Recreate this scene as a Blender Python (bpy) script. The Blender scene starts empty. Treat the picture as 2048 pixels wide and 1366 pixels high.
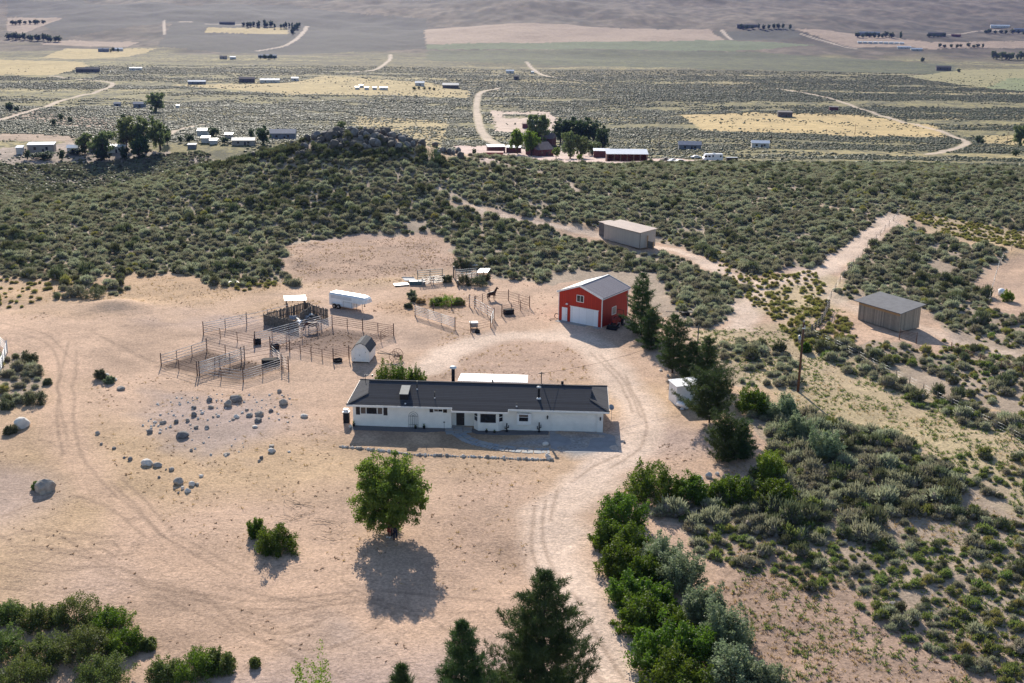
import bpy, math, random
import numpy as np
from mathutils import Vector, Matrix
R = math.radians
# ------------------------------------------------------------------ camera, world, sun, exposure
F_PX, PITCH, ROLL, CAM_H = 2314.8, 0.2941, -0.0112, 47.079
SUN_AZ, SUN_EL = R(-11.0), R(26.2)          # azimuth of the sun seen from above, measured from +Y towards +X
HAZE = 2.6e-5
SC = bpy.context.scene
COL = SC.collection
cam_d = bpy.data.cameras.new('camera'); cam = bpy.data.objects.new('camera', cam_d); COL.objects.link(cam)
cam_d.sensor_width = 36.0; cam_d.lens = 36.0 * F_PX / 2048.0
cam_d.clip_start = 0.5; cam_d.clip_end = 20000.0
cam.matrix_world = (Matrix.Translation((0, 0, CAM_H)) @ Matrix.Rotation(math.pi / 2 - PITCH, 4, 'X') @ Matrix.Rotation(-ROLL, 4, 'Z'))
SC.camera = cam
wd = bpy.data.worlds.new("World"); SC.world = wd; wd.use_nodes = True
wn = wd.node_tree; bg = wn.nodes['Background']
sky = wn.nodes.new('ShaderNodeTexSky'); sky.sky_type = 'NISHITA'; sky.sun_disc = False
sky.sun_elevation = SUN_EL; sky.sun_rotation = SUN_AZ
sky.altitude = 1500; sky.air_density = 1.0; sky.dust_density = 1.2
wn.links.new(sky.outputs[0], bg.inputs[0]); bg.inputs[1].default_value = 0.115
sd = bpy.data.lights.new('sun', 'SUN'); sd.energy = 4.9; sd.angle = R(0.53); sd.color = (1.0, 0.92, 0.80)
sun = bpy.data.objects.new('sun', sd); COL.objects.link(sun)
S_DIR = Vector((math.sin(SUN_AZ) * math.cos(SUN_EL), math.cos(SUN_AZ) * math.cos(SUN_EL), math.sin(SUN_EL)))
sun.rotation_euler = S_DIR.to_track_quat('Z', 'Y').to_euler()
vs = SC.view_settings
vs.view_transform = 'Standard'; vs.look = 'None'; vs.gamma = 1.0; vs.use_curve_mapping = False
vs.exposure = 0.64
SC.cycles.use_denoising = True
SC.cycles.max_bounces = 6; SC.cycles.diffuse_bounces = 3; SC.cycles.transmission_bounces = 3; SC.cycles.volume_bounces = 0
rng = np.random.default_rng(7); random.seed(7)

# ------------------------------------------------------------------ helpers
def lab(o, label=None, cat=None, group=None, kind=None):
    if label: o['label'] = label
    if cat: o['category'] = cat
    if group: o['group'] = group
    if kind: o['kind'] = kind
    return o

def thing(name, label, cat, loc=(0, 0, 0), rz=0.0, group=None):
    o = bpy.data.objects.new(name, None); COL.objects.link(o)
    o.empty_display_size = 0.3; o.location = loc; o.rotation_euler = (0, 0, rz)
    return lab(o, label, cat, group)

def link_mesh(name, me, mats, parent=None):
    for m in (mats if isinstance(mats, (list, tuple)) else [mats]): me.materials.append(m)
    o = bpy.data.objects.new(name, me); COL.objects.link(o)
    if parent is not None: o.parent = parent
    return o

def arr_mesh(name, V, Q, smooth=False, mi=None):
    """fast mesh of equal-sided faces: V n x 3, Q m x k"""
    V = np.asarray(V, np.float32); Q = np.asarray(Q, np.int32); k = Q.shape[1]
    me = bpy.data.meshes.new(name)
    me.vertices.add(len(V)); me.vertices.foreach_set('co', V.ravel())
    me.loops.add(Q.size); me.loops.foreach_set('vertex_index', Q.ravel())
    me.polygons.add(len(Q)); me.polygons.foreach_set('loop_start', np.arange(0, Q.size, k, dtype=np.int32))
    me.polygons.foreach_set('loop_total', np.full(len(Q), k, np.int32))
    if mi is not None: me.polygons.foreach_set('material_index', np.asarray(mi, np.int32))
    if smooth: me.polygons.foreach_set('use_smooth', np.ones(len(Q), bool))
    me.update(calc_edges=True); me.validate()
    return me

class MB:
    def __init__(s): s.v = []; s.f = []; s.m = []; s.sm = []
    def add(s, vs_, fs_, mi=0, smooth=False):
        b = len(s.v); s.v += [tuple(p) for p in vs_]
        for f in fs_: s.f.append([b + i for i in f]); s.m.append(mi); s.sm.append(smooth)
        return s
    def box(s, x0, y0, z0, x1, y1, z1, mi=0):
        x0, x1 = min(x0, x1), max(x0, x1); y0, y1 = min(y0, y1), max(y0, y1); z0, z1 = min(z0, z1), max(z0, z1)
        return s.add([(x0, y0, z0), (x1, y0, z0), (x1, y1, z0), (x0, y1, z0), (x0, y0, z1), (x1, y0, z1), (x1, y1, z1), (x0, y1, z1)],
                     [(0, 3, 2, 1), (4, 5, 6, 7), (0, 1, 5, 4), (1, 2, 6, 5), (2, 3, 7, 6), (3, 0, 4, 7)], mi)
    def beam(s, p, q, w, h, mi=0):
        p = Vector(p); q = Vector(q); d = (q - p).normalized()
        up = Vector((0, 0, 1)) if abs(d.z) < 0.95 else Vector((1, 0, 0))
        r = d.cross(up).normalized(); u = r.cross(d).normalized()
        vs_ = [c + r * a * w / 2 + u * b * h / 2 for c in (p, q) for a, b in ((-1, -1), (1, -1), (1, 1), (-1, 1))]
        return s.add(vs_, [(0, 1, 2, 3), (7, 6, 5, 4), (0, 4, 5, 1), (1, 5, 6, 2), (2, 6, 7, 3), (3, 7, 4, 0)], mi)
    def tube(s, p, q, r0, r1=None, n=8, mi=0, caps=True):
        r1 = r0 if r1 is None else r1
        p = Vector(p); q = Vector(q); d = (q - p).normalized()
        up = Vector((0, 0, 1)) if abs(d.z) < 0.95 else Vector((1, 0, 0))
        a = d.cross(up).normalized(); b = a.cross(d).normalized()
        vs_ = []
        for c, r in ((p, r0), (q, r1)):
            for i in range(n):
                t = 2 * math.pi * i / n; vs_.append(c + a * math.cos(t) * r + b * math.sin(t) * r)
        s.add(vs_, [(i, (i + 1) % n, n + (i + 1) % n, n + i) for i in range(n)], mi, True)
        if caps:
            b0 = len(s.v) - 2 * n
            s.f.append([b0 + i for i in reversed(range(n))]); s.m.append(mi); s.sm.append(False)
            s.f.append([b0 + n + i for i in range(n)]); s.m.append(mi); s.sm.append(False)
        return s
    def path(s, pts, r, n=6, mi=0):
        for a, b in zip(pts[:-1], pts[1:]): s.tube(a, b, r, r, n, mi)
        return s
    def prism(s, poly, z0, z1, mi=0, mtop=None):
        n = len(poly)
        s.add([(x, y, z0) for x, y in poly] + [(x, y, z1) for x, y in poly], [(i, (i + 1) % n, n + (i + 1) % n, n + i) for i in range(n)], mi)
        b = len(s.v) - 2 * n
        s.f.append([b + n + i for i in range(n)]); s.m.append(mi if mtop is None else mtop); s.sm.append(False)
        s.f.append([b + i for i in reversed(range(n))]); s.m.append(mi); s.sm.append(False)
        return s
    def prism_y(s, prof, y0, y1, mi=0):
        """profile in x-z drawn counter-clockwise seen from -y, pushed along y"""
        n = len(prof)
        s.add([(x, y0, z) for x, z in prof] + [(x, y1, z) for x, z in prof], [(i, n + i, n + (i + 1) % n, (i + 1) % n) for i in range(n)], mi)
        b = len(s.v) - 2 * n
        s.f.append([b + i for i in range(n)]); s.m.append(mi); s.sm.append(False)
        s.f.append([b + n + i for i in reversed(range(n))]); s.m.append(mi); s.sm.append(False)
        return s
    def lathe(s, prof, n=14, mi=0, c=(0, 0, 0)):
        vs_ = [(c[0] + r * math.cos(2 * math.pi * i / n), c[1] + r * math.sin(2 * math.pi * i / n), c[2] + z) for r, z in prof for i in range(n)]
        fs_ = [(k * n + i, k * n + (i + 1) % n, (k + 1) * n + (i + 1) % n, (k + 1) * n + i) for k in range(len(prof) - 1) for i in range(n)]
        return s.add(vs_, fs_, mi, True)
    def build(s, name, mats, parent=None, loc=None):
        me = bpy.data.meshes.new(name); me.from_pydata(s.v, [], s.f)
        me.polygons.foreach_set('material_index', s.m); me.polygons.foreach_set('use_smooth', s.sm); me.update()
        o = link_mesh(name, me, mats, parent)
        if loc is not None: o.location = loc
        return o

def copy_tree(o, parent=None):
    c = o.copy(); COL.objects.link(c)
    if parent is not None: c.parent = parent
    for ch in list(o.children): copy_tree(ch, c)
    return c

# ------------------------------------------------------------------ materials
def _mat(name):
    m = bpy.data.materials.new(name); m.use_nodes = True
    nt = m.node_tree; b = nt.nodes['Principled BSDF']
    return m, nt, b

def NZ(nt, scale, detail=3.0, rough=0.55, stretch=None, coord='Object', off=0.0):
    tc = nt.nodes.new('ShaderNodeTexCoord'); n = nt.nodes.new('ShaderNodeTexNoise')
    n.inputs['Scale'].default_value = scale; n.inputs['Detail'].default_value = detail; n.inputs['Roughness'].default_value = rough
    mp = nt.nodes.new('ShaderNodeMapping'); mp.inputs['Location'].default_value = (off, off * 1.7, off * .3)
    if stretch: mp.inputs['Scale'].default_value = stretch
    nt.links.new(tc.outputs[coord], mp.inputs[0]); nt.links.new(mp.outputs[0], n.inputs['Vector'])
    return n.outputs['Fac']

def RAMP(nt, fac, stops):
    r = nt.nodes.new('ShaderNodeValToRGB'); e = r.color_ramp.elements
    while len(e) < len(stops): e.new(0.5)
    for el, (p, c) in zip(e, stops):
        el.position = p; el.color = (*c, 1) if len(c) == 3 else c
    nt.links.new(fac, r.inputs[0]); return r.outputs[0]

def MIX(nt, a, b, fac, mode='MIX'):
    m = nt.nodes.new('ShaderNodeMix'); m.data_type = 'RGBA'; m.blend_type = mode
    for sock, val in ((m.inputs[0], fac), (m.inputs[6], a), (m.inputs[7], b)):
        if isinstance(val, (int, float)): sock.default_value = val
        elif isinstance(val, tuple): sock.default_value = (*val, 1) if len(val) == 3 else val
        else: nt.links.new(val, sock)
    return m.outputs[2]

def MATH(nt, op, a, b=0.0, c=0.0, clamp=False):
    m = nt.nodes.new('ShaderNodeMath'); m.operation = op; m.use_clamp = clamp
    for i, val in enumerate((a, b, c)):
        if isinstance(val, (int, float)): m.inputs[i].default_value = val
        else: nt.links.new(val, m.inputs[i])
    return m.outputs[0]

def BUMP(nt, b, h, strength=0.3, dist=0.05):
    n = nt.nodes.new('ShaderNodeBump'); n.inputs['Strength'].default_value = strength; n.inputs['Distance'].default_value = dist
    nt.links.new(h, n.inputs['Height']); nt.links.new(n.outputs[0], b.inputs['Normal'])

def surf(name, c1, c2=None, scale=3.0, rough=0.7, bump=0.0, bscale=None, metal=0.0, stretch=None, spec=0.3, lo=.35, hi=.65):
    m, nt, b = _mat(name)
    c2 = c2 or tuple(x * 0.82 for x in c1)
    f = NZ(nt, scale, 4.0, 0.6, stretch)
    nt.links.new(RAMP(nt, f, [(lo, c1), (hi, c2)]), b.inputs['Base Color'])
    b.inputs['Roughness'].default_value = rough; b.inputs['Metallic'].default_value = metal; b.inputs['Specular IOR Level'].default_value = spec
    if bump: BUMP(nt, b, NZ(nt, bscale or scale * 3, 3.0, .6, stretch), bump, 0.03)
    return m

def banded(name, c1, c2, axis, period, duty=0.5, rough=0.5, bump=0.5, var=0.15, metal=0.0):
    """boards, ribs or shingle courses: bands along one object axis plus noise"""
    m, nt, b = _mat(name)
    tc = nt.nodes.new('ShaderNodeTexCoord'); sp = nt.nodes.new('ShaderNodeSeparateXYZ'); nt.links.new(tc.outputs['Object'], sp.inputs[0])
    x = MATH(nt, 'FRACT', MATH(nt, 'MULTIPLY', sp.outputs[axis], 1.0 / period))
    line = MATH(nt, 'GREATER_THAN', x, duty)
    cell = MATH(nt, 'FLOOR', MATH(nt, 'MULTIPLY', sp.outputs[axis], 1.0 / period))
    wn_ = nt.nodes.new('ShaderNodeTexWhiteNoise'); wn_.noise_dimensions = '1D'; nt.links.new(cell, wn_.inputs['W'])
    nz = NZ(nt, 2.2, 4.0, .65)
    base = MIX(nt, c1, c2, line)
    v = MATH(nt, 'ADD', 1.0 - var, MATH(nt, 'MULTIPLY', MATH(nt, 'ADD', wn_.outputs['Value'], nz), var))
    cm = nt.nodes.new('ShaderNodeCombineColor')
    for i in range(3): nt.links.new(v, cm.inputs[i])
    nt.links.new(MIX(nt, base, cm.outputs[0], 1.0, 'MULTIPLY'), b.inputs['Base Color'])
    b.inputs['Roughness'].default_value = rough; b.inputs['Metallic'].default_value = metal; b.inputs['Specular IOR Level'].default_value = 0.3
    if bump: BUMP(nt, b, x, bump, 0.03)
    return m

def leafy(name, c1, c2, scale=0.8, trans=0.35, hue=0.12, tcol=None, rough=0.6):
    """foliage: two greens in clumps, per-object random brightness, some light coming through"""
    m, nt, b = _mat(name)
    f = NZ(nt, scale, 3.0, .6, coord='Object')
    col = RAMP(nt, f, [(.35, c1), (.65, c2)])
    oi = nt.nodes.new('ShaderNodeObjectInfo')
    hs = nt.nodes.new('ShaderNodeHueSaturation')
    nt.links.new(MATH(nt, 'ADD', 1.0 - hue, MATH(nt, 'MULTIPLY', oi.outputs['Random'], 2 * hue)), hs.inputs['Value'])
    nt.links.new(MATH(nt, 'ADD', .5 - hue * .12, MATH(nt, 'MULTIPLY', oi.outputs['Random'], hue * .24)), hs.inputs['Hue'])
    nt.links.new(col, hs.inputs['Color'])
    nt.links.new(hs.outputs[0], b.inputs['Base Color'])
    b.inputs['Roughness'].default_value = rough; b.inputs['Specular IOR Level'].default_value = 0.25
    tr = nt.nodes.new('ShaderNodeBsdfTranslucent')
    h2 = nt.nodes.new('ShaderNodeHueSaturation'); h2.inputs['Saturation'].default_value = 1.15; h2.inputs['Value'].default_value = 1.25
    nt.links.new(hs.outputs[0], h2.inputs['Color']); nt.links.new(h2.outputs[0], tr.inputs['Color'])
    mx = nt.nodes.new('ShaderNodeMixShader'); mx.inputs[0].default_value = trans
    nt.links.new(b.outputs[0], mx.inputs[1]); nt.links.new(tr.outputs[0], mx.inputs[2])
    nt.links.new(mx.outputs[0], nt.nodes['Material Output'].inputs['Surface'])
    return m

M = dict(
    white_wall=surf('white_painted_brick', (.86, .82, .76), (.78, .745, .69), 1.2, .6, .15, 12),
    white_trim=surf('white_trim', (.82, .81, .79), (.74, .73, .71), 2, .5),
    white_metal=surf('white_metal', (.82, .82, .82), (.70, .70, .70), 1.2, .4, .05, 6, .0),
    shingle=banded('charcoal_shingle', (.056, .058, .067), (.030, .031, .037), 1, .29, .80, 1.0, .5, .35),
    grey_shingle=banded('grey_shingle', (.13, .135, .145), (.07, .07, .075), 1, .2, .85, .85, .4, .3),
    glass=surf('window_glass', (.012, .013, .016), (.02, .02, .022), 1, .08, spec=.6),
    blind=surf('blind_behind_glass', (.16, .12, .10), (.10, .08, .07), 2, .25),
    black=surf('black_plastic', (.018, .018, .02), (.03, .03, .032), 3, .85, spec=.1),
    dark_metal=surf('dark_metal', (.03, .03, .032), (.05, .045, .04), 4, .5),
    grey_metal=surf('grey_metal', (.36, .37, .38), (.26, .26, .27), 2, .42, metal=.6),
    door_dark=surf('dark_door', (.022, .02, .02), (.035, .03, .028), 3, .5),
    shutter=surf('dark_brown_shutter', (.03, .024, .024), (.045, .035, .033), 5, .6),
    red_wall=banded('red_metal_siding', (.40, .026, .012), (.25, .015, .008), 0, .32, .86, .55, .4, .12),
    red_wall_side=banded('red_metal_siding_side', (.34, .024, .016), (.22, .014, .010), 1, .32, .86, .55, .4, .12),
    barn_roof=banded('ribbed_barn_roof', (.42, .36, .36), (.13, .11, .12), 1, .30, .52, .5, .6, .12),
    barn_door=banded('white_barn_door', (.74, .76, .80), (.55, .57, .60), 0, 1.2, .97, .5, .3, .1),
    red_paint=surf('red_paint', (.32, .03, .02), (.2, .03, .02), 3, .45),
    tyre=surf('tyre_rubber', (.015, .015, .015), (.03, .028, .026), 6, .9),
    rust=surf('rusty_pipe', (.27, .13, .085), (.16, .085, .06), 3, .75),
    rust_dark=surf('dark_rusty_pipe', (.17, .095, .07), (.10, .06, .048), 3, .75),
    pipe=surf('weathered_steel_pipe', (.74, .71, .68), (.55, .51, .47), 2, .5),
    pipe_white=surf('white_pipe', (.85, .83, .80), (.72, .69, .65), 2, .5),
    teal=surf('teal_steel', (.05, .10, .12), (.09, .14, .15), 2, .5),
    wood_grey=banded('weathered_boards', (.30, .25, .20), (.10, .08, .065), 0, .24, .9, .85, .5, .5),
    wood_side=banded('weathered_boards_side', (.30, .25, .20), (.10, .08, .065), 1, .24, .9, .85, .5, .5),
    wood_new=surf('newer_board', (.45, .28, .14), (.34, .2, .1), 2, .8, stretch=(1, 1, 8)),
    wood_old=surf('old_grey_wood', (.20, .175, .15), (.085, .075, .065), 4, .9, .4, 9),
    pole_wood=surf('brown_pole_wood', (.15, .07, .04), (.09, .045, .03), 2, .85, .3, 8, stretch=(4, 4, .6)),
    tin_white=banded('corrugated_white_tin', (.80, .80, .79), (.62, .62, .62), 0, .25, .8, .4, .4, .06),
    tan_wall=banded('tan_metal_wall', (.44, .38, .33), (.30, .26, .23), 0, .3, .88, .6, .4, .1),
    tan_wall_side=banded('tan_metal_wall_side', (.44, .38, .33), (.30, .26, .23), 1, .3, .88, .6, .4, .1),
    tan_roof=surf('rusty_tan_roof', (.36, .26, .22), (.28, .21, .19), .8, .7),
    shed_roof=surf('grey_roll_roof', (.17, .17, .18), (.13, .13, .14), 1.2, .85),
    rock=surf('grey_granite', (.44, .385, .325), (.25, .22, .195), 1.6, .9, .7, 4),
    rock_dark=surf('dark_granite', (.22, .21, .205), (.12, .115, .115), 1.2, .9, .7, 3),
    rock_pale=surf('pale_granite', (.74, .68, .60), (.52, .47, .42), 1.6, .9, .6, 4),
    rock_hill=surf('dark_hill_rock', (.135, .12, .108), (.08, .072, .066), 1.2, .9, .7, 3),
    flag=surf('blue_grey_flagstone', (.26, .29, .32), (.38, .36, .33), .9, .8, .3, 5),
    gravel=surf('dark_gravel', (.09, .09, .10), (.19, .18, .18), 14, .95, .8, 18),
    pad=surf('compacted_gravel', (.36, .34, .33), (.28, .265, .26), .7, .9, .4, 8),
    bark=surf('bark', (.085, .06, .045), (.045, .034, .028), 5, .95, .6, 9, stretch=(3, 3, .7)),
    twig=surf('grey_twig', (.24, .20, .165), (.15, .125, .10), 5, .95),
    hide_bay=surf('bay_horse_hide', (.12, .04, .02), (.07, .025, .014), 2, .5),
    hide_dark=surf('dark_bay_hide', (.05, .02, .014), (.03, .014, .01), 2, .5),
    mane=surf('black_mane', (.012, .011, .011), (.02, .018, .017), 4, .7),
    skin=surf('skin', (.42, .24, .17), (.36, .2, .14), 6, .55),
    navy=surf('navy_cloth', (.018, .022, .05), (.012, .014, .03), 8, .85),
    black_cloth=surf('black_cloth', (.015, .014, .015), (.025, .023, .024), 8, .85),
    red_cloth=surf('red_cloth', (.30, .035, .025), (.2, .025, .02), 8, .85),
    white_shoe=surf('white_shoe', (.8, .8, .78), (.7, .7, .68), 8, .6),
    hair=surf('grey_brown_hair', (.14, .11, .09), (.08, .065, .055), 8, .7),
    hair_dark=surf('dark_hair', (.02, .016, .014), (.03, .024, .02), 8, .7),
    house_red=surf('dark_red_siding', (.15, .05, .045), (.10, .036, .034), .6, .8),
    brown_roof=surf('mauve_shingle_roof', (.20, .16, .155), (.15, .12, .12), .5, .85),
    grey_house=surf('blue_grey_siding', (.20, .21, .24), (.15, .16, .18), .5, .8),
    dark_house=surf('dark_siding', (.12, .11, .105), (.09, .08, .078), .5, .8),
    tan_house=surf('tan_siding', (.38, .33, .28), (.30, .26, .22), .5, .8),
    cream_house=surf('cream_siding', (.60, .57, .52), (.50, .47, .43), .5, .8),
    white_roof=surf('white_metal_roof', (.82, .83, .85), (.72, .73, .75), .5, .35),
    blue_roof=surf('slate_blue_roof', (.22, .25, .31), (.17, .19, .24), .5, .7),
    red_container=surf('faded_red_steel', (.36, .12, .10), (.26, .08, .07), .6, .7),
    # foliage
    leaf=leafy('ash_leaf', (.095, .145, .030), (.175, .225, .052), .9, .45, .05),
    pine=leafy('pine_needle', (.036, .062, .024), (.072, .105, .036), .7, .28, .12),
    hedge=leafy('hedge_leaf', (.062, .112, .018), (.128, .182, .036), 1.2, .40, .14),
    hedge_grey=leafy('grey_green_leaf', (.15, .19, .105), (.22, .26, .16), 1.2, .38, .12),
    dark_bitter=leafy('bitterbrush_leaf', (.085, .115, .035), (.14, .17, .055), 1.2, .38, .15),
    lime=leafy('lime_leaf', (.13, .20, .03), (.18, .24, .05), 1.2, .4, .08),
    sage=leafy('sage_leaf', (.20, .205, .135), (.31, .305, .205), 1.4, .36, .32),
    sage_dark=leafy('dark_brush_leaf', (.085, .10, .055), (.145, .15, .085), 1.4, .3, .2),
    weed=leafy('green_weed_leaf', (.135, .17, .055), (.20, .225, .085), 1.4, .35, .22),
    rabbit=leafy('rabbitbrush_leaf', (.22, .22, .08), (.32, .29, .11), 1.4, .3, .15),
    dry=leafy('dry_grass', (.34, .24, .12), (.44, .32, .17), 1.4, .3, .12),
    cotton=leafy('cottonwood_leaf', (.11, .14, .06), (.17, .20, .09), .15, .4, .10),
    cotton_dark=leafy('dark_tree_leaf', (.05, .08, .035), (.085, .12, .05), .15, .35, .08),
    valley=leafy('valley_scrub_leaf', (.092, .102, .042), (.145, .15, .066), 1.0, .3, .25),
    brown=leafy('brown_litter', (.21, .15, .09), (.31, .22, .13), 1.4, .25, .2),
)

def vnoise(x, y, s, seed=0):
    """cheap value noise, 0..1"""
    x = np.asarray(x) / s; y = np.asarray(y) / s
    xi = np.floor(x).astype(np.int64); yi = np.floor(y).astype(np.int64); fx = x - xi; fy = y - yi
    fx = fx * fx * (3 - 2 * fx); fy = fy * fy * (3 - 2 * fy)
    def h(a, b):
        n = (a * 374761393 + b * 668265263 + seed * 974711) & 0x7fffffff
        n = ((n ^ (n >> 13)) * 1274126177) & 0x7fffffff
        return ((n ^ (n >> 16)) & 0xffff) / 65535.0
    return (h(xi, yi) * (1 - fx) + h(xi + 1, yi) * fx) * (1 - fy) + (h(xi, yi + 1) * (1 - fx) + h(xi + 1, yi + 1) * fx) * fy

# ------------------------------------------------------------------ terrain height and photo-point helper
_py = np.array([-3000, 300, 340, 470, 620, 900, 1200, 2000, 2600, 3400, 4500, 5000, 5500, 9000], float)
_pz = np.array([0, 0, -1.5, -17, -36, -56, -70, -84, -86, -48, 55, 95, 112, 115], float)
_gy = np.arange(-400, 7000, 10.0); _gz = np.interp(_gy, _py, _pz)
_k = np.exp(-0.5 * (np.arange(-6, 7) / 2.2) ** 2); _k /= _k.sum()
_gz = np.convolve(np.pad(_gz, 6, mode='edge'), _k, mode='valid')
def zt(x, y):
    x = np.asarray(x, float); y = np.asarray(y, float)
    wob = 14 * np.sin(x / 130 + .6) + 8 * np.sin(x / 57 + 2.0)
    far = np.clip((y - 280) / 150, 0, 1)
    z = np.interp(y + wob * far, _gy, _gz)
    z = z + 4.6 * np.exp(-((x + 38) / 19) ** 2 - ((y - 283) / 12) ** 2) + 9.6 * np.exp(-((x + 36) / 56) ** 2 - ((y - 284) / 46) ** 2) - 3.0 * np.exp(-((x + 150) / 62) ** 2 - ((y - 315) / 62) ** 2) - 4.2 * np.exp(-((x + 128) / 42) ** 2 - ((y - 296) / 42) ** 2)
    z = z + 1.0 * np.exp(-((x + 60.5) / 4.5) ** 2 - ((y - 171) / 3.0) ** 2)
    sm = lambda a_, b_: (lambda t_: t_ * t_ * (3 - 2 * t_))(np.clip((y - a_) / (b_ - a_), 0, 1))
    z = z - 25 * np.exp(-((x + 195) / 105) ** 2) * sm(286, 385) * (1 - sm(540, 700))
    near = np.exp(-(((x + 10) / 70) ** 2 + ((y - 135) / 62) ** 2) ** 2)
    amp = (1 - near)
    z = z + amp * (1.1 * (vnoise(x, y, 17, 21) - .5) + .5 * (vnoise(x, y, 6.3, 22) - .5) + .22 * (vnoise(x, y, 2.7, 23) - .5)) + (1 - amp) * (.16 * (vnoise(x, y, 7, 24) - .5) + .07 * (vnoise(x, y, 1.9, 25) - .5))
    big = np.clip((y - 420) / 500, 0, 1)
    z = z + big * (5.0 * (vnoise(x, y, 180, 26) - .5) + 1.6 * (vnoise(x, y, 45, 27) - .5))
    mtn = np.clip((y - 2700) / 900, 0, 1)
    z = z + mtn * (46 * (vnoise(x, y / 2, 420, 28) - .5) + 16 * (vnoise(x + y * .2, y / 2, 130, 29) - .5) + 6 * (vnoise(x, y / 2, 48, 30) - .5))
    return z

_cp, _sp, _cr, _sr = math.cos(PITCH), math.sin(PITCH), math.cos(ROLL), math.sin(ROLL)
def ray(px, py):
    a, b = px - 1024.0, py - 683.0
    x = (_cr * a + _sr * b) / F_PX; y = (-_sr * a + _cr * b) / F_PX
    return np.array([x, _cp - y * _sp, -_sp - y * _cp])
_T = np.geomspace(40, 7000, 1500)
def at(px, py, dz=0.0):
    """photo point -> point on the ground it shows (dz: height above the ground of the point seen)"""
    d = ray(px, py)
    X = d[0] * _T; Y = d[1] * _T; Z = CAM_H + d[2] * _T
    g = Z - dz - zt(X, Y); i = int(np.argmax(g < 0))
    if g[i] >= 0: i = len(_T) - 1
    if i == 0: i = 1
    t = _T[i - 1] + (_T[i] - _T[i - 1]) * g[i - 1] / max(g[i - 1] - g[i], 1e-9)
    x, y = d[0] * t, d[1] * t
    return Vector((x, y, float(zt(x, y))))
_TF = np.geomspace(430, 9000, 1500)
def at_far(px, py):
    global _T
    keep = _T; _T = _TF
    P = at(px, py); _T = keep
    return P
def proj(x, y, z):
    z = z - CAM_H; dd = y * _cp - z * _sp; u = y * _sp + z * _cp
    a = F_PX * x / dd; b = -F_PX * u / dd
    return 1024 + _cr * a - _sr * b, 683 + _sr * a + _cr * b, dd
def ppm(P):
    return F_PX / (P[1] * _cp - (P[2] - CAM_H) * _sp)
def wpoly(pts): return np.array([at(*p)[:2] for p in pts])
def inpoly(x, y, P):
    r = np.zeros(np.shape(x), bool); n = len(P); j = n - 1
    for i in range(n):
        xi, yi = P[i]; xj, yj = P[j]
        c = (yi > y) != (yj > y)
        r ^= c & (x < (xj - xi) * (y - yi) / ((yj - yi) if yj != yi else 1e-9) + xi); j = i
    return r
def dpoly(x, y, P, closed=False):
    d = np.full(np.shape(x), 1e9); n = len(P)
    for i in range(n if closed else n - 1):
        a = P[i]; b = P[(i + 1) % n]; ab = b - a
        t = np.clip(((x - a[0]) * ab[0] + (y - a[1]) * ab[1]) / max(ab @ ab, 1e-9), 0, 1)
        d = np.minimum(d, np.hypot(x - a[0] - t * ab[0], y - a[1] - t * ab[1]))
    return d
def smooth_line(P, n=10):
    P = np.asarray(P, float); Q = np.vstack([2 * P[0] - P[1], P, 2 * P[-1] - P[-2]]); out = []
    for i in range(1, len(Q) - 2):
        for t in np.linspace(0, 1, n, endpoint=False):
            a, b, c, d = Q[i - 1], Q[i], Q[i + 1], Q[i + 2]
            out.append(.5 * (2 * b + (c - a) * t + (2 * a - 5 * b + 4 * c - d) * t * t + (3 * b - a - 3 * c + d) * t ** 3))
    out.append(P[-1]); return np.array(out)


# ------------------------------------------------------------------ ground: one sheet to the mountains, with traced zones of soil and crop
YD = np.concatenate([-np.geomspace(120, 4, 14), [0, 20, 40], np.geomspace(55, 235, 520)[:-1], np.geomspace(235, 6800, 560)])
TA = np.concatenate([np.linspace(-2.2, -.56, 26)[:-1], np.linspace(-.56, .56, 860), np.linspace(.56, 2.2, 26)[1:]])
GX = np.empty((len(YD), len(TA))); GY = np.empty_like(GX)
for i, d in enumerate(YD):
    GX[i] = TA * max(abs(d), 60.0) if d < 60 else TA * d
    GY[i] = d
GX, GY = GX.ravel(), GY.ravel()
GZ = zt(GX, GY)
DIRT = np.array([.50, .342, .243]); PALE = np.array([.64, .49, .385]); DRYG = np.array([.47, .335, .20]); LAWN = np.array([.425, .29, .215])
SAGEG = np.array([.36, .28, .21]); MANURE = np.array([.115, .075, .058]); VALLEY = np.array([.245, .21, .092]); MOUNT = np.array([.112, .084, .060])
GC = np.tile(DIRT, (len(GX), 1)); MOT = np.zeros(len(GX)); TUF = np.full(len(GX), .25)
NA = vnoise(GX, GY, 22, 1); NB = vnoise(GX, GY, 6, 2); NCc = vnoise(GX, GY, 70, 3)
JX = (vnoise(GX, GY, 5, 4) - .5) * 3 + (vnoise(GX, GY, 1.6, 8) - .5) * 1.2; JY = (vnoise(GX, GY, 5, 5) - .5) * 4 + (vnoise(GX, GY, 1.6, 9) - .5) * 1.6
far_w = np.clip((GY - 300) / 60, 0, 1)
GC += (DRYG * np.array([1.0, .97, .95]) - DIRT) * (np.clip((NA - .52) * 2.6, 0, .75))[:, None]
GC *= (1 - .26 * np.clip((vnoise(GX, GY, 13, 61) - .5) * 3, 0, 1) * np.clip((vnoise(GX, GY, 3.2, 62) - .25) * 2, 0, 1))[:, None]
GC += (np.array([.40, .30, .26]) - GC) * (.7 * np.clip((vnoise(GX, GY, 17, 63) - .58) * 4, 0, 1))[:, None]
GC = GC * (1 - far_w[:, None]) + (VALLEY * (0.85 + .35 * NCc[:, None])) * far_w[:, None]
MOT = far_w.copy()
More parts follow.
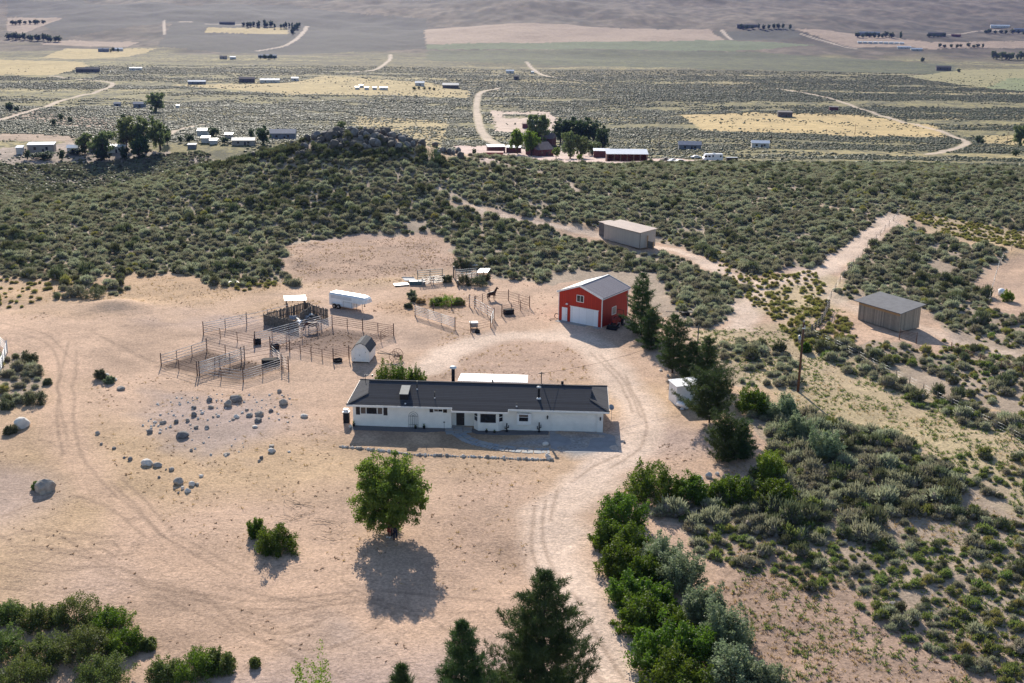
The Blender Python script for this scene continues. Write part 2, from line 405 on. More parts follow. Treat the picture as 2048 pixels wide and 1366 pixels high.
# the valley floor: streaks of dry grass between the scrub
stre = vnoise(GX, GY, 1, 11) if False else vnoise(GX / 4.0, GY, 60, 11)
g_w = np.clip((stre - .55) * 4, 0, 1) * np.clip((GY - 480) / 200, 0, 1) * np.clip((2500 - GY) / 400, 0, 1)
GC += (np.array([.44, .35, .165]) - GC) * (g_w * .7)[:, None]
band = np.clip((vnoise(GX / 2.0, GY, 14, 41) * .35 + vnoise(GX / 4, GY, 60, 42) * .65 - .40) * 6, 0, 1) * np.clip((GY - 400) / 100, 0, 1)
GC *= (1 - .42 * band)[:, None]
mt = np.clip((GY - 2450 - 260 * (NCc - .5)) / 250, 0, 1)
mtc = MOUNT * (.7 + .6 * vnoise(GX / 2.5, GY, 190, 12)[:, None]) * (.85 + .3 * vnoise(GX, GY, 70, 13)[:, None])
mdark = np.clip((vnoise(GX / 2.2, GY, 420, 14) - .48) * 5, 0, 1) * np.clip((3600 - GY) / 500, 0, 1)
mtc = mtc * (1 - .5 * mdark[:, None])
mtc = mtc * (.42 + 1.16 * np.clip((vnoise(GX, GY / 2.2, 17, 15) * .6 + vnoise(GX, GY / 2.2, 44, 16) * .4 - .25) * 2, 0, 1))[:, None]
GC = GC * (1 - mt[:, None]) + mtc * mt[:, None]
MOT = np.where(mt > .3, .6, MOT)

def zone(pts, col, jit=1.0, mott=None, tuf=None, soft=0.0, alpha=1.0, jfar=0.0):
    P = wpoly(pts); m = 12 + soft
    idx = np.nonzero((GX > P[:, 0].min() - m) & (GX < P[:, 0].max() + m) & (GY > P[:, 1].min() - m) & (GY < P[:, 1].max() + m))[0]
    if not len(idx): return
    x = GX[idx] + JX[idx] * (jit + jfar); y = GY[idx] + JY[idx] * (jit + 2 * jfar)
    w = inpoly(x, y, P).astype(float)
    if soft > 0:
        d = dpoly(x, y, P, True); w = np.where(w > 0, np.clip(.5 + d / soft / 2, 0, 1), np.clip(.5 - d / soft / 2, 0, 1))
    w *= alpha
    if col is not None: GC[idx] += (np.asarray(col) - GC[idx]) * w[:, None]
    if mott is not None: MOT[idx] += (mott - MOT[idx]) * w
    if tuf is not None: TUF[idx] += (tuf - TUF[idx]) * w

ROADS = []
def road(pts, width, col, jit=.5, soft=1.0, alpha=1.0, smooth=True, mott=0.0, keep=True, tuf=0.0):
    P = wpoly(pts)
    if smooth: P = smooth_line(P, 8)
    m = width + soft + 6
    idx = np.nonzero((GX > P[:, 0].min() - m) & (GX < P[:, 0].max() + m) & (GY > P[:, 1].min() - m) & (GY < P[:, 1].max() + m))[0]
    if len(idx):
        d = dpoly(GX[idx] + JX[idx] * jit, GY[idx] + JY[idx] * jit, P)
        w = np.clip((width / 2 + soft / 2 - d) / soft, 0, 1) * alpha
        if col is not None: GC[idx] += (np.asarray(col) - GC[idx]) * w[:, None]
        MOT[idx] += (mott - MOT[idx]) * w; TUF[idx] += (tuf - TUF[idx]) * w
    if keep: ROADS.append((P, width))

SAGE_ZONES = [  # (outline in the photo, cover per m2, size, kind, words for where it grows)
    ([(-60, 352), (-60, 560), (110, 585), (330, 560), (440, 585), (540, 575), (585, 588), (570, 540), (552, 500), (690, 478), (850, 470), (905, 500), (950, 545), (1040, 562), (1110, 572), (1200, 552), (1262, 560), (1300, 615), (1345, 640), (1400, 645), (1500, 612), (1500, 565), (1440, 540), (1330, 505), (1180, 478), (1010, 440), (900, 415), (860, 360), (900, 330), (760, 290), (400, 315)], .74, .92, 'sage'),
    ([(880, 330), (860, 365), (900, 405), (1010, 425), (1180, 450), (1330, 480), (1440, 515), (1510, 540), (1560, 520), (1640, 525), (1690, 475), (1770, 415), (1830, 408), (2110, 440), (2110, 318), (1800, 312), (1400, 318), (1200, 328)], .74, .88, 'sage'),
    ([(1806, 420), (1840, 452), (2012, 480), (1985, 540), (1992, 590), (1945, 645), (1850, 600), (1720, 575), (1655, 592), (1700, 525), (1735, 478)], .6, .95, 'sage'),
    ([(1885, 600), (1960, 590), (2110, 640), (2110, 830), (1960, 790), (1800, 735), (1700, 690), (1760, 668), (1880, 690), (1900, 660)], .55, .9, 'mix'),
    ([(1380, 690), (1480, 668), (1590, 700), (1600, 760), (1480, 760), (1400, 735)], .5, 1.0, 'sage'),
    ([(1600, 640), (1700, 680), (1800, 735), (1950, 790), (2110, 840), (2110, 900), (1960, 845), (1790, 780), (1640, 700), (1590, 660)], .6, .95, 'mixg'),
    ([(1490, 770), (1560, 800), (1700, 850), (1800, 862), (1900, 905), (1960, 960), (1930, 1060), (1790, 1080), (1700, 1060), (1500, 1050), (1385, 1060), (1340, 1030), (1400, 990), (1500, 950), (1560, 900)], .85, 1.12, 'mixg'),
    ([(1380, 1060), (1500, 1050), (1700, 1060), (1930, 1060), (2110, 1000), (2110, 1400), (2000, 1366), (1800, 1240), (1700, 1190), (1500, 1150), (1430, 1130)], 1.15, .70, 'green'),
    ([(-60, 735), (30, 728), (75, 740), (90, 790), (60, 830), (-60, 850)], .40, .85, 'sage'),
    ([(120, 588), (230, 575), (255, 600), (160, 640), (110, 625)], .35, 1.0, 'sage'),
]
BARE = []      # ground kept clear of scrub
def clear(pts): BARE.append(wpoly(pts))

SAGE_ZONES.append(([(1900, 905), (2110, 880), (2110, 1010), (1930, 1060), (1960, 960)], .6, .8, 'green'))
# soil under the sagebrush
for zp in SAGE_ZONES: zone(zp[0], SAGEG, 1.2, None, .6)
zone([(0, 560), (330, 555), (560, 580), (640, 640), (430, 650), (300, 640), (0, 660)], DRYG * np.array([1.0, .93, .95]), 1.5, None, .55, 3.0, .75)   # dry grass edge
zone([(1480, 560), (1640, 530), (1700, 560), (1620, 640), (1500, 620)], np.array([.50, .40, .24]), 1.2, None, .6, 2.0, .7)
zone([(1380, 650), (1600, 640), (1800, 740), (2048, 850), (2048, 1000), (1900, 900), (1700, 860), (1560, 780), (1400, 700)], np.array([.44, .345, .215]), 1.3, None, .95, 2.0, .85)
zone([(1560, 760), (1700, 780), (1850, 830), (2048, 900), (2048, 980), (1930, 900), (1700, 850)], np.array([.46, .37, .21]), 1.3, None, 1.0, 3, .6)
zone([(1480, 1080), (1700, 1130), (1900, 1250), (2048, 1320), (2048, 1400), (1500, 1400)], np.array([.34, .235, .175]), 1.2, None, .8, 2.0, .85)
zone([(870, 930), (1060, 930), (1080, 1010), (1000, 1090), (880, 1110), (850, 1000)], LAWN * 1.06, 1.5, None, .5, 5, .7)
zone([(930, 680), (1160, 670), (1190, 740), (1080, 760), (900, 755), (900, 715)], LAWN, 1.0, None, .55, 3, .85)
zone([(560, 500), (700, 480), (850, 478), (930, 530), (820, 560), (600, 575)], DIRT * np.array([.80, .78, .80]), 1.0, None, .8, 2, .9)
zone([(800, 585), (900, 580), (930, 620), (830, 640), (760, 620)], np.array([.40, .25, .15]), 1.2, None, .8, 2, .7)
zone([(300, 812), (560, 800), (600, 850), (540, 900), (420, 930), (300, 890)], np.array([.33, .26, .235]), 1.6, None, .5, 3, .75)
zone([(660, 985), (720, 960), (740, 1060), (690, 1090), (650, 1040)], LAWN * .95, 1.2, None, .6, 3, .5)
zone([(620, 1250), (740, 1230), (770, 1290), (660, 1330)], np.array([.34, .27, .24]), 1.3, None, .4, 3, .6)
zone([(1010, 890), (1110, 890), (1150, 910), (1250, 905), (1245, 866), (1108, 864)], np.array([.36, .34, .325]), .3, None, .1, 1.0, .9)
# far fields
def field(pts, col, mott=.12, jit=.5, alpha=1.0): zone(pts, col, jit, mott, .1, 0, alpha, 1.5)
PINK = (.33, .24, .175); STRAW = (.42, .32, .15)
field([(140, 30), (560, 20), (840, 40), (840, 100), (560, 120), (300, 110), (330, 60)], (.05, .048, .045), .7, 2, .9)
field([(0, 20), (140, 20), (330, 60), (120, 95), (0, 55)], (.055, .052, .05), .7, 2, .85)
field([(1230, 60), (1570, 44), (1590, 62), (1450, 70), (1420, 55)], (.06, .062, .055), .7, 1, .9)
field([(840, 105), (1500, 92), (1900, 110), (1900, 128), (1400, 130), (840, 125)], (.082, .098, .040), .9, 2, .8)
field([(834, 64), (1405, 49), (1440, 72), (1100, 84), (838, 97)], PINK)
field([(838, 93), (1100, 83), (1440, 71), (1620, 76), (1490, 90), (1100, 97), (840, 103)], (.125, .15, .075), .3)
field([(1575, 45), (1720, 52), (1850, 66), (2048, 60), (2048, 72), (1850, 80), (1790, 76), (1690, 80), (1640, 66)], PINK, .2)
field([(0, 58), (110, 57), (35, 88), (0, 84)], PINK, .2)
field([(122, 100), (268, 101), (238, 112), (60, 110)], PINK, .15)
field([(70, 136), (120, 117), (300, 113), (240, 131), (150, 138)], STRAW, .15)
field([(-40, 143), (150, 143), (165, 150), (100, 170), (-40, 172)], STRAW, .12)
field([(400, 69), (562, 66), (562, 79), (395, 79)], STRAW, .15)
field([(330, 186), (560, 176), (640, 160), (840, 168), (935, 185), (925, 198), (560, 200)], STRAW, .25)
field([(1350, 222), (1500, 214), (1700, 214), (1860, 232), (1885, 256), (1700, 258), (1400, 254)], (.50, .365, .17), .25)
field([(1890, 122), (2080, 112), (2080, 162), (1940, 152), (1800, 135)], (.29, .255, .12), .25)
field([(2000, 135), (2080, 130), (2080, 162), (1960, 155)], (.20, .22, .10), .2)
field([(-40, 290), (142, 291), (142, 306), (-40, 305)], PINK, .08)
field([(700, 238), (885, 244), (885, 278), (690, 280)], STRAW, .55)
field([(968, 222), (1092, 222), (1118, 252), (1080, 264), (985, 264)], (.52, .40, .32), .1)
field([(1000, 229), (1080, 229), (1075, 236), (998, 236)], VALLEY * .8, 1.0)
field([(900, 296), (985, 290), (1200, 304), (1400, 311), (1480, 322), (1100, 330), (940, 322)], (.56, .42, .36), .05)
field([(-40, 322), (200, 300), (440, 340), (250, 352), (-40, 345)], (.42, .33, .27), .5)
field([(1960, 250), (2080, 246), (2080, 270), (1955, 266)], STRAW, .25)
field([(20, 240), (260, 262), (300, 285), (100, 270), (0, 262)], (.42, .30, .22), .7)
field([(450, 232), (560, 228), (700, 245), (600, 262), (400, 270)], VALLEY * .75, 1.0)
# far roads
RC = (.50, .40, .31)
for pts, w in (([(-30, 268), (100, 226), (185, 201), (212, 189), (198, 181), (90, 172)], 8), ([(1120, 308), (1010, 298), (982, 288), (956, 268), (946, 240), (943, 208), (952, 186), (985, 177)], 9),
               ([(500, 114), (560, 100), (588, 80), (600, 62)], 14), ([(690, 152), (742, 144), (766, 126), (768, 114)], 9), ([(1040, 123), (1058, 140), (1088, 152), (1155, 158)], 9),
               ([(1540, 165), (1640, 180), (1740, 211), (1840, 236), (1905, 256), (1924, 266), (1905, 277), (1850, 290)], 7), ([(1428, 50), (1450, 70)], 12), ([(1588, 55), (1640, 70), (1700, 82)], 12),
               ([(314, 57), (470, 62)], 12), ([(314, 57), (315, 85)], 8), ([(480, 300), (520, 285), (560, 272)], 6), ([(330, 285), (345, 275), (400, 262)], 5), ([(1880, 50), (1960, 40), (2060, 38)], 10)):
    road(pts, w * .8, RC, .3, 2.0, .92)
# near roads and trails
road([(1290, 1440), (1215, 1290), (1165, 1180), (1125, 1090), (1130, 1020), (1180, 960), (1250, 905), (1285, 860), (1275, 800), (1220, 730), (1185, 690), (1110, 668), (1000, 676), (905, 705), (850, 745)], 5.0, PALE, .6, 2.2, .9)
road([(1180, 960), (1215, 912), (1220, 880)], 5.0, PALE, .6, 2.5, .8)
road([(1185, 690), (1160, 665), (1150, 652)], 5, PALE, .5, 2.5, .7)
road([(-30, 660), (50, 676), (110, 700), (135, 760), (134, 840), (150, 920), (230, 1020), (340, 1115), (470, 1180), (700, 1225), (900, 1225), (1080, 1190)], 4.5, DIRT * np.array([1.06, 1.05, 1.04]), .7, 2.5, .8)
road([(110, 700), (300, 690), (430, 770), (600, 790)], 5, DIRT * 1.03, .7, 3, .5)
road([(0, 640), (230, 625), (400, 640), (560, 600), (760, 600), (880, 575), (1030, 580)], 6, DIRT * 1.08, .7, 3, .6)
road([(1010, 434), (1100, 448), (1190, 468), (1330, 492), (1440, 528), (1520, 560)], 3.2, PALE * .98, .9, 1.2, .9, tuf=.3)
road([(1480, 640), (1520, 570), (1600, 548), (1660, 520), (1710, 478), (1770, 425), (1792, 414)], 4.4, PALE * .98, 1.0, 2.0, .9, tuf=.35)
road([(1600, 545), (1700, 600), (1850, 640), (2048, 690)], 4, PALE * .95, 1.0, 2.5, .6, tuf=.5)
road([(2080, 500), (2020, 520), (2000, 560), (2080, 600)], 8, DIRT * .9, .7, 2, .9)
road([(1500, 385), (1580, 392), (1690, 404)], 2.5, (.50, .33, .22), .7, 2, .8)
road([(870, 380), (920, 405), (960, 430)], 1.6, PALE * .95, .7, 1, .7); road([(1130, 360), (1150, 385)], 1.2, PALE * .95, .7, 1, .7)
zone([(1800, 408), (1900, 412), (2060, 440), (2060, 480), (1860, 445)], np.array([.42, .325, .20]), 1.5, None, .9, 3, .8)
clear([(1100, 540), (1310, 540), (1400, 690), (1200, 700), (1080, 600)]); clear([(560, 500), (700, 482), (850, 478), (905, 512), (960, 552), (1090, 575), (1080, 640), (600, 600)])
clear([(1185, 462), (1200, 482), (1282, 506), (1322, 498), (1314, 470), (1250, 445)]); clear([(1700, 640), (1795, 668), (1850, 655), (1840, 600), (1720, 590)])
for c in ([(320, 748), (413, 714), (480, 729), (398, 768)], [(396, 766), (489, 731), (566, 744), (489, 777)]): zone(c, MANURE, .4, None, .2, .8, .95)
zone([(470, 672), (527, 661), (600, 672), (560, 690), (512, 697)], MANURE * 1.9, .6, None, .2, 2, .7)
zone([(545, 705), (640, 664), (780, 677), (700, 722), (640, 722)], MANURE * 1.7, .8, None, .3, 2, .75)
zone([(640, 668), (760, 668), (780, 677), (700, 690), (640, 690)], MANURE * 1.1, .8, None, .3, 2, .7)
zone([(960, 606), (1050, 612), (1030, 634), (975, 628)], MANURE * 1.5, .6, None, .3, 1.5, .6)
# ruts left by tyres: worn lines, their shade painted into the soil colour
RUT_SHADE = DIRT * .50
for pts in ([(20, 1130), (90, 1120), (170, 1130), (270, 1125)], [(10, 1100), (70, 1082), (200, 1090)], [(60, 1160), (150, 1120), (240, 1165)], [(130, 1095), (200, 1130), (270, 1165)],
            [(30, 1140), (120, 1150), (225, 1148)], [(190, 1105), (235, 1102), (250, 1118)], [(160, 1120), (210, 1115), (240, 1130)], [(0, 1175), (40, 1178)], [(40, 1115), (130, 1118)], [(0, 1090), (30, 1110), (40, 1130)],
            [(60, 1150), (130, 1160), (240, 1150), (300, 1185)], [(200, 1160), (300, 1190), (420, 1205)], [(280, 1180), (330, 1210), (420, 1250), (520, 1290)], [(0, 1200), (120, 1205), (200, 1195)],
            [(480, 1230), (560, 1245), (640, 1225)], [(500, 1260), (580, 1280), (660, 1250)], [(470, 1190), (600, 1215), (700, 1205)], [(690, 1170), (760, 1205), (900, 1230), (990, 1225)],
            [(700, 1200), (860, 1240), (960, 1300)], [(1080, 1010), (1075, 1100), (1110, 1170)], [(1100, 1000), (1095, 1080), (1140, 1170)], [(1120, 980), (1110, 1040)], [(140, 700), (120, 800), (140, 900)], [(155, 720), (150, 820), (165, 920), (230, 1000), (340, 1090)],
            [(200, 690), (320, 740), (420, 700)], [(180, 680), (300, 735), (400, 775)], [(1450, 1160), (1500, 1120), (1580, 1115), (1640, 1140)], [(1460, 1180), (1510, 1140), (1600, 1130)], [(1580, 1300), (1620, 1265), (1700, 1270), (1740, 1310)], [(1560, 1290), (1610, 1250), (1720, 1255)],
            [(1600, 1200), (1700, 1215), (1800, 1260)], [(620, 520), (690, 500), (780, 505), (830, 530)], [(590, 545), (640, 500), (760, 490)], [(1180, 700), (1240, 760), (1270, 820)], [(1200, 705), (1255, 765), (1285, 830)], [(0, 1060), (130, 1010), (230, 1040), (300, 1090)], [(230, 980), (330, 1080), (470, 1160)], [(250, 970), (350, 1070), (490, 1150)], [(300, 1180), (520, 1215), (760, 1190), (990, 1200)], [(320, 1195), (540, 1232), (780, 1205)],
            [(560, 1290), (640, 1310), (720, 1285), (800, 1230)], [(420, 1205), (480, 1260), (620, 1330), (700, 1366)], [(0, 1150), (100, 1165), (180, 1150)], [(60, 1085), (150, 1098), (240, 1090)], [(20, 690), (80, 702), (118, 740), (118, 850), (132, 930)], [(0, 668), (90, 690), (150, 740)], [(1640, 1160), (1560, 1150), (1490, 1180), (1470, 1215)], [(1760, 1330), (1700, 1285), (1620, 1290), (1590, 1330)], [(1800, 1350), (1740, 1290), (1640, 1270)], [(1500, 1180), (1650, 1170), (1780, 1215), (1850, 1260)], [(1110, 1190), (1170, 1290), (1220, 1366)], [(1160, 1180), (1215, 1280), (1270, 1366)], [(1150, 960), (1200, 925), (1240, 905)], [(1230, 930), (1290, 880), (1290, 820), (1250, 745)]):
    road(pts, .28, RUT_SHADE, .12, .36, .62, True, keep=False)
TRAIL = wpoly([(1500, 1150), (1800, 1240), (2000, 1366), (1500, 1420)])

V = np.c_[GX, GY, GZ]
nr, nc = len(YD), len(TA)
ii = (np.arange(nr - 1)[:, None] * nc + np.arange(nc - 1)[None, :]).ravel()
me = arr_mesh('ground', V, np.c_[ii, ii + 1, ii + nc + 1, ii + nc], True)
at_c = me.attributes.new('soil', 'FLOAT_COLOR', 'POINT'); at_c.data.foreach_set('color', np.c_[np.clip(GC, 0, 1), np.ones(len(GC))].astype(np.float32).ravel())
at_d = me.attributes.new('cover', 'FLOAT_VECTOR', 'POINT'); at_d.data.foreach_set('vector', np.c_[MOT, TUF, np.zeros(len(MOT))].astype(np.float32).ravel())
m, nt, b = _mat('ground_soil')
ac = nt.nodes.new('ShaderNodeAttribute'); ac.attribute_name = 'soil'
ad = nt.nodes.new('ShaderNodeAttribute'); ad.attribute_name = 'cover'
sp = nt.nodes.new('ShaderNodeSeparateXYZ'); nt.links.new(ad.outputs['Vector'], sp.inputs[0])
n1 = NZ(nt, .09, 4, .6); n2 = NZ(nt, .9, 6, .72); n3 = RAMP(nt, NZ(nt, 3.4, 4, .8), [(.34, (0, 0, 0)), (.66, (1, 1, 1))]); n4 = NZ(nt, 2.2, 4, .7, (1, .35, 1), off=3.0)
k = MATH(nt, 'ADD', -.14, MATH(nt, 'ADD', MATH(nt, 'MULTIPLY', n1, .85), MATH(nt, 'ADD', MATH(nt, 'MULTIPLY', n2, .85), MATH(nt, 'MULTIPLY', n3, .62))))
cm = nt.nodes.new('ShaderNodeCombineColor')
for i in range(3): nt.links.new(k, cm.inputs[i])
c0 = MIX(nt, ac.outputs['Color'], cm.outputs[0], 1.0, 'MULTIPLY')
# dead stalks, pebbles and droppings
sp1 = MATH(nt, 'MULTIPLY', RAMP(nt, n4, [(.56, (0, 0, 0)), (.66, (1, 1, 1))]), MATH(nt, 'MULTIPLY', sp.outputs[1], .75), clamp=True)
c1 = MIX(nt, c0, (.20, .145, .10), sp1)
n5 = NZ(nt, 9.0, 2, .5, off=7.0)
c1 = MIX(nt, c1, (.62, .52, .44), MATH(nt, 'MULTIPLY', RAMP(nt, n5, [(.66, (0, 0, 0)), (.74, (1, 1, 1))]), .35))
# far scrub, too distant to part: dark clumps over the soil
n6 = NZ(nt, .22, 3, .75, (1, .8, 1), off=1.0)
n7 = NZ(nt, .035, 5, .8, (1, .6, 1), off=5.0)
msum = MATH(nt, 'ADD', MATH(nt, 'MULTIPLY', n6, .5), MATH(nt, 'MULTIPLY', n7, .5))
md = MATH(nt, 'MULTIPLY', RAMP(nt, msum, [(.46, (0, 0, 0)), (.54, (1, 1, 1))]), MATH(nt, 'MULTIPLY', sp.outputs[0], .8), clamp=True)
c2 = MIX(nt, c1, (.058, .062, .042), md)
nt.links.new(c2, b.inputs['Base Color']); b.inputs['Roughness'].default_value = .95; b.inputs['Specular IOR Level'].default_value = .12
hh = MATH(nt, 'ADD', MATH(nt, 'MULTIPLY', n2, .5), MATH(nt, 'ADD', MATH(nt, 'MULTIPLY', n3, .12), MATH(nt, 'MULTIPLY', n4, .2)))
BUMP(nt, b, hh, .8, .28)
ground = link_mesh('ground', me, m); lab(ground, kind='structure')

# ------------------------------------------------------------------ ranch house
HX, HY, HROT = -18.402, 121.53, -0.0488
HL, HW, HE, HR = 29.27, 8.88, 2.69, 4.15
hc, hs = math.cos(HROT), math.sin(HROT)
def hw(u, v, z=0.0): return Vector((HX + u * hc - v * hs, HY + u * hs + v * hc, z))
house = thing('ranch_house', 'long low white ranch house with dark charcoal shingle roof and attached garage', 'house', (HX, HY, 0), HROT)
OL, OR_, OF, SL = .594, .628, .576, (HR - HE) / (HW / 2)
foot = [(OL, OF), (11.7, OF), (11.7, 1.55), (14.2, 1.55), (14.2, .80), (14.75, .12), (16.95, .12), (17.55, OF), (22.75, OF), (22.75, OF + .12), (28.0, OF + .12), (28.0, OF), (HL - OR_, OF), (HL - OR_, HW - .58), (OL, HW - .58)]
MB().prism(foot, 0.0, 2.62).build('wall', M['white_wall'], house)
ZG = HE + 2.1 * SL; hv = HW / 2
rf = MB()
def roofpts(dz): return [(0, 0, HE + dz), (HL, 0, HE + dz), (HL, HW, HE + dz), (0, HW, HE + dz), (2.1, 2.1, ZG + dz), (HL - 2.1, 2.1, ZG + dz), (HL - 2.1, HW - 2.1, ZG + dz), (2.1, HW - 2.1, ZG + dz),
                         (1.85, hv, HR + dz), (HL - 1.85, hv, HR + dz), (11.83, 0, HE + dz), (18.1, 0, HE + dz), (11.83, -.54, HE - .54 * SL + dz), (18.1, -.54, HE - .54 * SL + dz)]
p = roofpts(0.0)
rf.add(p, [(0, 10, 11, 1, 5, 9, 8, 4), (2, 3, 7, 8, 9, 6), (0, 4, 7, 3), (1, 2, 6, 5), (10, 12, 13, 11)], 0)
rf.add([p[4], p[8], p[7]], [(0, 1, 2)], 0); rf.add([p[5], p[6], p[9]], [(0, 1, 2)], 0)
rf.add([(x, y, z - .14) for x, y, z in (p[0], p[1], p[2], p[3])], [(0, 3, 2, 1)], 1)
rf.add([(x, y, z - .12) for x, y, z in (p[10], p[12], p[13], p[11])], [(0, 3, 2, 1)], 1)
roof = rf.build('roof', [M['shingle'], M['white_trim']], house)
# raised hip and ridge cap courses
cap = MB()
for a, b_ in ((p[0], p[4]), (p[1], p[5]), (p[8], p[9]), (p[3], p[7]), (p[2], p[6])):
    cap.beam((a[0], a[1], a[2] + .02), (b_[0], b_[1], b_[2] + .02), .26, .05)
cap.build('ridge_cap', M['shingle'], roof)
fa = MB()
for a, b_ in (((0, -.012, 0), (11.83, -.012, 0)), ((18.1, -.012, 0), (HL, -.012, 0)), ((11.83, -.552, -.54 * SL), (18.1, -.552, -.54 * SL)), ((-.012, 0, 0), (-.012, HW, 0)), ((HL + .012, 0, 0), (HL + .012, HW, 0)), ((0, HW + .012, 0), (HL, HW + .012, 0))):
    fa.beam((a[0], a[1], HE - .105 + a[2]), (b_[0], b_[1], HE - .105 + b_[2]), .025, .20)
for x in (11.83, 18.1): fa.beam((x, -.54, HE - .54 * SL - .105), (x, -.01, HE - .105), .03, .20)
fa.build('fascia', M['white_trim'], house)
def window(par, x0, x1, z0, z1, y, split=(), mid=None, gl='glass', fr='white_trim', fw=.07):
    """framed window on a wall whose face is at y, looking towards -y"""
    f = MB()
    f.box(x0 - fw, y - .05, z0 - fw, x1 + fw, y - .002, z0); f.box(x0 - fw, y - .05, z1, x1 + fw, y - .002, z1 + fw)
    f.box(x0 - fw, y - .05, z0, x0, y - .002, z1); f.box(x1, y - .05, z0, x1 + fw, y - .002, z1)
    for s in split: f.box(s - .03, y - .045, z0, s + .03, y - .002, z1)
    if mid: f.box(x0, y - .045, mid - .025, x1, y - .002, mid + .025)
    w = f.build('window', M[fr], par)
    MB().box(x0, y - .022, z0, x1, y - .004, z1).build('pane', M[gl], w)
    return w
def shutter(par, x0, x1, z0, z1, y):
    s = MB().box(x0, y - .035, z0, x1, y - .003, z1)
    for k in range(9):
        z = z0 + .08 + (z1 - z0 - .2) * k / 8; s.box(x0 + .05, y - .045, z, x1 - .05, y - .036, z + .04)
    s.build('shutter', M['shutter'], par)
# bedroom window with wide shutters
window(house, 1.50, 2.05, 1.48, 2.22, OF, gl='blind'); window(house, 2.15, 3.30, 1.48, 2.22, OF); window(house, 3.40, 3.92, 1.48, 2.22, OF, gl='blind')
shutter(house, .94, 1.40, 1.34, 2.25, OF); shutter(house, 4.06, 4.50, 1.34, 2.25, OF)
shutter(house, 9.25, 9.66, 1.86, 2.26, OF); shutter(house, 10.78, 11.2, 1.86, 2.26, OF)
window(house, 9.78, 10.18, 1.98, 2.24, OF, gl='blind'); window(house, 10.26, 10.68, 1.98, 2.24, OF)
d = MB().box(12.15, 1.50, .05, 13.08, 1.548, 2.08).build('front_door', M['door_dark'], house)
MB().box(12.07, 1.49, .0, 12.15, 1.549, 2.16).box(13.08, 1.49, 0, 13.16, 1.549, 2.16).box(12.15, 1.49, 2.08, 13.08, 1.549, 2.16).build('door_frame', M['white_trim'], d)
MB().tube((12.95, 1.46, 1.0), (12.95, 1.50, 1.0), .03).build('handle', M['grey_metal'], d)
window(house, 14.98, 16.72, .98, 2.02, .12)
for (xa, ya, xb, yb) in ((14.2, .80, 14.75, .12), (16.95, .12, 17.55, OF)):      # side lights of the bay
    a = math.atan2(yb - ya, xb - xa); n = Vector((math.sin(a), -math.cos(a), 0)); L_ = math.hypot(xb - xa, yb - ya); t = Vector((math.cos(a), math.sin(a), 0)); o = Vector((xa, ya, 0))
    f = MB(); g = MB()
    for z in (1.05, 1.60, 2.05): f.beam(o + t * .1 + n * .02 + Vector((0, 0, z)), o + t * (L_ - .1) + n * .02 + Vector((0, 0, z)), .05, .06)
    for q in (.1, L_ - .1): f.beam(o + t * q + n * .02 + Vector((0, 0, 1.02)), o + t * q + n * .02 + Vector((0, 0, 2.08)), .05, .06)
    for z0, z1 in ((1.08, 1.57), (1.63, 2.02)): g.beam(o + t * .14 + n * .008 + Vector((0, 0, (z0 + z1) / 2)), o + t * (L_ - .14) + n * .008 + Vector((0, 0, (z0 + z1) / 2)), .012, z1 - z0)
    w = f.build('window', M['white_trim'], house); g.build('pane', M['glass'], w)
# boxed kitchen window
kb = MB().box(19.05, OF - .38, .82, 20.65, OF - .002, 2.14); kb = kb.build('window_box', M['white_trim'], house)
kx = MB().box(19.30, OF - .395, 1.24, 20.30, OF - .381, 2.02).build('pane', M['glass'], kb)
MB().box(19.30, OF - .405, 1.70, 20.30, OF - .396, 1.74).box(19.24, OF - .41, 1.18, 20.36, OF - .381, 1.24).box(19.24, OF - .41, 2.02, 20.36, OF - .381, 2.08).build('sash', M['white_trim'], kb)
MB().box(19.32, OF - .404, 1.76, 20.28, OF - .396, 2.0).build('blind', M['blind'], kb)
gd = MB().box(22.98, OF + .06, .02, 27.80, OF + .117, 2.16)
for k in range(1, 4): gd.box(22.98, OF + .05, .02 + .535 * k - .008, 27.80, OF + .059, .02 + .535 * k + .008)
for kx_ in range(8):
    for kz in range(4): gd.box(23.08 + kx_ * .6, OF + .048, .12 + kz * .535, 23.5 + kx_ * .6, OF + .059, .44 + kz * .535)
gd.build('garage_door', M['white_wall'], house)
for x in (22.45, 28.33):
    l_ = MB().box(x - .07, OF - .04, 1.62, x + .07, OF - .002, 1.78).tube((x, OF - .12, 1.48), (x, OF - .12, 1.78), .07, .10, 6).tube((x, OF - .12, 1.79), (x, OF - .12, 1.93), .11, .01, 6)
    l_.build('wall_lantern', M['dark_metal'], house)
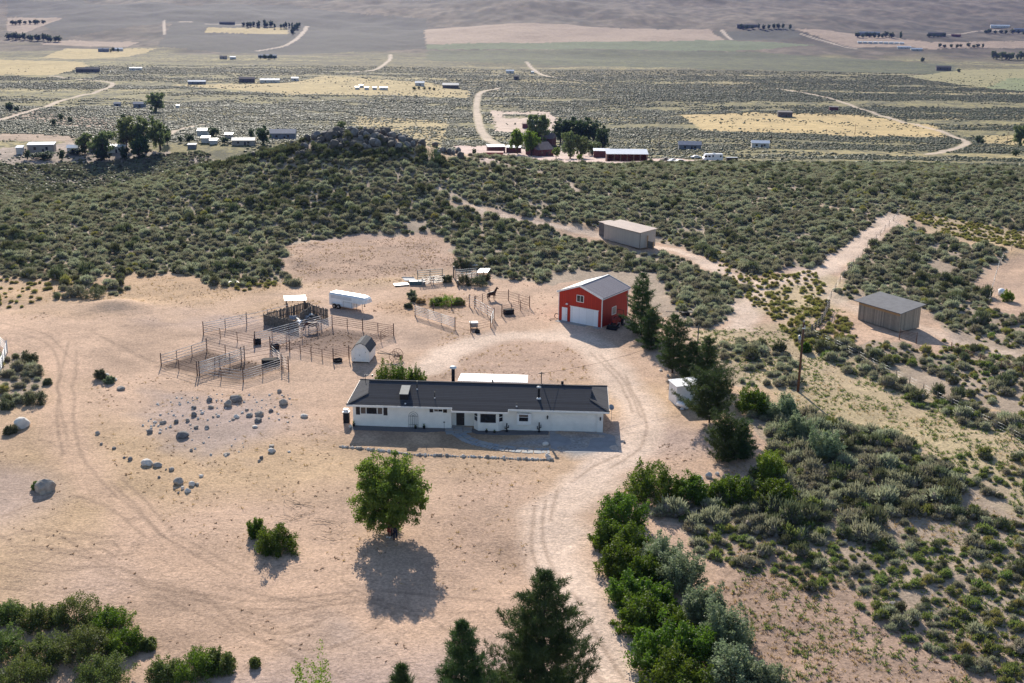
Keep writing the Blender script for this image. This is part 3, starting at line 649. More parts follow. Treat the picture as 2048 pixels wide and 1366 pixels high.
# roof fittings
def rz(v): return HE + v * SL
sk = MB(); v0 = 1.1
sk.add([(5.85, v0, rz(v0) - .02), (6.75, v0, rz(v0) - .02), (6.75, v0 + 1.9, rz(v0 + 1.9) - .02), (5.85, v0 + 1.9, rz(v0 + 1.9) - .02), (5.85, v0, rz(v0) + .62), (6.75, v0, rz(v0) + .62), (6.75, v0 + 1.9, rz(v0 + 1.9) + .35), (5.85, v0 + 1.9, rz(v0 + 1.9) + .35)],
       [(0, 1, 5, 4), (1, 2, 6, 5), (2, 3, 7, 6), (3, 0, 4, 7)], 0)
sk.add([(5.80, v0 - .06, rz(v0) + .62), (6.80, v0 - .06, rz(v0) + .62), (6.80, v0 + 1.95, rz(v0 + 1.9) + .36), (5.80, v0 + 1.95, rz(v0 + 1.9) + .36), (5.80, v0 - .06, rz(v0) + .70), (6.80, v0 - .06, rz(v0) + .70), (6.80, v0 + 1.95, rz(v0 + 1.9) + .44), (5.80, v0 + 1.95, rz(v0 + 1.9) + .44)],
       [(0, 3, 2, 1), (4, 5, 6, 7), (0, 1, 5, 4), (1, 2, 6, 5), (2, 3, 7, 6), (3, 0, 4, 7)], 1)
sk.build('roof_cooler', [M['black'], surf('weathered_cooler_lid', (.17, .19, .20), (.13, .145, .15), 2, .7)], roof)
def vent(u, v, h, r, mi='dark_metal', collar=True, capm=None):
    z = rz(v) if v < hv else HR - (v - hv) * SL
    q = MB().tube((u, v, z - .05), (u, v, z + h), r, r, 10, 0)
    if collar: q.tube((u, v, z - .04), (u, v, z + .10), r * 2.4, r * 1.2, 10, 1)
    if capm: q.tube((u, v, z + h + .04), (u, v, z + h + .13), r * 1.9, r * 1.9, 12, 1).tube((u, v, z + h + .13), (u, v, z + h + .2), r * 1.9, .02, 12, 1)
    q.build('vent_pipe', [M[mi], M['white_metal']], roof)
vent(7.55, 3.0, 1.0, .05); vent(9.72, 1.55, .75, .04); vent(6.55, .45, .30, .05); vent(19.0, .5, .35, .05)
vent(21.4, 2.0, 1.25, .13, 'black', True, True)
vent(24.0, 4.9, .45, .16, 'black', False); vent(16.0, 5.2, .45, .09, 'dark_metal', False)
ch = MB().tube((11.2, 7.6, 3.0), (11.2, 7.6, 4.75), .2, .2, 12, 0).tube((11.2, 7.6, 4.8), (11.2, 7.6, 4.98), .40, .40, 14, 1).tube((11.2, 7.6, 4.98), (11.2, 7.6, 5.04), .40, .10, 14, 1)
ch.build('chimney', [M['black'], M['white_metal']], roof)
MB().tube((21.6, 5.0, 3.8), (21.6, 5.0, 5.5), .05, .05, 8).box(21.25, 4.98, 5.25, 21.95, 5.02, 5.31).box(21.4, 4.9, 5.33, 21.5, 5.1, 5.42).build('service_mast', M['dark_metal'], roof)
MB().tube((.9, 7.2, HE + .3), (.9, 7.2, HE + 1.25), .03).box(.75, 7.18, HE + 1.1, 1.75, 7.22, HE + 1.13).box(1.65, 7.1, HE + .95, 1.8, 7.3, HE + 1.2).build('antenna', M['dark_metal'], roof)
# white patio cover at the back and its posts
pc = thing('patio_cover', 'white ribbed metal patio cover standing behind the dark roof of the house', 'patio cover', hw(11.6, HW + .03), HROT)
MB().add([(0, 0, 2.75), (8.3, 0, 2.75), (8.2, 3.4, 2.55), (.1, 3.4, 2.55), (0, 0, 2.83), (8.3, 0, 2.83), (8.2, 3.4, 2.63), (.1, 3.4, 2.63)], [(0, 3, 2, 1), (4, 5, 6, 7), (0, 1, 5, 4), (1, 2, 6, 5), (2, 3, 7, 6), (3, 0, 4, 7)]).build('roof', M['tin_white'], pc)
for x in (.3, 4.1, 7.9): MB().box(x - .05, 3.2, 0, x + .05, 3.3, 2.54).build('post', M['white_trim'], pc)
for u, v, sx in ((4.6, HW + 1.3, 1.2), (20.8, HW + 1.0, 1.1)):
    pass
# dish at the garage end
sdh = thing('satellite_dish', 'small grey satellite dish on a mast at the garage end of the house', 'satellite dish', hw(HL + .35, 2.4), HROT + .5)
MB().tube((0, 0, 0), (0, 0, 2.3), .018, .018, 8).build('mast', M['grey_metal'], sdh)
dd = MB(); vs_ = [(0, 0, 0)] + [(r * math.cos(t), -.35 * r * r, r * math.sin(t)) for r in (.16, .34) for t in np.linspace(0, 2 * math.pi, 14, endpoint=False)]
dd.add(vs_, [(0, 1 + i, 1 + (i + 1) % 14) for i in range(14)] + [(1 + i, 15 + i, 15 + (i + 1) % 14, 1 + (i + 1) % 14) for i in range(14)], 0, True)
dd.tube((0, -.05, -.3), (0, -.5, -.05), .015)
o = dd.build('reflector', M['grey_metal'], sdh); o.location = (0, .1, 2.35); o.rotation_euler = (R(-35), 0, 0)
# beds, path and apron in front of the house
def sheet(name, pts, mat_, h=.012, kind='structure', world=None):
    P = [tuple(q[:2]) for q in pts]
    vv = [(x, y, float(zt(x, y)) + h) for x, y in P]
    o_ = MB().add(vv + [(x, y, z - .3) for x, y, z in vv], [tuple(range(len(P)))] + [(i, (i + 1) % len(P), len(P) + (i + 1) % len(P), len(P) + i)[::-1] for i in range(len(P))]).build(name, mat_)
    return lab(o_, kind=kind)
def wob_edge(pts, amp, n, seed):
    r_ = random.Random(seed); out = []
    for (a, b_) in zip(pts, pts[1:] + pts[:1]):
        for k in range(n):
            t = k / n; out.append((a[0] + (b_[0] - a[0]) * t + r_.uniform(-amp, amp), a[1] + (b_[1] - a[1]) * t + r_.uniform(-amp, amp)))
    return out
for pts, sd_ in (([(.3, OF - .02), (11.5, OF - .02), (11.6, -.30), (9.0, -.75), (.5, -.75)], 1), ([(14.0, .78), (14.75, .06), (17.0, .06), (17.6, OF - .02), (22.6, OF - .02), (22.6, -.62), (18.0, -.85), (14.6, -.9), (13.7, .1)], 2)):
    sheet('gravel_bed', [hw(*q) for q in wob_edge(pts, .05, 5, sd_)], M['gravel'], .03)
sheet('driveway_apron', [hw(*q) for q in wob_edge([(22.7, OF + .05), (28.5, OF - .1), (29.9, -.5), (30.2, -5.2), (24.6, -5.6), (22.9, -4.6), (22.75, -1)], .12, 5, 3)], M['pad'], .012)
pp = smooth_line([hw(12.6, 1.3)[:2], hw(12.5, .2)[:2], hw(12.9, -1.3)[:2], hw(14.4, -3.2)[:2], hw(17.2, -4.6)[:2], hw(20.2, -5.3)[:2], hw(22.8, -5.2)[:2]], 9)
pb = MB(); rr = random.Random(5)
for i in range(len(pp) - 1):
    a = Vector((*pp[i], 0)); b_ = Vector((*pp[i + 1], 0)); t = (b_ - a); n = Vector((-t.y, t.x, 0)).normalized(); wd_ = 1.5 if i < 16 else .8
    m_ = 3 if i < 16 else 2
    for k in range(m_):
        q0 = -wd_ + 2 * wd_ * k / m_ + rr.uniform(.02, .08); q1 = -wd_ + 2 * wd_ * (k + 1) / m_ - rr.uniform(.02, .08)
        j = lambda: Vector((rr.uniform(-.07, .07), rr.uniform(-.07, .07), 0))
        cs = [a + t * .05 + n * q0 + j(), a + t * .95 + n * q0 + j(), a + t * .95 + n * q1 + j(), a + t * .05 + n * q1 + j()]
        if (cs[1] - cs[0]).cross(cs[3] - cs[0]).z < 0: cs.reverse()
        pb.prism([(c.x, c.y) for c in cs], -.05, .035 + rr.uniform(0, .02), rr.choice((0, 0, 1)))
lab(pb.build('path', [M['flag'], surf('buff_flagstone', (.42, .36, .30), (.30, .27, .25), 1, .8, .3, 5)]), kind='structure')
# things against the front wall
tr = thing('garden_trellis', 'arched dark metal trellis leaning on the white front wall', 'trellis', hw(6.9, OF - .08), HROT)
tb = MB()
for q, h in ((0, 1.35), (.22, 1.45), (.42, 1.5), (.62, 1.5), (.82, 1.45), (1.04, 1.35)): tb.tube((q, 0, 0), (q, 0, h), .016, .016, 5)
for r_ in (.52, .30):
    tb.path([(.52 + r_ * math.cos(t), 0, 1.35 + r_ * math.sin(t)) for t in np.linspace(0, math.pi, 13)], .016, 5)
for z in (.35, 1.35): tb.tube((0, 0, z), (1.04, 0, z), .014, .014, 5)
tb.lathe([(.0, .0), (.06, .04), (.0, .08)], 6, 0, (.5, 0, 1.38))
tb.build('frame', M['dark_metal'], tr)
def cactus(u, v, h, label):
    c = thing('metal_cactus', label, 'garden ornament', hw(u, v), HROT); q = MB()
    q.tube((0, 0, 0), (0, 0, h), .09, .075, 8).lathe([(.075, 0), (.05, .05), (0, .07)], 8, 0, (0, 0, h))
    for s, z0 in ((-1, .35), (1, .5)):
        q.tube((0, 0, h * z0), (s * .2, 0, h * z0), .05, .05, 7).tube((s * .2, 0, h * z0 - .03), (s * .2, 0, h * (z0 + .3)), .055, .045, 7)
    q.build('stem', M['dark_metal'], c)
    MB().tube((0, 0, 0), (0, 0, .14), .13, .16, 10).build('pot', M['black'], c)
cactus(17.95, OF - .5, .95, 'dark metal cactus ornament beside the bay window'); cactus(21.55, OF - .45, 1.15, 'tall dark metal cactus ornament next to the garage door')
def pot_plant(u, v, h, label):
    c = thing('potted_plant', label, 'potted plant', hw(u, v), HROT)
    MB().lathe([(0, 0), (.12, 0), (.17, h * .45), (.15, h * .45), (0, h * .42)], 10).build('pot', M['black'], c)
    q = MB(); r_ = random.Random(int(u * 10))
    for k in range(26):
        t = r_.uniform(0, 6.28); l_ = h * r_.uniform(.35, .6); e = r_.uniform(.05, .2)
        q.add([(0.02, 0, h * .42), (-.02, .02, h * .42), (e * math.cos(t), e * math.sin(t), h * .42 + l_)], [(0, 1, 2)])
    q.build('leaves', M['hedge'], c)
pot_plant(7.7, OF - .4, .55, 'small potted plant at the foot of the arched trellis'); pot_plant(8.65, OF - .35, .7, 'potted plant on the gravel just past the trellis')
pot_plant(.7, OF - .3, .8, 'potted plant at the bedroom corner of the house'); pot_plant(15.7, -.35, .5, 'small potted plant under the big bay window'); pot_plant(16.6, -.4, .4, 'tiny potted plant under the bay window edge near the cactus')
pl_ = thing('path_light', 'thin black path light on the gravel beside the front door', 'path light', hw(10.95, -.05), HROT)
MB().tube((0, 0, 0), (0, 0, .95), .018, .018, 6).build('post', M['dark_metal'], pl_); MB().tube((0, 0, .95), (0, 0, 1.03), .12, .03, 10).tube((0, 0, .88), (0, 0, .95), .05, .05, 8).build('lamp_shade', M['dark_metal'], pl_)
bn = thing('storage_bin', 'black storage bin with a white lid beside the bedroom end wall', 'bin', hw(-.35, 1.5), HROT)
MB().box(-.32, -.3, 0, .32, .3, 1.25).build('body', M['black'], bn); MB().box(-.36, -.34, 1.25, .36, .34, 1.36).box(-.3, -.2, 1.36, .2, .25, 1.62).build('lid', M['white_metal'], bn)

# ------------------------------------------------------------------ red barn
BX, BY, BROT, BW, BL, BE, BA = 6.95, 167.0, -.5925, 7.35, 7.9, 4.45, 5.78
barn = thing('red_barn', 'red metal barn with white trim, white doors and ribbed grey roof', 'barn', (BX, BY, 0), BROT)
wl = MB().prism_y([(0, 0), (BW, 0), (BW, BE), (BW / 2, BA), (0, BE)], 0, BL)
wl.m[1] = 1; wl.m[4] = 1; wl.m[3] = 0
wl.build('wall', [M['red_wall'], M['red_wall_side']], barn)
oh = .25; sl = (BA - BE) / (BW / 2)
rb = MB()
for s in (0, 1):
    x0, x1 = (-oh, BW / 2) if s == 0 else (BW / 2, BW + oh)
    z0, z1 = (BE - oh * sl, BA) if s == 0 else (BA, BE - oh * sl)
    rb.add([(x0, -oh, z0 + .02), (x1, -oh, z1 + .02), (x1, BL + oh, z1 + .02), (x0, BL + oh, z0 + .02), (x0, -oh, z0 + .10), (x1, -oh, z1 + .10), (x1, BL + oh, z1 + .10), (x0, BL + oh, z0 + .10)],
           [(0, 3, 2, 1), (4, 5, 6, 7), (0, 1, 5, 4), (1, 2, 6, 5), (2, 3, 7, 6), (3, 0, 4, 7)])
brf = rb.build('roof', M['barn_roof'], barn)
tm = MB()
for y in (-oh - .02, BL + oh + .02):
    for a, b_ in (((-oh, BE - oh * sl), (BW / 2, BA)), ((BW / 2, BA), (BW + oh, BE - oh * sl))):
        tm.beam((a[0], y, a[1] + .03), (b_[0], y, b_[1] + .03), .05, .26)
tm.beam((BW / 2, -oh, BA + .12), (BW / 2, BL + oh, BA + .12), .22, .05)
tm.build('rake_trim', M['white_trim'], brf)
for x in (-.012, BW + .012):
  for yy in ((-.03, .10), (BL - .1, BL + .03)):
    MB().box(x - .05, yy[0], 0, x + .05, yy[1], BE - .1).build('corner_trim', M['white_trim'], barn)
for x in ():
    s = 1 if x > 0 else -1
    ct.box(x - .06, -.03, 0, x + .06, .10, BE - .1).box(x - .04, BL - .1, 0, x + .04, BL + .03, BE - .1)
MB().beam((BW + oh - .02, -oh, BE - oh * sl - .06), (BW + oh - .02, BL + oh, BE - oh * sl - .06), .12, .12).beam((-oh + .02, -oh, BE - oh * sl - .06), (-oh + .02, BL + oh, BE - oh * sl - .06), .12, .12).build('gutter', M['white_trim'], barn)
dr = MB().box(.57, -.05, .02, 1.50, -.003, 2.08).build('door', M['barn_door'], barn)
MB().tube((1.4, -.09, 1.0), (1.4, -.05, 1.0), .03).build('handle', M['dark_metal'], dr)
gdr = MB().box(2.05, -.06, .02, 6.78, -.003, 2.42).box(2.05, -.085, 1.18, 6.78, -.061, 1.22).box(4.40, -.085, .02, 4.44, -.061, 2.42)
gdr.build('sliding_door', M['barn_door'], barn)
MB().box(1.95, -.10, 2.42, 6.9, -.003, 2.52).build('door_track', M['white_trim'], barn)
window(barn, 3.12, 4.22, 3.35, 4.28, 0, split=(3.67,))
MB().tube((1.55, -.04, 2.75), (1.55, -.3, 2.85), .03).tube((1.55, -.3, 2.85), (1.45, -.36, 2.68), .09, .12, 8).tube((1.55, -.3, 2.85), (1.7, -.36, 2.7), .09, .12, 8).build('flood_lamp', M['white_metal'], barn)
sw = MB(); X0 = BW
sw.box(X0 + .002, 3.0, 1.22, X0 + .05, 4.3, 1.30).box(X0 + .002, 3.0, 2.35, X0 + .05, 4.3, 2.43).box(X0 + .002, 3.0, 1.30, X0 + .05, 3.08, 2.35).box(X0 + .002, 4.22, 1.30, X0 + .05, 4.3, 2.35)
sw = sw.build('window', M['white_trim'], barn); MB().box(X0 + .002, 3.08, 1.30, X0 + .02, 4.22, 2.35).build('pane', surf('dusty_glass', (.28, .28, .27), (.2, .2, .19), 2, .3), sw)
sheet('concrete_apron', [Vector((BX, BY, 0)) + Matrix.Rotation(BROT, 3, 'Z') @ Vector(q) for q in ((-.1, -.02, 0), (-.1, -1.0, 0), (BW + .1, -1.0, 0), (BW + .1, -.02, 0))], M['pad'], .02)
def lwp(base, rot, x, y): return base + Matrix.Rotation(rot, 3, 'Z') @ Vector((x, y, 0))
# tractor with a front loader, facing the yard
tp = lwp(Vector((BX, BY, 0)), BROT, BW + 1.5, 1.9)
tk = thing('farm_tractor', 'red farm tractor with black loader bucket parked along the barn side wall', 'tractor', tp, BROT + .15)
MB().box(-.32, -.9, .75, .32, .55, 1.3).box(-.30, -1.0, .8, .30, -.9, 1.2).build('hood', M['red_paint'], tk)
MB().box(-.4, .5, .55, .4, 1.5, .95).box(-.62, .75, 1.0, -.42, 1.5, 1.12).box(.42, .75, 1.0, .62, 1.5, 1.12).build('chassis', M['red_paint'], tk)
MB().box(-.25, .9, .95, .25, 1.35, 1.1).box(-.25, 1.3, 1.1, .25, 1.4, 1.5).build('seat', M['black'], tk)
MB().tube((-.5, 1.45, .95), (-.5, 1.45, 2.2), .04).tube((.5, 1.45, .95), (.5, 1.45, 2.2), .04).tube((-.5, 1.45, 2.2), (.5, 1.45, 2.2), .04).build('roll_bar', M['dark_metal'], tk)
MB().tube((0, .62, 1.2), (0, .72, 1.45), .02).lathe([(.17, 0), (.2, .02), (.17, .04)], 12, 0, (0, .72, 1.44)).build('steering_wheel', M['black'], tk)
MB().tube((.2, -.5, 1.3), (.2, -.5, 1.8), .03).build('exhaust', M['dark_metal'], tk)
def wheel(par, x, y, r, w, name='wheel'):
    o_ = MB().tube((x - w / 2, y, r), (x + w / 2, y, r), r, r, 18).build(name, M['tyre'], par)
    MB().tube((x - w / 2 - .01, y, r), (x + w / 2 + .01, y, r), r * .5, r * .5, 12).build('rim', M['grey_metal'], o_)
for s in (-1, 1): wheel(tk, s * .62, 1.1, .58, .32); wheel(tk, s * .55, -.65, .36, .22)
for s in (-1, 1): MB().beam((s * .48, .3, 1.1), (s * .48, -1.0, 1.0), .08, .12).beam((s * .48, -1.0, 1.0), (s * .48, -1.65, .35), .08, .12).build('loader_arm', M['red_paint'], tk)
MB().add([(-.8, -1.7, .1), (.8, -1.7, .1), (.8, -1.7, .65), (-.8, -1.7, .65), (-.8, -2.25, .06), (.8, -2.25, .06)], [(0, 1, 2, 3), (0, 4, 5, 1), (0, 3, 4), (1, 5, 2)]).box(-.8, -1.72, .1, .8, -1.66, .66).build('bucket', M['black'], tk)
hr = thing('garden_hose_reel', 'dark scrap wheel and hose leaning at the barn front corner', 'scrap', lwp(Vector((BX, BY, 0)), BROT, -.45, .3), BROT)
MB().path([(.0 + .4 * math.cos(t), -.1 + .05 * math.sin(3 * t), .45 + .4 * math.sin(t)) for t in np.linspace(0, 6.28, 15)], .05, 6).build('wheel', M['black'], hr)
MB().path([(-.2, -.3, .04), (-.7, -.8, .04), (-.5, -1.3, .04), (-.1, -1.5, .04)], .04, 6).build('hose', M['black'], hr)

# ------------------------------------------------------------------ other sheds
def rect_frame(A, B):
    """yaw of the line A->B on the ground"""
    return math.atan2(B.y - A.y, B.x - A.x)
# white gambrel storage shed on skids
gA, gB = at(704.2, 732.5), at(739.8, 732.5)
gr = rect_frame(gA, gB) - .05; gw = 2.4; gl = 3.6
gs = thing('storage_shed', 'small white gambrel storage shed with dark shingle roof on skids', 'shed', gA, gr)
prof = [(0, .18), (gw, .18), (gw, 1.62), (gw * .77, 2.38), (gw / 2, 2.68), (gw * .23, 2.38), (0, 1.62)]
MB().prism_y(prof, 0, gl).build('wall', M['white_wall'], gs)
q = MB(); top = [(gw + .12, 1.50), (gw * .77 + .03, 2.42), (gw / 2, 2.74), (gw * .23 - .03, 2.42), (-.12, 1.50)]
for a, b_ in zip(top[:-1], top[1:]):
    q.add([(a[0], -.08, a[1]), (a[0], gl + .08, a[1]), (b_[0], gl + .08, b_[1]), (b_[0], -.08, b_[1]), (a[0], -.08, a[1] + .05), (a[0], gl + .08, a[1] + .05), (b_[0], gl + .08, b_[1] + .05), (b_[0], -.08, b_[1] + .05)],
          [(0, 1, 2, 3), (7, 6, 5, 4), (0, 4, 5, 1), (1, 5, 6, 2), (2, 6, 7, 3), (3, 7, 4, 0)])
q.build('roof', banded('shed_shingle', (.05, .055, .065), (.03, .032, .04), 2, .14, .82, .85, .4, .3), gs)
dq = MB().box(.45, -.03, .25, gw / 2 - .01, -.003, 1.95).box(gw / 2 + .01, -.03, .25, gw - .45, -.003, 1.95).build('door', M['white_trim'], gs)
MB().box(gw / 2 - .09, -.06, 1.0, gw / 2 - .05, -.031, 1.15).build('handle', M['dark_metal'], dq)
for x_, z_ in ((.42, .6), (gw - .5, 1.5)): MB().box(x_, -.05, z_, x_ + .08, -.031, z_ + .08).build('hinge', M['dark_metal'], dq)
MB().box(.1, 0, 0, .3, gl, .178).box(gw - .3, 0, 0, gw - .1, gl, .178).build('skid', M['wood_old'], gs)
# wooden run-in shed
wA = at(1714, 623); wB = at(1796, 649)
wr = rect_frame(wA, wB); ww = (wB - wA).length; wdp = 4.4
ws = thing('wooden_shed', 'weathered board run-in shed with flat grey roof in the scrub', 'shed', wA, wr)
hF, hB = 2.75, 3.5
MB().add([(0, 0, 0), (ww, 0, 0), (ww, wdp, 0), (0, wdp, 0), (0, 0, hF), (ww, 0, hF), (ww, wdp, hB), (0, wdp, hB)], [(0, 1, 5, 4), (2, 3, 7, 6)], 0).add([(ww, 0, 0), (ww, wdp, 0), (ww, wdp, hB), (ww, 0, hF)], [(0, 1, 2, 3)], 1).add([(0, 0, 0), (0, wdp, 0), (0, wdp, hB), (0, 0, hF)], [(3, 2, 1, 0)], 1).build('wall', [M['wood_grey'], M['wood_side']], ws)
e = .35
MB().add([(-.8, -e, hF), (ww + e, -e, hF), (ww + e + .2, wdp + e, hB + .06), (-.4, wdp + e, hB + .06), (-.8, -e, hF + .1), (ww + e, -e, hF + .1), (ww + e + .2, wdp + e, hB + .16), (-.4, wdp + e, hB + .16)], [(0, 3, 2, 1), (4, 5, 6, 7), (0, 1, 5, 4), (1, 2, 6, 5), (2, 3, 7, 6), (3, 0, 4, 7)]).build('roof', M['shed_roof'], ws)
MB().box(0, -.05, hF - .42, ww, -.003, hF - .03).build('fascia_board', M['wood_new'], ws)
# tan equipment shed
tA = at(1203, 474); tB = at(1275, 495)
tr_ = rect_frame(tA, tB); tw = (tB - tA).length; td = 4.0
ts = thing('tan_shed', 'long tan metal shed with rusty low roof among the sagebrush', 'shed', tA, tr_)
MB().add([(0, 0, 0), (tw, 0, 0), (tw, td, 0), (0, td, 0), (0, 0, 3.0), (tw, 0, 3.0), (tw, td, 3.35), (0, td, 3.35)], [(0, 1, 5, 4), (2, 3, 7, 6)], 0).add([(tw, 0, 0), (tw, td, 0), (tw, td, 3.35), (tw, 0, 3.0)], [(0, 1, 2, 3)], 1).add([(0, 0, 0), (0, td, 0), (0, td, 3.35), (0, 0, 3.0)], [(3, 2, 1, 0)], 1).build('wall', [M['tan_wall'], M['tan_wall_side']], ts)
MB().add([(-.15, -.2, 3.0), (tw + .2, -.2, 3.0), (tw + .2, td + .3, 3.38), (-.15, td + .3, 3.38), (-.15, -.2, 3.09), (tw + .2, -.2, 3.09), (tw + .2, td + .3, 3.47), (-.15, td + .3, 3.47)], [(0, 3, 2, 1), (4, 5, 6, 7), (0, 1, 5, 4), (1, 2, 6, 5), (2, 3, 7, 6), (3, 0, 4, 7)]).build('roof', M['tan_roof'], ts)
MB().box(-2.6, .9, 0, -.003, td - .3, 2.9).build('lean_to_wall', surf('grey_shed_board', (.15, .14, .14), (.11, .1, .1), 1, .8), ts)
MB().box(-2.75, .75, 2.903, .0 - .16, td - .1, 2.98).build('lean_to_roof', M['tan_roof'], ts)
MB().box(tw - .05, -.03, 0, tw + .03, .04, 3.0).build('corner_trim', M['dark_metal'], ts)
lp = thing('low_partition', 'short grey panel fence at the end of the tan shed', 'fence', lwp(tA, tr_, tw + .35, 1.6), tr_)
MB().box(0, 0, 0, 1.6, .08, 1.35).build('panel', M['wood_old'], lp); MB().box(-.06, -.06, 0, .06, .14, 2.4).box(1.6, -.06, 0, 1.72, .14, 1.5).build('post', M['wood_new'], lp)
# white shed under the pine
sA, sB = at(1339.5, 791.5), at(1355, 805)
sr = rect_frame(sA, sB); sl_ = (sB - sA).length
s2 = thing('white_shed', 'white metal shed half hidden behind a spreading pine', 'shed', sA, sr)
sh1, sh2, sdp = 2.4, 2.5, 3.4
def quadbox(P0, P1, h0, h1, y0, y1):
    pass
MB().add([(0, 0, 0), (sl_, 0, 0), (sl_, sdp, 0), (0, sdp, 0), (0, 0, sh1), (sl_, 0, sh1), (sl_, sdp, sh2), (0, sdp, sh2)], [(0, 1, 5, 4), (1, 2, 6, 5), (2, 3, 7, 6), (3, 0, 4, 7)]).build('wall', M['white_metal'], s2)
MB().add([(-.15, -.15, sh1), (sl_ + .15, -.15, sh1), (sl_ + .15, sdp + .2, sh2 + .03), (-.15, sdp + .2, sh2 + .03), (-.15, -.15, sh1 + .08), (sl_ + .15, -.15, sh1 + .08), (sl_ + .15, sdp + .2, sh2 + .11), (-.15, sdp + .2, sh2 + .11)], [(0, 3, 2, 1), (4, 5, 6, 7), (0, 1, 5, 4), (1, 2, 6, 5), (2, 3, 7, 6), (3, 0, 4, 7)]).build('roof', M['tin_white'], s2)
tk2 = thing('propane_tank', 'white round ended tank lying beside the white shed', 'tank', at(1368, 810), sr + .5)
MB().tube((-.7, 0, .5), (.7, 0, .5), .33, .33, 12).lathe([(.33, 0), (.2, .16), (0, .2)], 12, 0, (0, 0, 0)).build('tank', M['white_metal'], tk2)
MB().box(-.5, -.3, 0, -.4, .3, .3).box(.4, -.3, 0, .5, .3, .3).build('leg', M['grey_metal'], tk2)

# ------------------------------------------------------------------ foliage builders
def blades(P, D, L, W, g, taper=.45, tw=None):
    """n narrow quads rooted at P, pointing along D"""
    n = len(P); r = g.normal(size=(n, 3)); s = np.cross(D, r); s /= np.linalg.norm(s, axis=1, keepdims=True) + 1e-9
    L = np.asarray(L).reshape(-1, 1) * np.ones((n, 1)); W = np.asarray(W).reshape(-1, 1) * np.ones((n, 1))
    V = np.stack([P - s * W / 2, P + s * W / 2, P + D * L + s * W / 2 * taper, P + D * L - s * W / 2 * taper], 1).reshape(-1, 3)
    return V, np.arange(4 * n).reshape(-1, 4)
def leaves(P, size, g, flat=0.0, aspect=1.5):
    n = len(P); a = g.normal(size=(n, 3)); a[:, 2] *= (1 - flat); a /= np.linalg.norm(a, axis=1, keepdims=True) + 1e-9
    r = g.normal(size=(n, 3)); b_ = np.cross(a, r); b_ /= np.linalg.norm(b_, axis=1, keepdims=True) + 1e-9
    s = np.asarray(size).reshape(-1, 1) * g.uniform(.7, 1.3, (n, 1))
    V = np.stack([P - a * s * aspect / 2, P + b_ * s / 2, P + a * s * aspect / 2, P - b_ * s / 2], 1).reshape(-1, 3)
    return V, np.arange(4 * n).reshape(-1, 4)
def sph(n, g, zmin=-1.0):
    z = g.uniform(zmin, 1, n); t = g.uniform(0, 2 * math.pi, n); r = np.sqrt(1 - z * z)
    return np.c_[r * np.cos(t), r * np.sin(t), z]
def join(parts):
    V = []; Q = []; k = 0
    for v, q in parts: V.append(v); Q.append(q + k); k += len(v)
    return np.vstack(V), np.vstack(Q)
def bush_mesh(name, seed, n=420, L=.24, W=.085, h=.95, lobes=6, spread=.45, upb=.55, mats=None):
    """dome of upright sprigs, radius about 1, over a low twiggy core"""
    g = np.random.default_rng(seed)
    lc = np.c_[g.uniform(-spread, spread, lobes), g.uniform(-spread, spread, lobes), g.uniform(.12, .32, lobes)]
    lr = g.uniform(.42, .62, lobes)
    k = g.integers(0, lobes, n); d = sph(n, g, -.25)
    P = lc[k] + d * lr[k][:, None] * g.uniform(.55, 1.0, (n, 1)) * np.array([1, 1, h])
    P[:, 2] = np.maximum(P[:, 2], .02)
    D = d + np.array([0, 0, upb]) + g.normal(size=(n, 3)) * .3; D /= np.linalg.norm(D, axis=1, keepdims=True)
    V, Q = blades(P, D, L * g.uniform(.6, 1.3, n), W, g)
    # core
    cv = []; cf = []
    for c, r in zip(lc, lr):
        b0 = len(cv); m_ = 6
        for j, (rr_, zz) in enumerate(((.55, -.15), (.72, .15), (.45, .48))):
            for i in range(m_): cv.append((c[0] + r * rr_ * math.cos(6.283 * i / m_ + j), c[1] + r * rr_ * math.sin(6.283 * i / m_ + j), max(c[2] + r * zz * h, -.05)))
        for j in range(2):
            for i in range(m_): cf.append((b0 + j * m_ + i, b0 + j * m_ + (i + 1) % m_, b0 + (j + 1) * m_ + (i + 1) % m_, b0 + (j + 1) * m_ + i))
        cf.append((b0 + 12, b0 + 13, b0 + 14, b0 + 15)); cf.append((b0 + 12, b0 + 15, b0 + 16, b0 + 17))
    V2, Q2 = join([(V, Q), (np.array(cv), np.array(cf))])
    me_ = arr_mesh(name, V2, Q2, False, np.r_[np.zeros(len(Q), int), np.ones(len(cf), int)])
    for m_ in mats: me_.materials.append(m_)
    return me_
PROTO = dict(
    sage=[bush_mesh('sagebrush', 100 + i, 460, .25, .085, .95, 6 + i % 3, .45, .5, (M['sage'], M['twig'])) for i in range(5)],
    dark=[bush_mesh('dark_brush', 120 + i, 420, .30, .08, 1.15, 5, .4, .8, (M['sage_dark'], M['twig'])) for i in range(3)],
    weed=[bush_mesh('green_shrub', 140 + i, 380, .26, .10, .8, 6, .5, .45, (M['weed'], M['twig'])) for i in range(3)],
    rabbit=[bush_mesh('rabbitbrush', 160 + i, 380, .28, .075, .9, 5, .4, .8, (M['rabbit'], M['twig'])) for i in range(3)])
NAMES = dict(sage=('sagebrush', 'grey-green sagebrush'), dark=('dark_brush', 'dark olive brush'), weed=('green_shrub', 'low bright green shrub'), rabbit=('rabbitbrush', 'yellow-green rabbitbrush'))
WHERE = ['on the slope behind the horse corrals', 'on the flat beyond the red barn and tan shed', 'in the block above the wooden shed', 'on the flat below the wooden shed', 'around the slim pole behind the pines',
         'along the wire fence below the wooden shed', 'on the bank beside the leafy roadside hedge', 'on the lower bank past the hedge', 'beside the white rail fence', 'on the dirt mound past the corrals', 'at the edge of the weedy flat above the lower bank']
pts = []     # x, y, radius, height factor, kind, zone
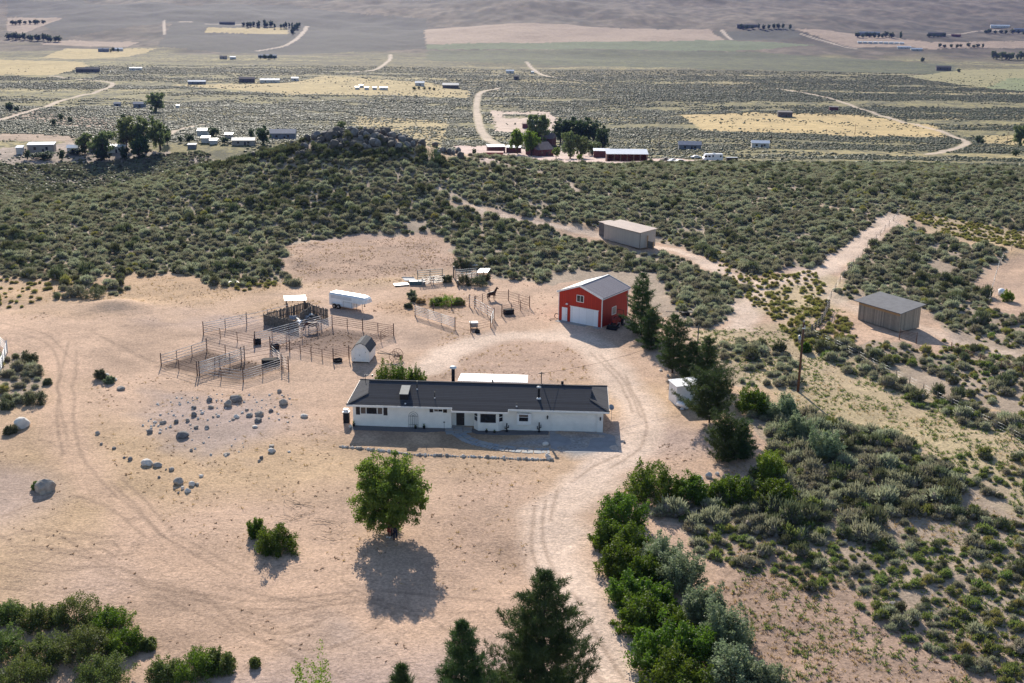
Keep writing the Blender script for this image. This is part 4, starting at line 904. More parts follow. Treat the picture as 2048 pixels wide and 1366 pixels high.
def nearest_soil(arr, x, y):
    i = np.clip(np.searchsorted(YD, y), 0, len(YD) - 1); j = np.clip(np.searchsorted(TA, x / np.maximum(y, 60)), 0, len(TA) - 1)
    return arr[i * len(TA) + j]
g = np.random.default_rng(42)
for zi, (poly, cover, size, kind) in enumerate(SAGE_ZONES):
    P = wpoly(poly); s = 1 / math.sqrt(cover)
    xs = np.arange(P[:, 0].min(), P[:, 0].max(), s); ys = np.arange(P[:, 1].min(), P[:, 1].max(), s)
    X, Y = np.meshgrid(xs, ys); X = X.ravel() + g.uniform(-.48, .48, X.size) * s; Y = Y.ravel() + g.uniform(-.48, .48, Y.size) * s
    k = inpoly(X + (vnoise(X, Y, 5, 4) - .5) * 3, Y + (vnoise(X, Y, 5, 5) - .5) * 4, P)
    k &= (vnoise(X, Y, 6.5, 31) * .6 + vnoise(X, Y, 19, 32) * .4 + g.uniform(-.12, .12, X.size)) > (.20 if zi in (0, 1, 2) else .22 if zi in (6, 7) else .32)
    k &= np.abs(X / np.maximum(Y, 1)) < .52
    X, Y = X[k], Y[k]
    k = np.ones(len(X), bool)
    for B in BARE: k &= ~inpoly(X, Y, B)
    for Q_, w_ in ROADS:
        if Q_[:, 1].min() > 420: continue
        k &= ~(dpoly(X, Y, Q_) < w_ / 2 + .25)
    if zi == 0: k &= ~((np.hypot((X + 38) / 16, (Y - 281) / 9) < 1) & (g.uniform(0, 1, len(X)) < .75))
    X, Y = X[k], Y[k]; n = len(X); u = g.uniform(0, 1, n); pn = vnoise(X, Y, 24, 33)
    kd = np.full(n, 0)
    if kind == 'sage': kd = np.where(u < .08 + .30 * np.clip((pn - .6) * 4, 0, 1), 1, np.where(u > .95, 3, 0))
    if kind == 'mix': kd = np.where(u < .42, 0, np.where(u < .72, 2, np.where(u < .92, 3, 1)))
    if kind == 'mixg': kd = np.where(u < .60, 0, np.where(u < .86, 2, 1))
    if kind == 'green': kd = np.where(u < .58, 2, np.where(u < .82, 0, np.where(u < .94, 3, 1)))
    if zi == 0: kd = np.where((np.hypot((X + 36) / 40, (Y - 283) / 16) < 1) & (u < .75), 1, kd)
    rad = size * np.clip(np.exp(g.normal(-.46, .38, n)), .28, 1.35)
    rad = np.where(kd == 1, rad * 1.25, rad); rad = np.where(kd == 2, rad * .85, rad); rad = np.where((kd == 3), rad * .85, rad)
    for q in range(n): pts.append((X[q], Y[q], rad[q], g.uniform(.95, 1.45), kd[q], zi))
# rabbitbrush and small clumps around the sandy trails
for poly, cover, rad0 in (([(1400, 490), (1560, 540), (1640, 530), (1660, 600), (1560, 640), (1480, 590)], .75, .5), ([(1560, 640), (1640, 600), (1720, 640), (1700, 690), (1600, 690)], .8, .6), ([(1860, 655), (2060, 690), (2060, 740), (1880, 700)], .25, .5), ([(1800, 410), (1900, 414), (2060, 445), (2060, 480), (1860, 447)], .75, .5), ([(440, 570), (560, 575), (520, 600), (450, 590)], .45, .5), ([(0, 575), (110, 590), (60, 640), (-20, 640)], .25, .5)):
    P = wpoly(poly); n = int(cover * (P[:, 0].max() - P[:, 0].min()) * (P[:, 1].max() - P[:, 1].min()))
    X = g.uniform(P[:, 0].min(), P[:, 0].max(), n); Y = g.uniform(P[:, 1].min(), P[:, 1].max(), n); k = inpoly(X, Y, P)
    for x, y in zip(X[k], Y[k]):
        if not any(inpoly(np.array([x]), np.array([y]), B)[0] for B in BARE): pts.append((x, y, rad0 * g.uniform(.6, 1.4), g.uniform(.8, 1.2), 3, 3))
pts = np.array(pts); KN = ['sage', 'dark', 'weed', 'rabbit']
PX, PY, PD = proj(pts[:, 0], pts[:, 1], zt(pts[:, 0], pts[:, 1]) + .3)
vis = (PX > -5) & (PX < 2053) & (PY > 0) & (PY < 1372)
app = np.where(vis, pts[:, 2] / PD, 0)
prot_obj = []; prot_key = {}
indiv = np.zeros(len(pts), bool); var = g.integers(0, 60, len(pts))
for kdi, lim in ((0, 290), (1, 60), (2, 240), (3, 60)):
    ids = np.nonzero((pts[:, 4] == kdi) & vis)[0]; ids = ids[np.argsort(-app[ids])][:lim]; indiv[ids] = True
    key = KN[kdi]
    for c, i in enumerate(ids):
        v_ = c % len(PROTO[key]) if c < 10 else int(var[i]) % len(PROTO[key])
        o_ = bpy.data.objects.new(NAMES[key][0], PROTO[key][v_]); COL.objects.link(o_)
        x, y, r_, hf = pts[i, :4]
        o_.location = (x, y, float(zt(x, y)) - .04); o_.scale = (r_, r_, r_ * hf); o_.rotation_euler = (0, 0, g.uniform(0, 6.28))
        zi = int(pts[i, 5]); lab(o_, NAMES[key][1] + ' ' + WHERE[zi], 'bush', NAMES[key][1] + ' ' + WHERE[zi].split(' the ')[0] + ' ' + str(WHERE[zi]).split(' the ', 1)[-1])
        if (key, v_) not in prot_key: prot_key[(key, v_)] = len(prot_obj); prot_obj.append(o_)

def stuff(name, P, rot, scale, idx, objs=None, material=None, label=None, cat=None):
    me_ = bpy.data.meshes.new(name); me_.vertices.add(len(P)); me_.vertices.foreach_set('co', np.asarray(P, np.float32).ravel())
    for nm, ty, dat, fld in (('rot', 'FLOAT_VECTOR', rot, 'vector'), ('scl', 'FLOAT_VECTOR', scale, 'vector'), ('pick', 'INT', idx, 'value')):
        a_ = me_.attributes.new(nm, ty, 'POINT'); a_.data.foreach_set(fld, np.asarray(dat, np.int32 if ty == 'INT' else np.float32).ravel())
    o_ = bpy.data.objects.new(name, me_); COL.objects.link(o_); lab(o_, label, cat, None, 'stuff')
    ng = bpy.data.node_groups.new(name, 'GeometryNodeTree')
    ng.interface.new_socket('Geometry', in_out='INPUT', socket_type='NodeSocketGeometry'); ng.interface.new_socket('Geometry', in_out='OUTPUT', socket_type='NodeSocketGeometry')
    N = ng.nodes; gi = N.new('NodeGroupInput'); go = N.new('NodeGroupOutput'); ip = N.new('GeometryNodeInstanceOnPoints'); L_ = ng.links
    L_.new(gi.outputs[0], ip.inputs['Points'])
    def attr(nm, ty):
        n_ = N.new('GeometryNodeInputNamedAttribute'); n_.data_type = ty; n_.inputs['Name'].default_value = nm; return n_.outputs['Attribute']
    L_.new(attr('rot', 'FLOAT_VECTOR'), ip.inputs['Rotation']); L_.new(attr('scl', 'FLOAT_VECTOR'), ip.inputs['Scale'])
    if objs:
        gg = N.new('GeometryNodeGeometryToInstance')
        for ob in reversed(objs):
            q = N.new('GeometryNodeObjectInfo'); q.transform_space = 'ORIGINAL'; q.inputs['Object'].default_value = ob; q.inputs['As Instance'].default_value = False
            L_.new(q.outputs['Geometry'], gg.inputs[0])
        L_.new(gg.outputs[0], ip.inputs['Instance']); ip.inputs['Pick Instance'].default_value = True
        L_.new(attr('pick', 'INT'), ip.inputs['Instance Index'])
        L_.new(ip.outputs[0], go.inputs[0])
    else:
        ic = N.new('GeometryNodeMeshIcoSphere'); ic.inputs['Subdivisions'].default_value = 2
        sp_ = N.new('GeometryNodeSetPosition'); nz = N.new('ShaderNodeTexNoise'); nz.inputs['Scale'].default_value = 2.3
        vm = N.new('ShaderNodeVectorMath'); vm.operation = 'SUBTRACT'; vm.inputs[1].default_value = (.5, .5, .5); L_.new(nz.outputs['Color'], vm.inputs[0])
        vm2 = N.new('ShaderNodeVectorMath'); vm2.operation = 'SCALE'; vm2.inputs['Scale'].default_value = 1.3; L_.new(vm.outputs[0], vm2.inputs[0])
        L_.new(ic.outputs[0], sp_.inputs['Geometry']); L_.new(vm2.outputs[0], sp_.inputs['Offset'])
        sm = N.new('GeometryNodeSetMaterial'); sm.inputs['Material'].default_value = material; L_.new(sp_.outputs[0], sm.inputs[0]); L_.new(sm.outputs[0], ip.inputs['Instance'])
        L_.new(ip.outputs[0], go.inputs[0])
    md_ = o_.modifiers.new('scatter', 'NODES'); md_.node_group = ng
    return o_
for kdi, nm, lb_ in ((0, 'sagebrush_cover', 'grey-green sagebrush covering the slopes around the ranch'), (1, 'dark_brush_cover', 'dark olive brush mixed into the sagebrush'), (2, 'green_shrub_cover', 'low green shrubs spread over the lower bank'), (3, 'rabbitbrush_cover', 'yellow-green rabbitbrush along the sandy trails')):
    ids = np.nonzero((pts[:, 4] == kdi) & ~indiv)[0]; key = KN[kdi]
    ks = sorted((v for (k_, v) in prot_key if k_ == key)); objs = [prot_obj[prot_key[(key, v)]] for v in ks]
    x, y, r_, hf = pts[ids, 0], pts[ids, 1], pts[ids, 2], pts[ids, 3]
    stuff(nm, np.c_[x, y, zt(x, y) - .04], np.c_[np.zeros(len(ids)), np.zeros(len(ids)), g.uniform(0, 6.28, len(ids))], np.c_[r_, r_, r_ * hf], var[ids] % len(objs), objs, None, lb_, 'scrub')
print('scrub', len(pts), 'individuals', indiv.sum())
# valley scrub, far off
n = 560000
Y = np.sqrt(g.uniform(335 ** 2, 2100 ** 2, n)); X = Y * g.uniform(-.5, .5, n)
k = (g.uniform(0, 1, n) < nearest_soil(MOT, X, Y) ** 2 * 1.1 * np.clip((2200 - Y) / 1100, .15, 1)) & ((vnoise(X / 2.0, Y, 14, 41) * .35 + vnoise(X / 4, Y, 60, 42) * .65 + g.uniform(-.13, .13, n)) > .45)
X, Y = X[k], Y[k]
k = np.ones(len(X), bool)
for Q_, w_ in ROADS: k &= ~(dpoly(X, Y, Q_) < w_ / 2 + 1)
X, Y = X[k], Y[k]; n = len(X); r_ = np.clip(np.exp(g.normal(-.60, .3, n)), .28, 1.2) * (1 + .4 * np.clip((Y - 500) / 900, 0, 1))
stuff('valley_scrub', np.c_[X, Y, zt(X, Y) + .15 * r_], np.c_[g.uniform(-.2, .2, n), g.uniform(-.2, .2, n), g.uniform(0, 6.28, n)], np.c_[r_ * 1.1, r_, r_ * .62], np.zeros(n), None, M['valley'], 'scattered scrub over the valley floor', 'scrub')
print('valley', n)
# small tufts of dry grass and weeds: one mesh each
def tufts(name, x, y, r_, nb, W, mat_, label, up=1.0):
    n = len(x); P = np.repeat(np.c_[x, y, zt(x, y)], nb, 0); rr_ = np.repeat(r_, nb)
    t = g.uniform(0, 6.28, n * nb); s = g.uniform(.2, 1, n * nb)
    D = np.c_[np.cos(t) * s, np.sin(t) * s, up * g.uniform(.5, 1.1, n * nb)]
    V_, Q_ = blades(P + np.c_[np.cos(t) * s * rr_ * .4, np.sin(t) * s * rr_ * .4, np.zeros(n * nb)], D, rr_ * g.uniform(.6, 1.1, n * nb), rr_ * W, g, .3)
    o_ = link_mesh(name, arr_mesh(name, V_, Q_), mat_); lab(o_, label, 'grass', None, 'stuff'); return o_
def samp(poly, cover, nz=None, lo=0):
    P = wpoly(poly); n = int(cover * np.ptp(P[:, 0]) * np.ptp(P[:, 1])); X = g.uniform(P[:, 0].min(), P[:, 0].max(), n); Y = g.uniform(P[:, 1].min(), P[:, 1].max(), n)
    k = inpoly(X, Y, P)
    if nz: k &= vnoise(X, Y, nz, 51) > lo
    return X[k], Y[k]
def off_roads(X, Y, m=.2):
    k = np.ones(len(X), bool)
    for Q_, w_ in ROADS:
        if Q_[:, 1].min() < 420: k &= ~(dpoly(X, Y, Q_) < w_ / 2 + m)
    fx = (X - HX) * hc + (Y - HY) * hs; fy = -(X - HX) * hs + (Y - HY) * hc
    k &= ~((fx > 0) & (fx < HL + 1) & (fy > -6) & (fy < HW + .5))
    return X[k], Y[k]
XS, YS = [], []
for poly, c in (([(0, 560), (640, 560), (640, 640), (430, 650), (0, 665)], .9), ([(560, 500), (850, 475), (960, 550), (820, 570), (600, 580)], 1.0), ([(150, 760), (620, 780), (700, 960), (640, 1180), (300, 1060), (180, 900)], .30), ([(700, 920), (1110, 920), (1120, 1080), (1000, 1180), (640, 1200)], .35), ([(880, 660), (1180, 660), (1200, 760), (860, 760)], .8), ([(1400, 1080), (2060, 1000), (2060, 1400), (1480, 1400)], 3.2), ([(1360, 960), (1560, 880), (1950, 930), (2060, 1000), (1500, 1090)], 2.2), ([(780, 590), (940, 590), (920, 640), (760, 630)], 1.2), ([(1380, 640), (2060, 860), (2060, 1000), (1600, 820)], 1.3)):
    a_, b_ = off_roads(*samp(poly, c, 4, .42)); XS.append(a_); YS.append(b_)
XS = np.concatenate(XS); YS = np.concatenate(YS); print('dry tufts', len(XS))
tufts('dry_grass_tufts', XS, YS, g.uniform(.10, .30, len(XS)), 6, .22, M['dry'], 'dry grass tufts scattered over the bare dirt')
XS, YS = [], []
for poly, c, lo in (([(1380, 655), (1600, 640), (1800, 740), (2060, 850), (2060, 1010), (1900, 905), (1700, 860), (1560, 780), (1400, 700)], 2.6, .36), ([(1500, 1100), (2060, 1000), (2060, 1400), (1560, 1400), (1470, 1180)], 3.0, .40), ([(1500, 560), (1640, 520), (1720, 600), (1620, 650)], 1.2, .5)):
    a_, b_ = off_roads(*samp(poly, c, 2.5, lo)); XS.append(a_); YS.append(b_)
XS = np.concatenate(XS); YS = np.concatenate(YS); print('weeds', len(XS))
tufts('green_weeds', XS, YS, g.uniform(.14, .38, len(XS)), 9, .30, M['weed'], 'low green weeds on the sandy flat', .8)

XS, YS = [], []
for poly, c, lo in (([(560, 500), (850, 475), (960, 550), (900, 560), (700, 580), (600, 580)], 2.4, .45), ([(0, 590), (640, 590), (640, 640), (430, 655), (0, 665)], .8, .5), ([(880, 660), (1180, 660), (1200, 760), (860, 760)], .7, .5), ([(150, 760), (620, 780), (700, 960), (640, 1180), (300, 1060), (180, 900)], .5, .5), ([(700, 920), (1110, 920), (1120, 1080), (1000, 1180), (640, 1200)], .5, .5), ([(0, 900), (150, 900), (400, 1180), (900, 1230), (1000, 1366), (300, 1366), (0, 1200)], .35, .5), ([(780, 590), (960, 590), (920, 640), (740, 630)], 1.5, .4), ([(1420, 1130), (1800, 1180), (2060, 1330), (2060, 1400), (1480, 1400)], 2.4, .4), ([(320, 748), (413, 714), (566, 744), (489, 777), (398, 768)], 3.0, .3), ([(545, 705), (640, 664), (780, 677), (700, 722)], 2.0, .3), ([(1380, 650), (1600, 640), (1700, 720), (1560, 770), (1400, 700)], 1.0, .45), ([(1000, 560), (1110, 580), (1090, 640), (1060, 640)], .8, .4), ([(1300, 870), (1420, 860), (1400, 940), (1330, 930)], 1.2, .4)):
    a_, b_ = off_roads(*samp(poly, c, 3, lo)); XS.append(a_); YS.append(b_)
XS = np.concatenate(XS); YS = np.concatenate(YS); print('brown', len(XS))
tufts('brown_weeds', XS, YS, g.uniform(.06, .20, len(XS)), 9, .42, M['brown'], 'brown dead weeds and litter on the bare dirt', .55)

# ------------------------------------------------------------------ trees and big shrubs
def crown_leaves(g, C, RX, RZ, ncl, per, size, shell=.55, cl=.20, flat=0.0, zmin=-1.0):
    d = sph(ncl, g, zmin); rr_ = g.uniform(shell, 1.0, (ncl, 1)) * (1 + .10 * g.normal(size=(ncl, 1))) * (1 + .13 * np.sin(3.1 * d[:, :1] * 2 + 1.3) * np.cos(2.7 * d[:, 1:2] * 2) + .10 * np.sin(5 * d[:, 2:3] + 4 * d[:, :1]))
    rr_ = np.minimum(rr_, 1.04); cc = C + d * rr_ * np.array([RX, RX, RZ]); cr = g.uniform(.7, 1.3, (ncl, 1)) * cl * (RX + RZ) / 2
    k = np.repeat(np.arange(ncl), per); q = np.clip(g.normal(size=(len(k), 3)), -1.7, 1.7) * .52
    P = cc[k] + q * cr[k] * np.array([1, 1, .8])
    return leaves(P, size, g, flat), cc
def limb_mesh(base, forks, tips, r0, name, parent, mat_='bark', n=7):
    q = MB()
    for f in forks: q.tube(base, f, r0, r0 * .62, n)
    for i, t in enumerate(tips):
        f = min(forks, key=lambda f_: (Vector(f_) - Vector(t)).length)
        m_ = Vector(f).lerp(Vector(t), .55) + Vector((0, 0, .06 * (Vector(t) - Vector(f)).length))
        q.tube(f, m_, r0 * .42, r0 * .2, 5).tube(m_, t, r0 * .2, r0 * .06, 4)
    return q.build(name, M[mat_], parent)
def leafy_tree(name, loc, H, RX, z0, label, cat='tree', group=None, mat_='leaf', ncl=110, per=90, size=.16, seed=1, r0=.16, lean=(0, 0), stems=3, cl=.2):
    g_ = np.random.default_rng(seed); RZ = (H - z0) / 2; C = np.array([lean[0], lean[1], z0 + RZ])
    root = thing(name, label, cat, loc, 0, group)
    (V_, Q_), cc = crown_leaves(g_, C, RX, RZ, ncl, per, size, .5, cl)
    V_[:, 2] = np.maximum(V_[:, 2], .05)
    link_mesh('crown', arr_mesh('crown', V_, Q_), M[mat_], root)
    forks = [Vector((lean[0] * .4 + RX * .16 * math.cos(6.28 * i / stems + seed), lean[1] * .4 + RX * .16 * math.sin(6.28 * i / stems + seed), z0 + RZ * .45)) for i in range(stems)]
    limb_mesh(Vector((0, 0, -.1)), forks, [Vector(c) * .97 for c in cc[::max(1, ncl // 26)]], r0, 'trunk', root)
    return root
def pine_tree(loc, H, RB, label, seed=1, group=None, dens=1.0, nl=.26, nw=.045, z0=.06, shape=.85, up=.25, mat_='pine', tuft=13, top=1.0):
    g_ = np.random.default_rng(seed); root = thing('pine_tree', label, 'pine tree', loc, 0, group)
    q = MB(); q.tube((0, 0, -.1), (0, 0, H * .97), .028 * H * .6, .02, 9)
    TP = []; TD = []
    nwh = int(H * 1.55 * dens) + 6
    for i in range(nwh):
        f = z0 + (1 - z0) * (i + g_.uniform(-.3, .3)) / nwh; f = min(max(f, z0), .985); z = f * H
        rad = RB * (1 - f) ** shape * g_.uniform(.62, 1.15) * min(1.0, .72 + (f - z0) * 2.0) + .10
        m_ = 6 if f < .8 else 4; a0 = g_.uniform(0, 6.28)
        for j in range(m_):
            if g_.uniform() < .13: continue
            a = a0 + 6.283 * j / m_ + g_.uniform(-.25, .25); l_ = rad * g_.uniform(.55, 1.15)
            d = np.array([math.cos(a), math.sin(a), 0]); pz = lambda t: z + l_ * (up * t * t * 1.3 - .10 * t)
            pts_ = [d * l_ * t + np.array([0, 0, pz(t)]) for t in (0, .5, 1.0)]
            q.tube(pts_[0], pts_[1], .012 * H * .35 * (1 - f) + .012, .014, 4, 0, False).tube(pts_[1], pts_[2], .014, .006, 4, 0, False)
            nt_ = max(3, int(l_ * 3.3 * dens))
            for t in np.linspace(.28, 1.0, nt_):
                for s in ((0,) if t > .9 else (-1, 1, 0)):
                    off = np.array([-d[1], d[0], 0]) * s * (1.05 - t) * l_ * g_.uniform(.3, .5)
                    TP.append(d * l_ * t + np.array([0, 0, pz(t)]) + off + g_.normal(size=3) * .05); TD.append(d * .55 + np.array([0, 0, .75]) + off * .4)
    for t in range(4): TP.append(np.array([0, 0, H * (.93 + .018 * t)])); TD.append(np.array([0, 0, 1.0]))
    TP = np.array(TP); TD = np.array(TD); k = np.repeat(np.arange(len(TP)), int(tuft * 1.5))
    D = TD[k] * .75 + g_.normal(size=(len(k), 3)) * .62; D /= np.linalg.norm(D, axis=1, keepdims=True)
    V_, Q_ = blades(TP[k] + g_.normal(size=(len(k), 3)) * .075, D, nl * g_.uniform(.7, 1.3, len(k)), nw, g_, .3)
    q.build('trunk', M['bark'], root)
    link_mesh('crown', arr_mesh('crown', V_, Q_), M[mat_], root)
    return root
def big_shrub(name, loc, RX, H, label, cat='shrub', group=None, mat_='hedge', seed=1, n=None, size=.13, spikes=.25, hollow=.5):
    """many-stemmed shrub, leafy to the ground: sprays of leaves on upright shoots"""
    g_ = np.random.default_rng(seed); root = thing(name, label, cat, loc, 0, group)
    ncl = n or int(34 * RX * RX ** .3 + 26); size *= .74
    d = sph(ncl, g_, -.05); r_ = g_.uniform(hollow, 1.0, (ncl, 1)) * (1 + .12 * g_.normal(size=(ncl, 1)))
    cc = d * r_ * np.array([RX, RX, H * .92]) + np.array([0, 0, .12]); per = 105
    k = np.repeat(np.arange(ncl), per); dirn = d * .6 + np.array([0, 0, .8]); t = g_.uniform(-.4, 1, (len(k), 1))
    P = cc[k] + dirn[k] * t * spikes * H * .55 + g_.normal(size=(len(k), 3)) * (.14 * RX ** .5) * (1.15 - np.clip(t, 0, 1) * .7)
    P[:, 2] = np.maximum(P[:, 2], .06)
    V_, Q_ = leaves(P, size, g_, 0, 1.7)
    link_mesh('crown', arr_mesh('crown', V_, Q_), M[mat_], root)
    q = MB()
    for c in cc[::3]: q.tube((c[0] * .12, c[1] * .12, -.05), c * .92, .035, .008, 5)
    q.build('stem', M['twig'], root)
    return root
# the shade tree on the front lot
TB = at(790, 1076)
leafy_tree('shade_tree', TB, 7.6, 3.3, .35, 'round green shade tree alone on the bare front lot with people under it', 'tree', None, 'leaf', 320, 150, .115, 3, .17, (0, .2), 6, .135)
# two green bushes on the lot
big_shrub('green_bush', at(563, 1108), 1.75, 1.9, 'round dark green bush on the bare lot, larger of the pair', 'bush', 'pair of green bushes on the lot', 'hedge', 11, 95, .12)
big_shrub('green_bush', at(522, 1084), .75, 1.5, 'narrow upright green bush on the bare lot beside the larger round one', 'bush', 'pair of green bushes on the lot', 'hedge', 12, 50, .12, .35)
# bushes behind the house
bp_ = hw(3.6, HW + 2.6)
for i, (dx, dy, r_, h_) in enumerate(((-1.1, 0, 1.25, 4.1), (.9, .2, 1.5, 4.2), (2.7, -.1, 1.1, 3.4))):
    big_shrub('leafy_bush', bp_ + Vector((dx, dy, 0)), r_, h_, ('tall leafy bush behind the dark roof next to the storage shed', 'broad leafy bush behind the dark roof, middle of its row', 'low leafy bush behind the dark roof beside the old farm implement')[i], 'bush', 'bushes behind the house roof', 'hedge', 20 + i, 70, .14, .35)
# pines from the barn down to the white shed
for (px, py, H, RB, sd_, lb_, kw) in ((1281, 664, 9.2, 3.5, 1, 'tall dark pine hiding the corner of the red barn', dict(shape=.5, z0=.05)),
        (1346, 738, 7.8, 3.1, 2, 'dense dark pine with a straight trunk between the barn and the slim pole', dict(shape=.42, z0=.10)),
        (1414, 765, 6.6, 3.3, 3, 'bushy dark pine behind the white shed', dict(shape=.55)),
        (1422, 836, 6.2, 4.0, 4, 'wide spreading pine in front of the white metal shed', dict(shape=.26, up=.42, z0=.10)),
        (1452, 912, 5.6, 2.6, 5, 'dark rounded juniper like pine beside the driveway bend', dict(shape=.30, z0=.03, up=.5)),
        (1302, 690, 5.6, 2.4, 7, 'low dark pine filling the gap below the barn pine', dict(shape=.45, z0=.04)), (1386, 752, 5.2, 2.6, 8, 'low dark pine filling the gap behind the white shed', dict(shape=.45, z0=.04)),
        (1485, 905, 4.4, 2.2, 6, 'low dark pine merged into the rounded one by the driveway', dict(shape=.40, z0=.03))):
    pine_tree(at(px, py), H, RB, lb_, sd_, None, 1.0, **kw)
# pines along the bottom of the picture
def by_top(px, py, y, H):
    """stand a tree of height H at distance y so that its top is seen at the photo point"""
    d = ray(px, py); t = y / d[1]; return Vector((d[0] * t, y, float(zt(d[0] * t, y)))), CAM_H + d[2] * t
def height_at(px, py, y): return by_top(px, py, y, 0)
P_, top = by_top(1100, 1135, 68.0, 0); pine_tree(P_, top - P_.z, 5.3, 'large dark green pine beside the lower driveway', 31, None, 1.15, .30, .042, .05, .72, .22, tuft=15)
P_, top = by_top(936, 1240, 66.0, 0); pine_tree(P_, top - P_.z, 3.1, 'smaller dark pine standing beside the large driveway pine', 32, None, 1.15, .28, .042, .05, .62, .25, tuft=15)
P_, top = by_top(818, 1335, 65.0, 0); pine_tree(P_, top - P_.z, 2.0, 'small pine top at the edge of the lot left of the other two pines', 33, None, 1.1, .28, .042, .05, .6, .25)
P_, top = by_top(640, 1345, 64.0, 0); big_shrub('lime_bush', P_, 2.0, max(top - P_.z, 1.5), 'yellow-lime bush just showing at the bottom of the lot', 'bush', None, 'lime', 34, 70, .12, .4)
# hedge along the driveway
HG = [(1305, 985, 62, 62, 'hedge', 'dark green hedge shrub at the top bend of the driveway'), (1392, 990, 46, 44, 'hedge', 'dark green hedge shrub below the pale boulders'), (1468, 985, 45, 38, 'hedge', 'green hedge shrub at the far end of the upper hedge arm'),
      (1248, 1040, 48, 60, 'hedge', 'tall bright green hedge shrub against the driveway'), (1225, 1088, 36, 46, 'hedge', 'green hedge shrub bulging into the driveway'), (1265, 1098, 45, 48, 'hedge', 'green hedge shrub behind the bulging one'),
      (1250, 1140, 46, 55, 'hedge', 'rounded green hedge shrub half way down the driveway'), (1295, 1158, 46, 50, 'hedge', 'green hedge shrub next to the grey-leaved bush'), (1272, 1195, 44, 50, 'hedge', 'green hedge shrub with a dark foot on the driveway edge'),
      (1318, 1212, 48, 44, 'hedge', 'green hedge shrub in the middle of the lower hedge'), (1290, 1250, 50, 55, 'hedge', 'broad green hedge shrub on the lower driveway edge'), (1345, 1262, 48, 55, 'hedge', 'green hedge shrub behind the broad lower one'),
      (1330, 1320, 60, 70, 'hedge', 'large leafy hedge shrub low on the driveway'), (1400, 1318, 58, 70, 'hedge', 'bright green hedge shrub beside the grey-green ones'), (1370, 1372, 70, 70, 'hedge', 'large green hedge shrub cut by the picture edge'),
      (1330, 1130, 40, 55, 'hedge_grey', 'grey-green feathery bush at the upper back of the hedge'), (1372, 1170, 46, 70, 'hedge_grey', 'tall grey-green feathery bush behind the hedge'), (1420, 1235, 50, 60, 'hedge_grey', 'grey-green feathery bush leaning out over the bank'),
      (1465, 1290, 52, 70, 'hedge_grey', 'grey-green feathery bush above the ploughed rings'), (1480, 1360, 60, 70, 'hedge_grey', 'pale grey-green bush low on the bank'), (1545, 1385, 50, 60, 'hedge_grey', 'pale grey-green bush at the foot of the hedge'),
      (1542, 950, 34, 50, 'lime', 'lime green upright bush beside the dark low pines'), (1560, 995, 42, 40, 'hedge', 'mid green bush on the bank below the lime one'), (1505, 812, 34, 46, 'hedge', 'mid green round bush right of the spreading pine'),
      (1570, 826, 32, 40, 'hedge_grey', 'pale silvery bush below the utility pole'), (1600, 865, 34, 40, 'hedge_grey', 'silvery bush in front of the pale one below the pole'), (1655, 900, 34, 42, 'hedge_grey', 'rounded silvery bush standing out on the bank'), (1610, 690, 10, 14, 'hedge', 'small green bush by the rail fence')]
for i, (px, py, w, h, mt_, lb_) in enumerate(HG):
    P_ = at(px, py); s = ppm(P_)
    big_shrub('hedge_shrub' if mt_ == 'hedge' else 'silvery_bush' if mt_ == 'hedge_grey' else 'lime_bush', P_, w / s, h / s * 1.12, lb_, 'shrub', 'shrubs along the driveway' if i < 21 else None, mt_, 40 + i, int(50 + w * .9), .15, .22 if mt_ == 'hedge' else .4)
# shrubs in the bottom corner
BLS = [(30, 1262, 34, 40), (95, 1272, 40, 44), (165, 1262, 50, 58), (235, 1270, 40, 42), (20, 1330, 50, 50), (110, 1335, 50, 48), (190, 1325, 55, 55), (262, 1315, 40, 44), (60, 1390, 55, 50), (215, 1385, 55, 52), (350, 1372, 36, 44), (410, 1365, 46, 58), (452, 1350, 30, 40), (310, 1312, 18, 18), (525, 1344, 9, 15)]
BLW = ['at the upper edge of the corner thicket', 'behind the tall one in the corner thicket', 'tallest in the corner thicket', 'at the driveway side of the corner thicket', 'at the rim of the corner thicket', 'in the middle of the corner thicket', 'dense one in the middle of the corner thicket', 'at the outer tip of the corner thicket', 'low in the corner thicket', 'lowest in the corner thicket', 'at the thicket end of the small clump', 'tallest of the small clump on the lot edge', 'at the lot end of the small clump', 'tiny outlier beside the corner thicket', 'lone tiny bush on the lot edge']
for i, (px, py, w, h) in enumerate(BLS):
    P_ = at(px, py); s = ppm(P_)
    big_shrub('bitterbrush', P_, w / s, h / s * .80, 'dark green bitterbrush ' + BLW[i], 'shrub', 'bitterbrush in the corner of the lot', 'hedge' if i % 4 == 3 else 'dark_bitter', 80 + i, int(40 + w * .8), .10, .45)

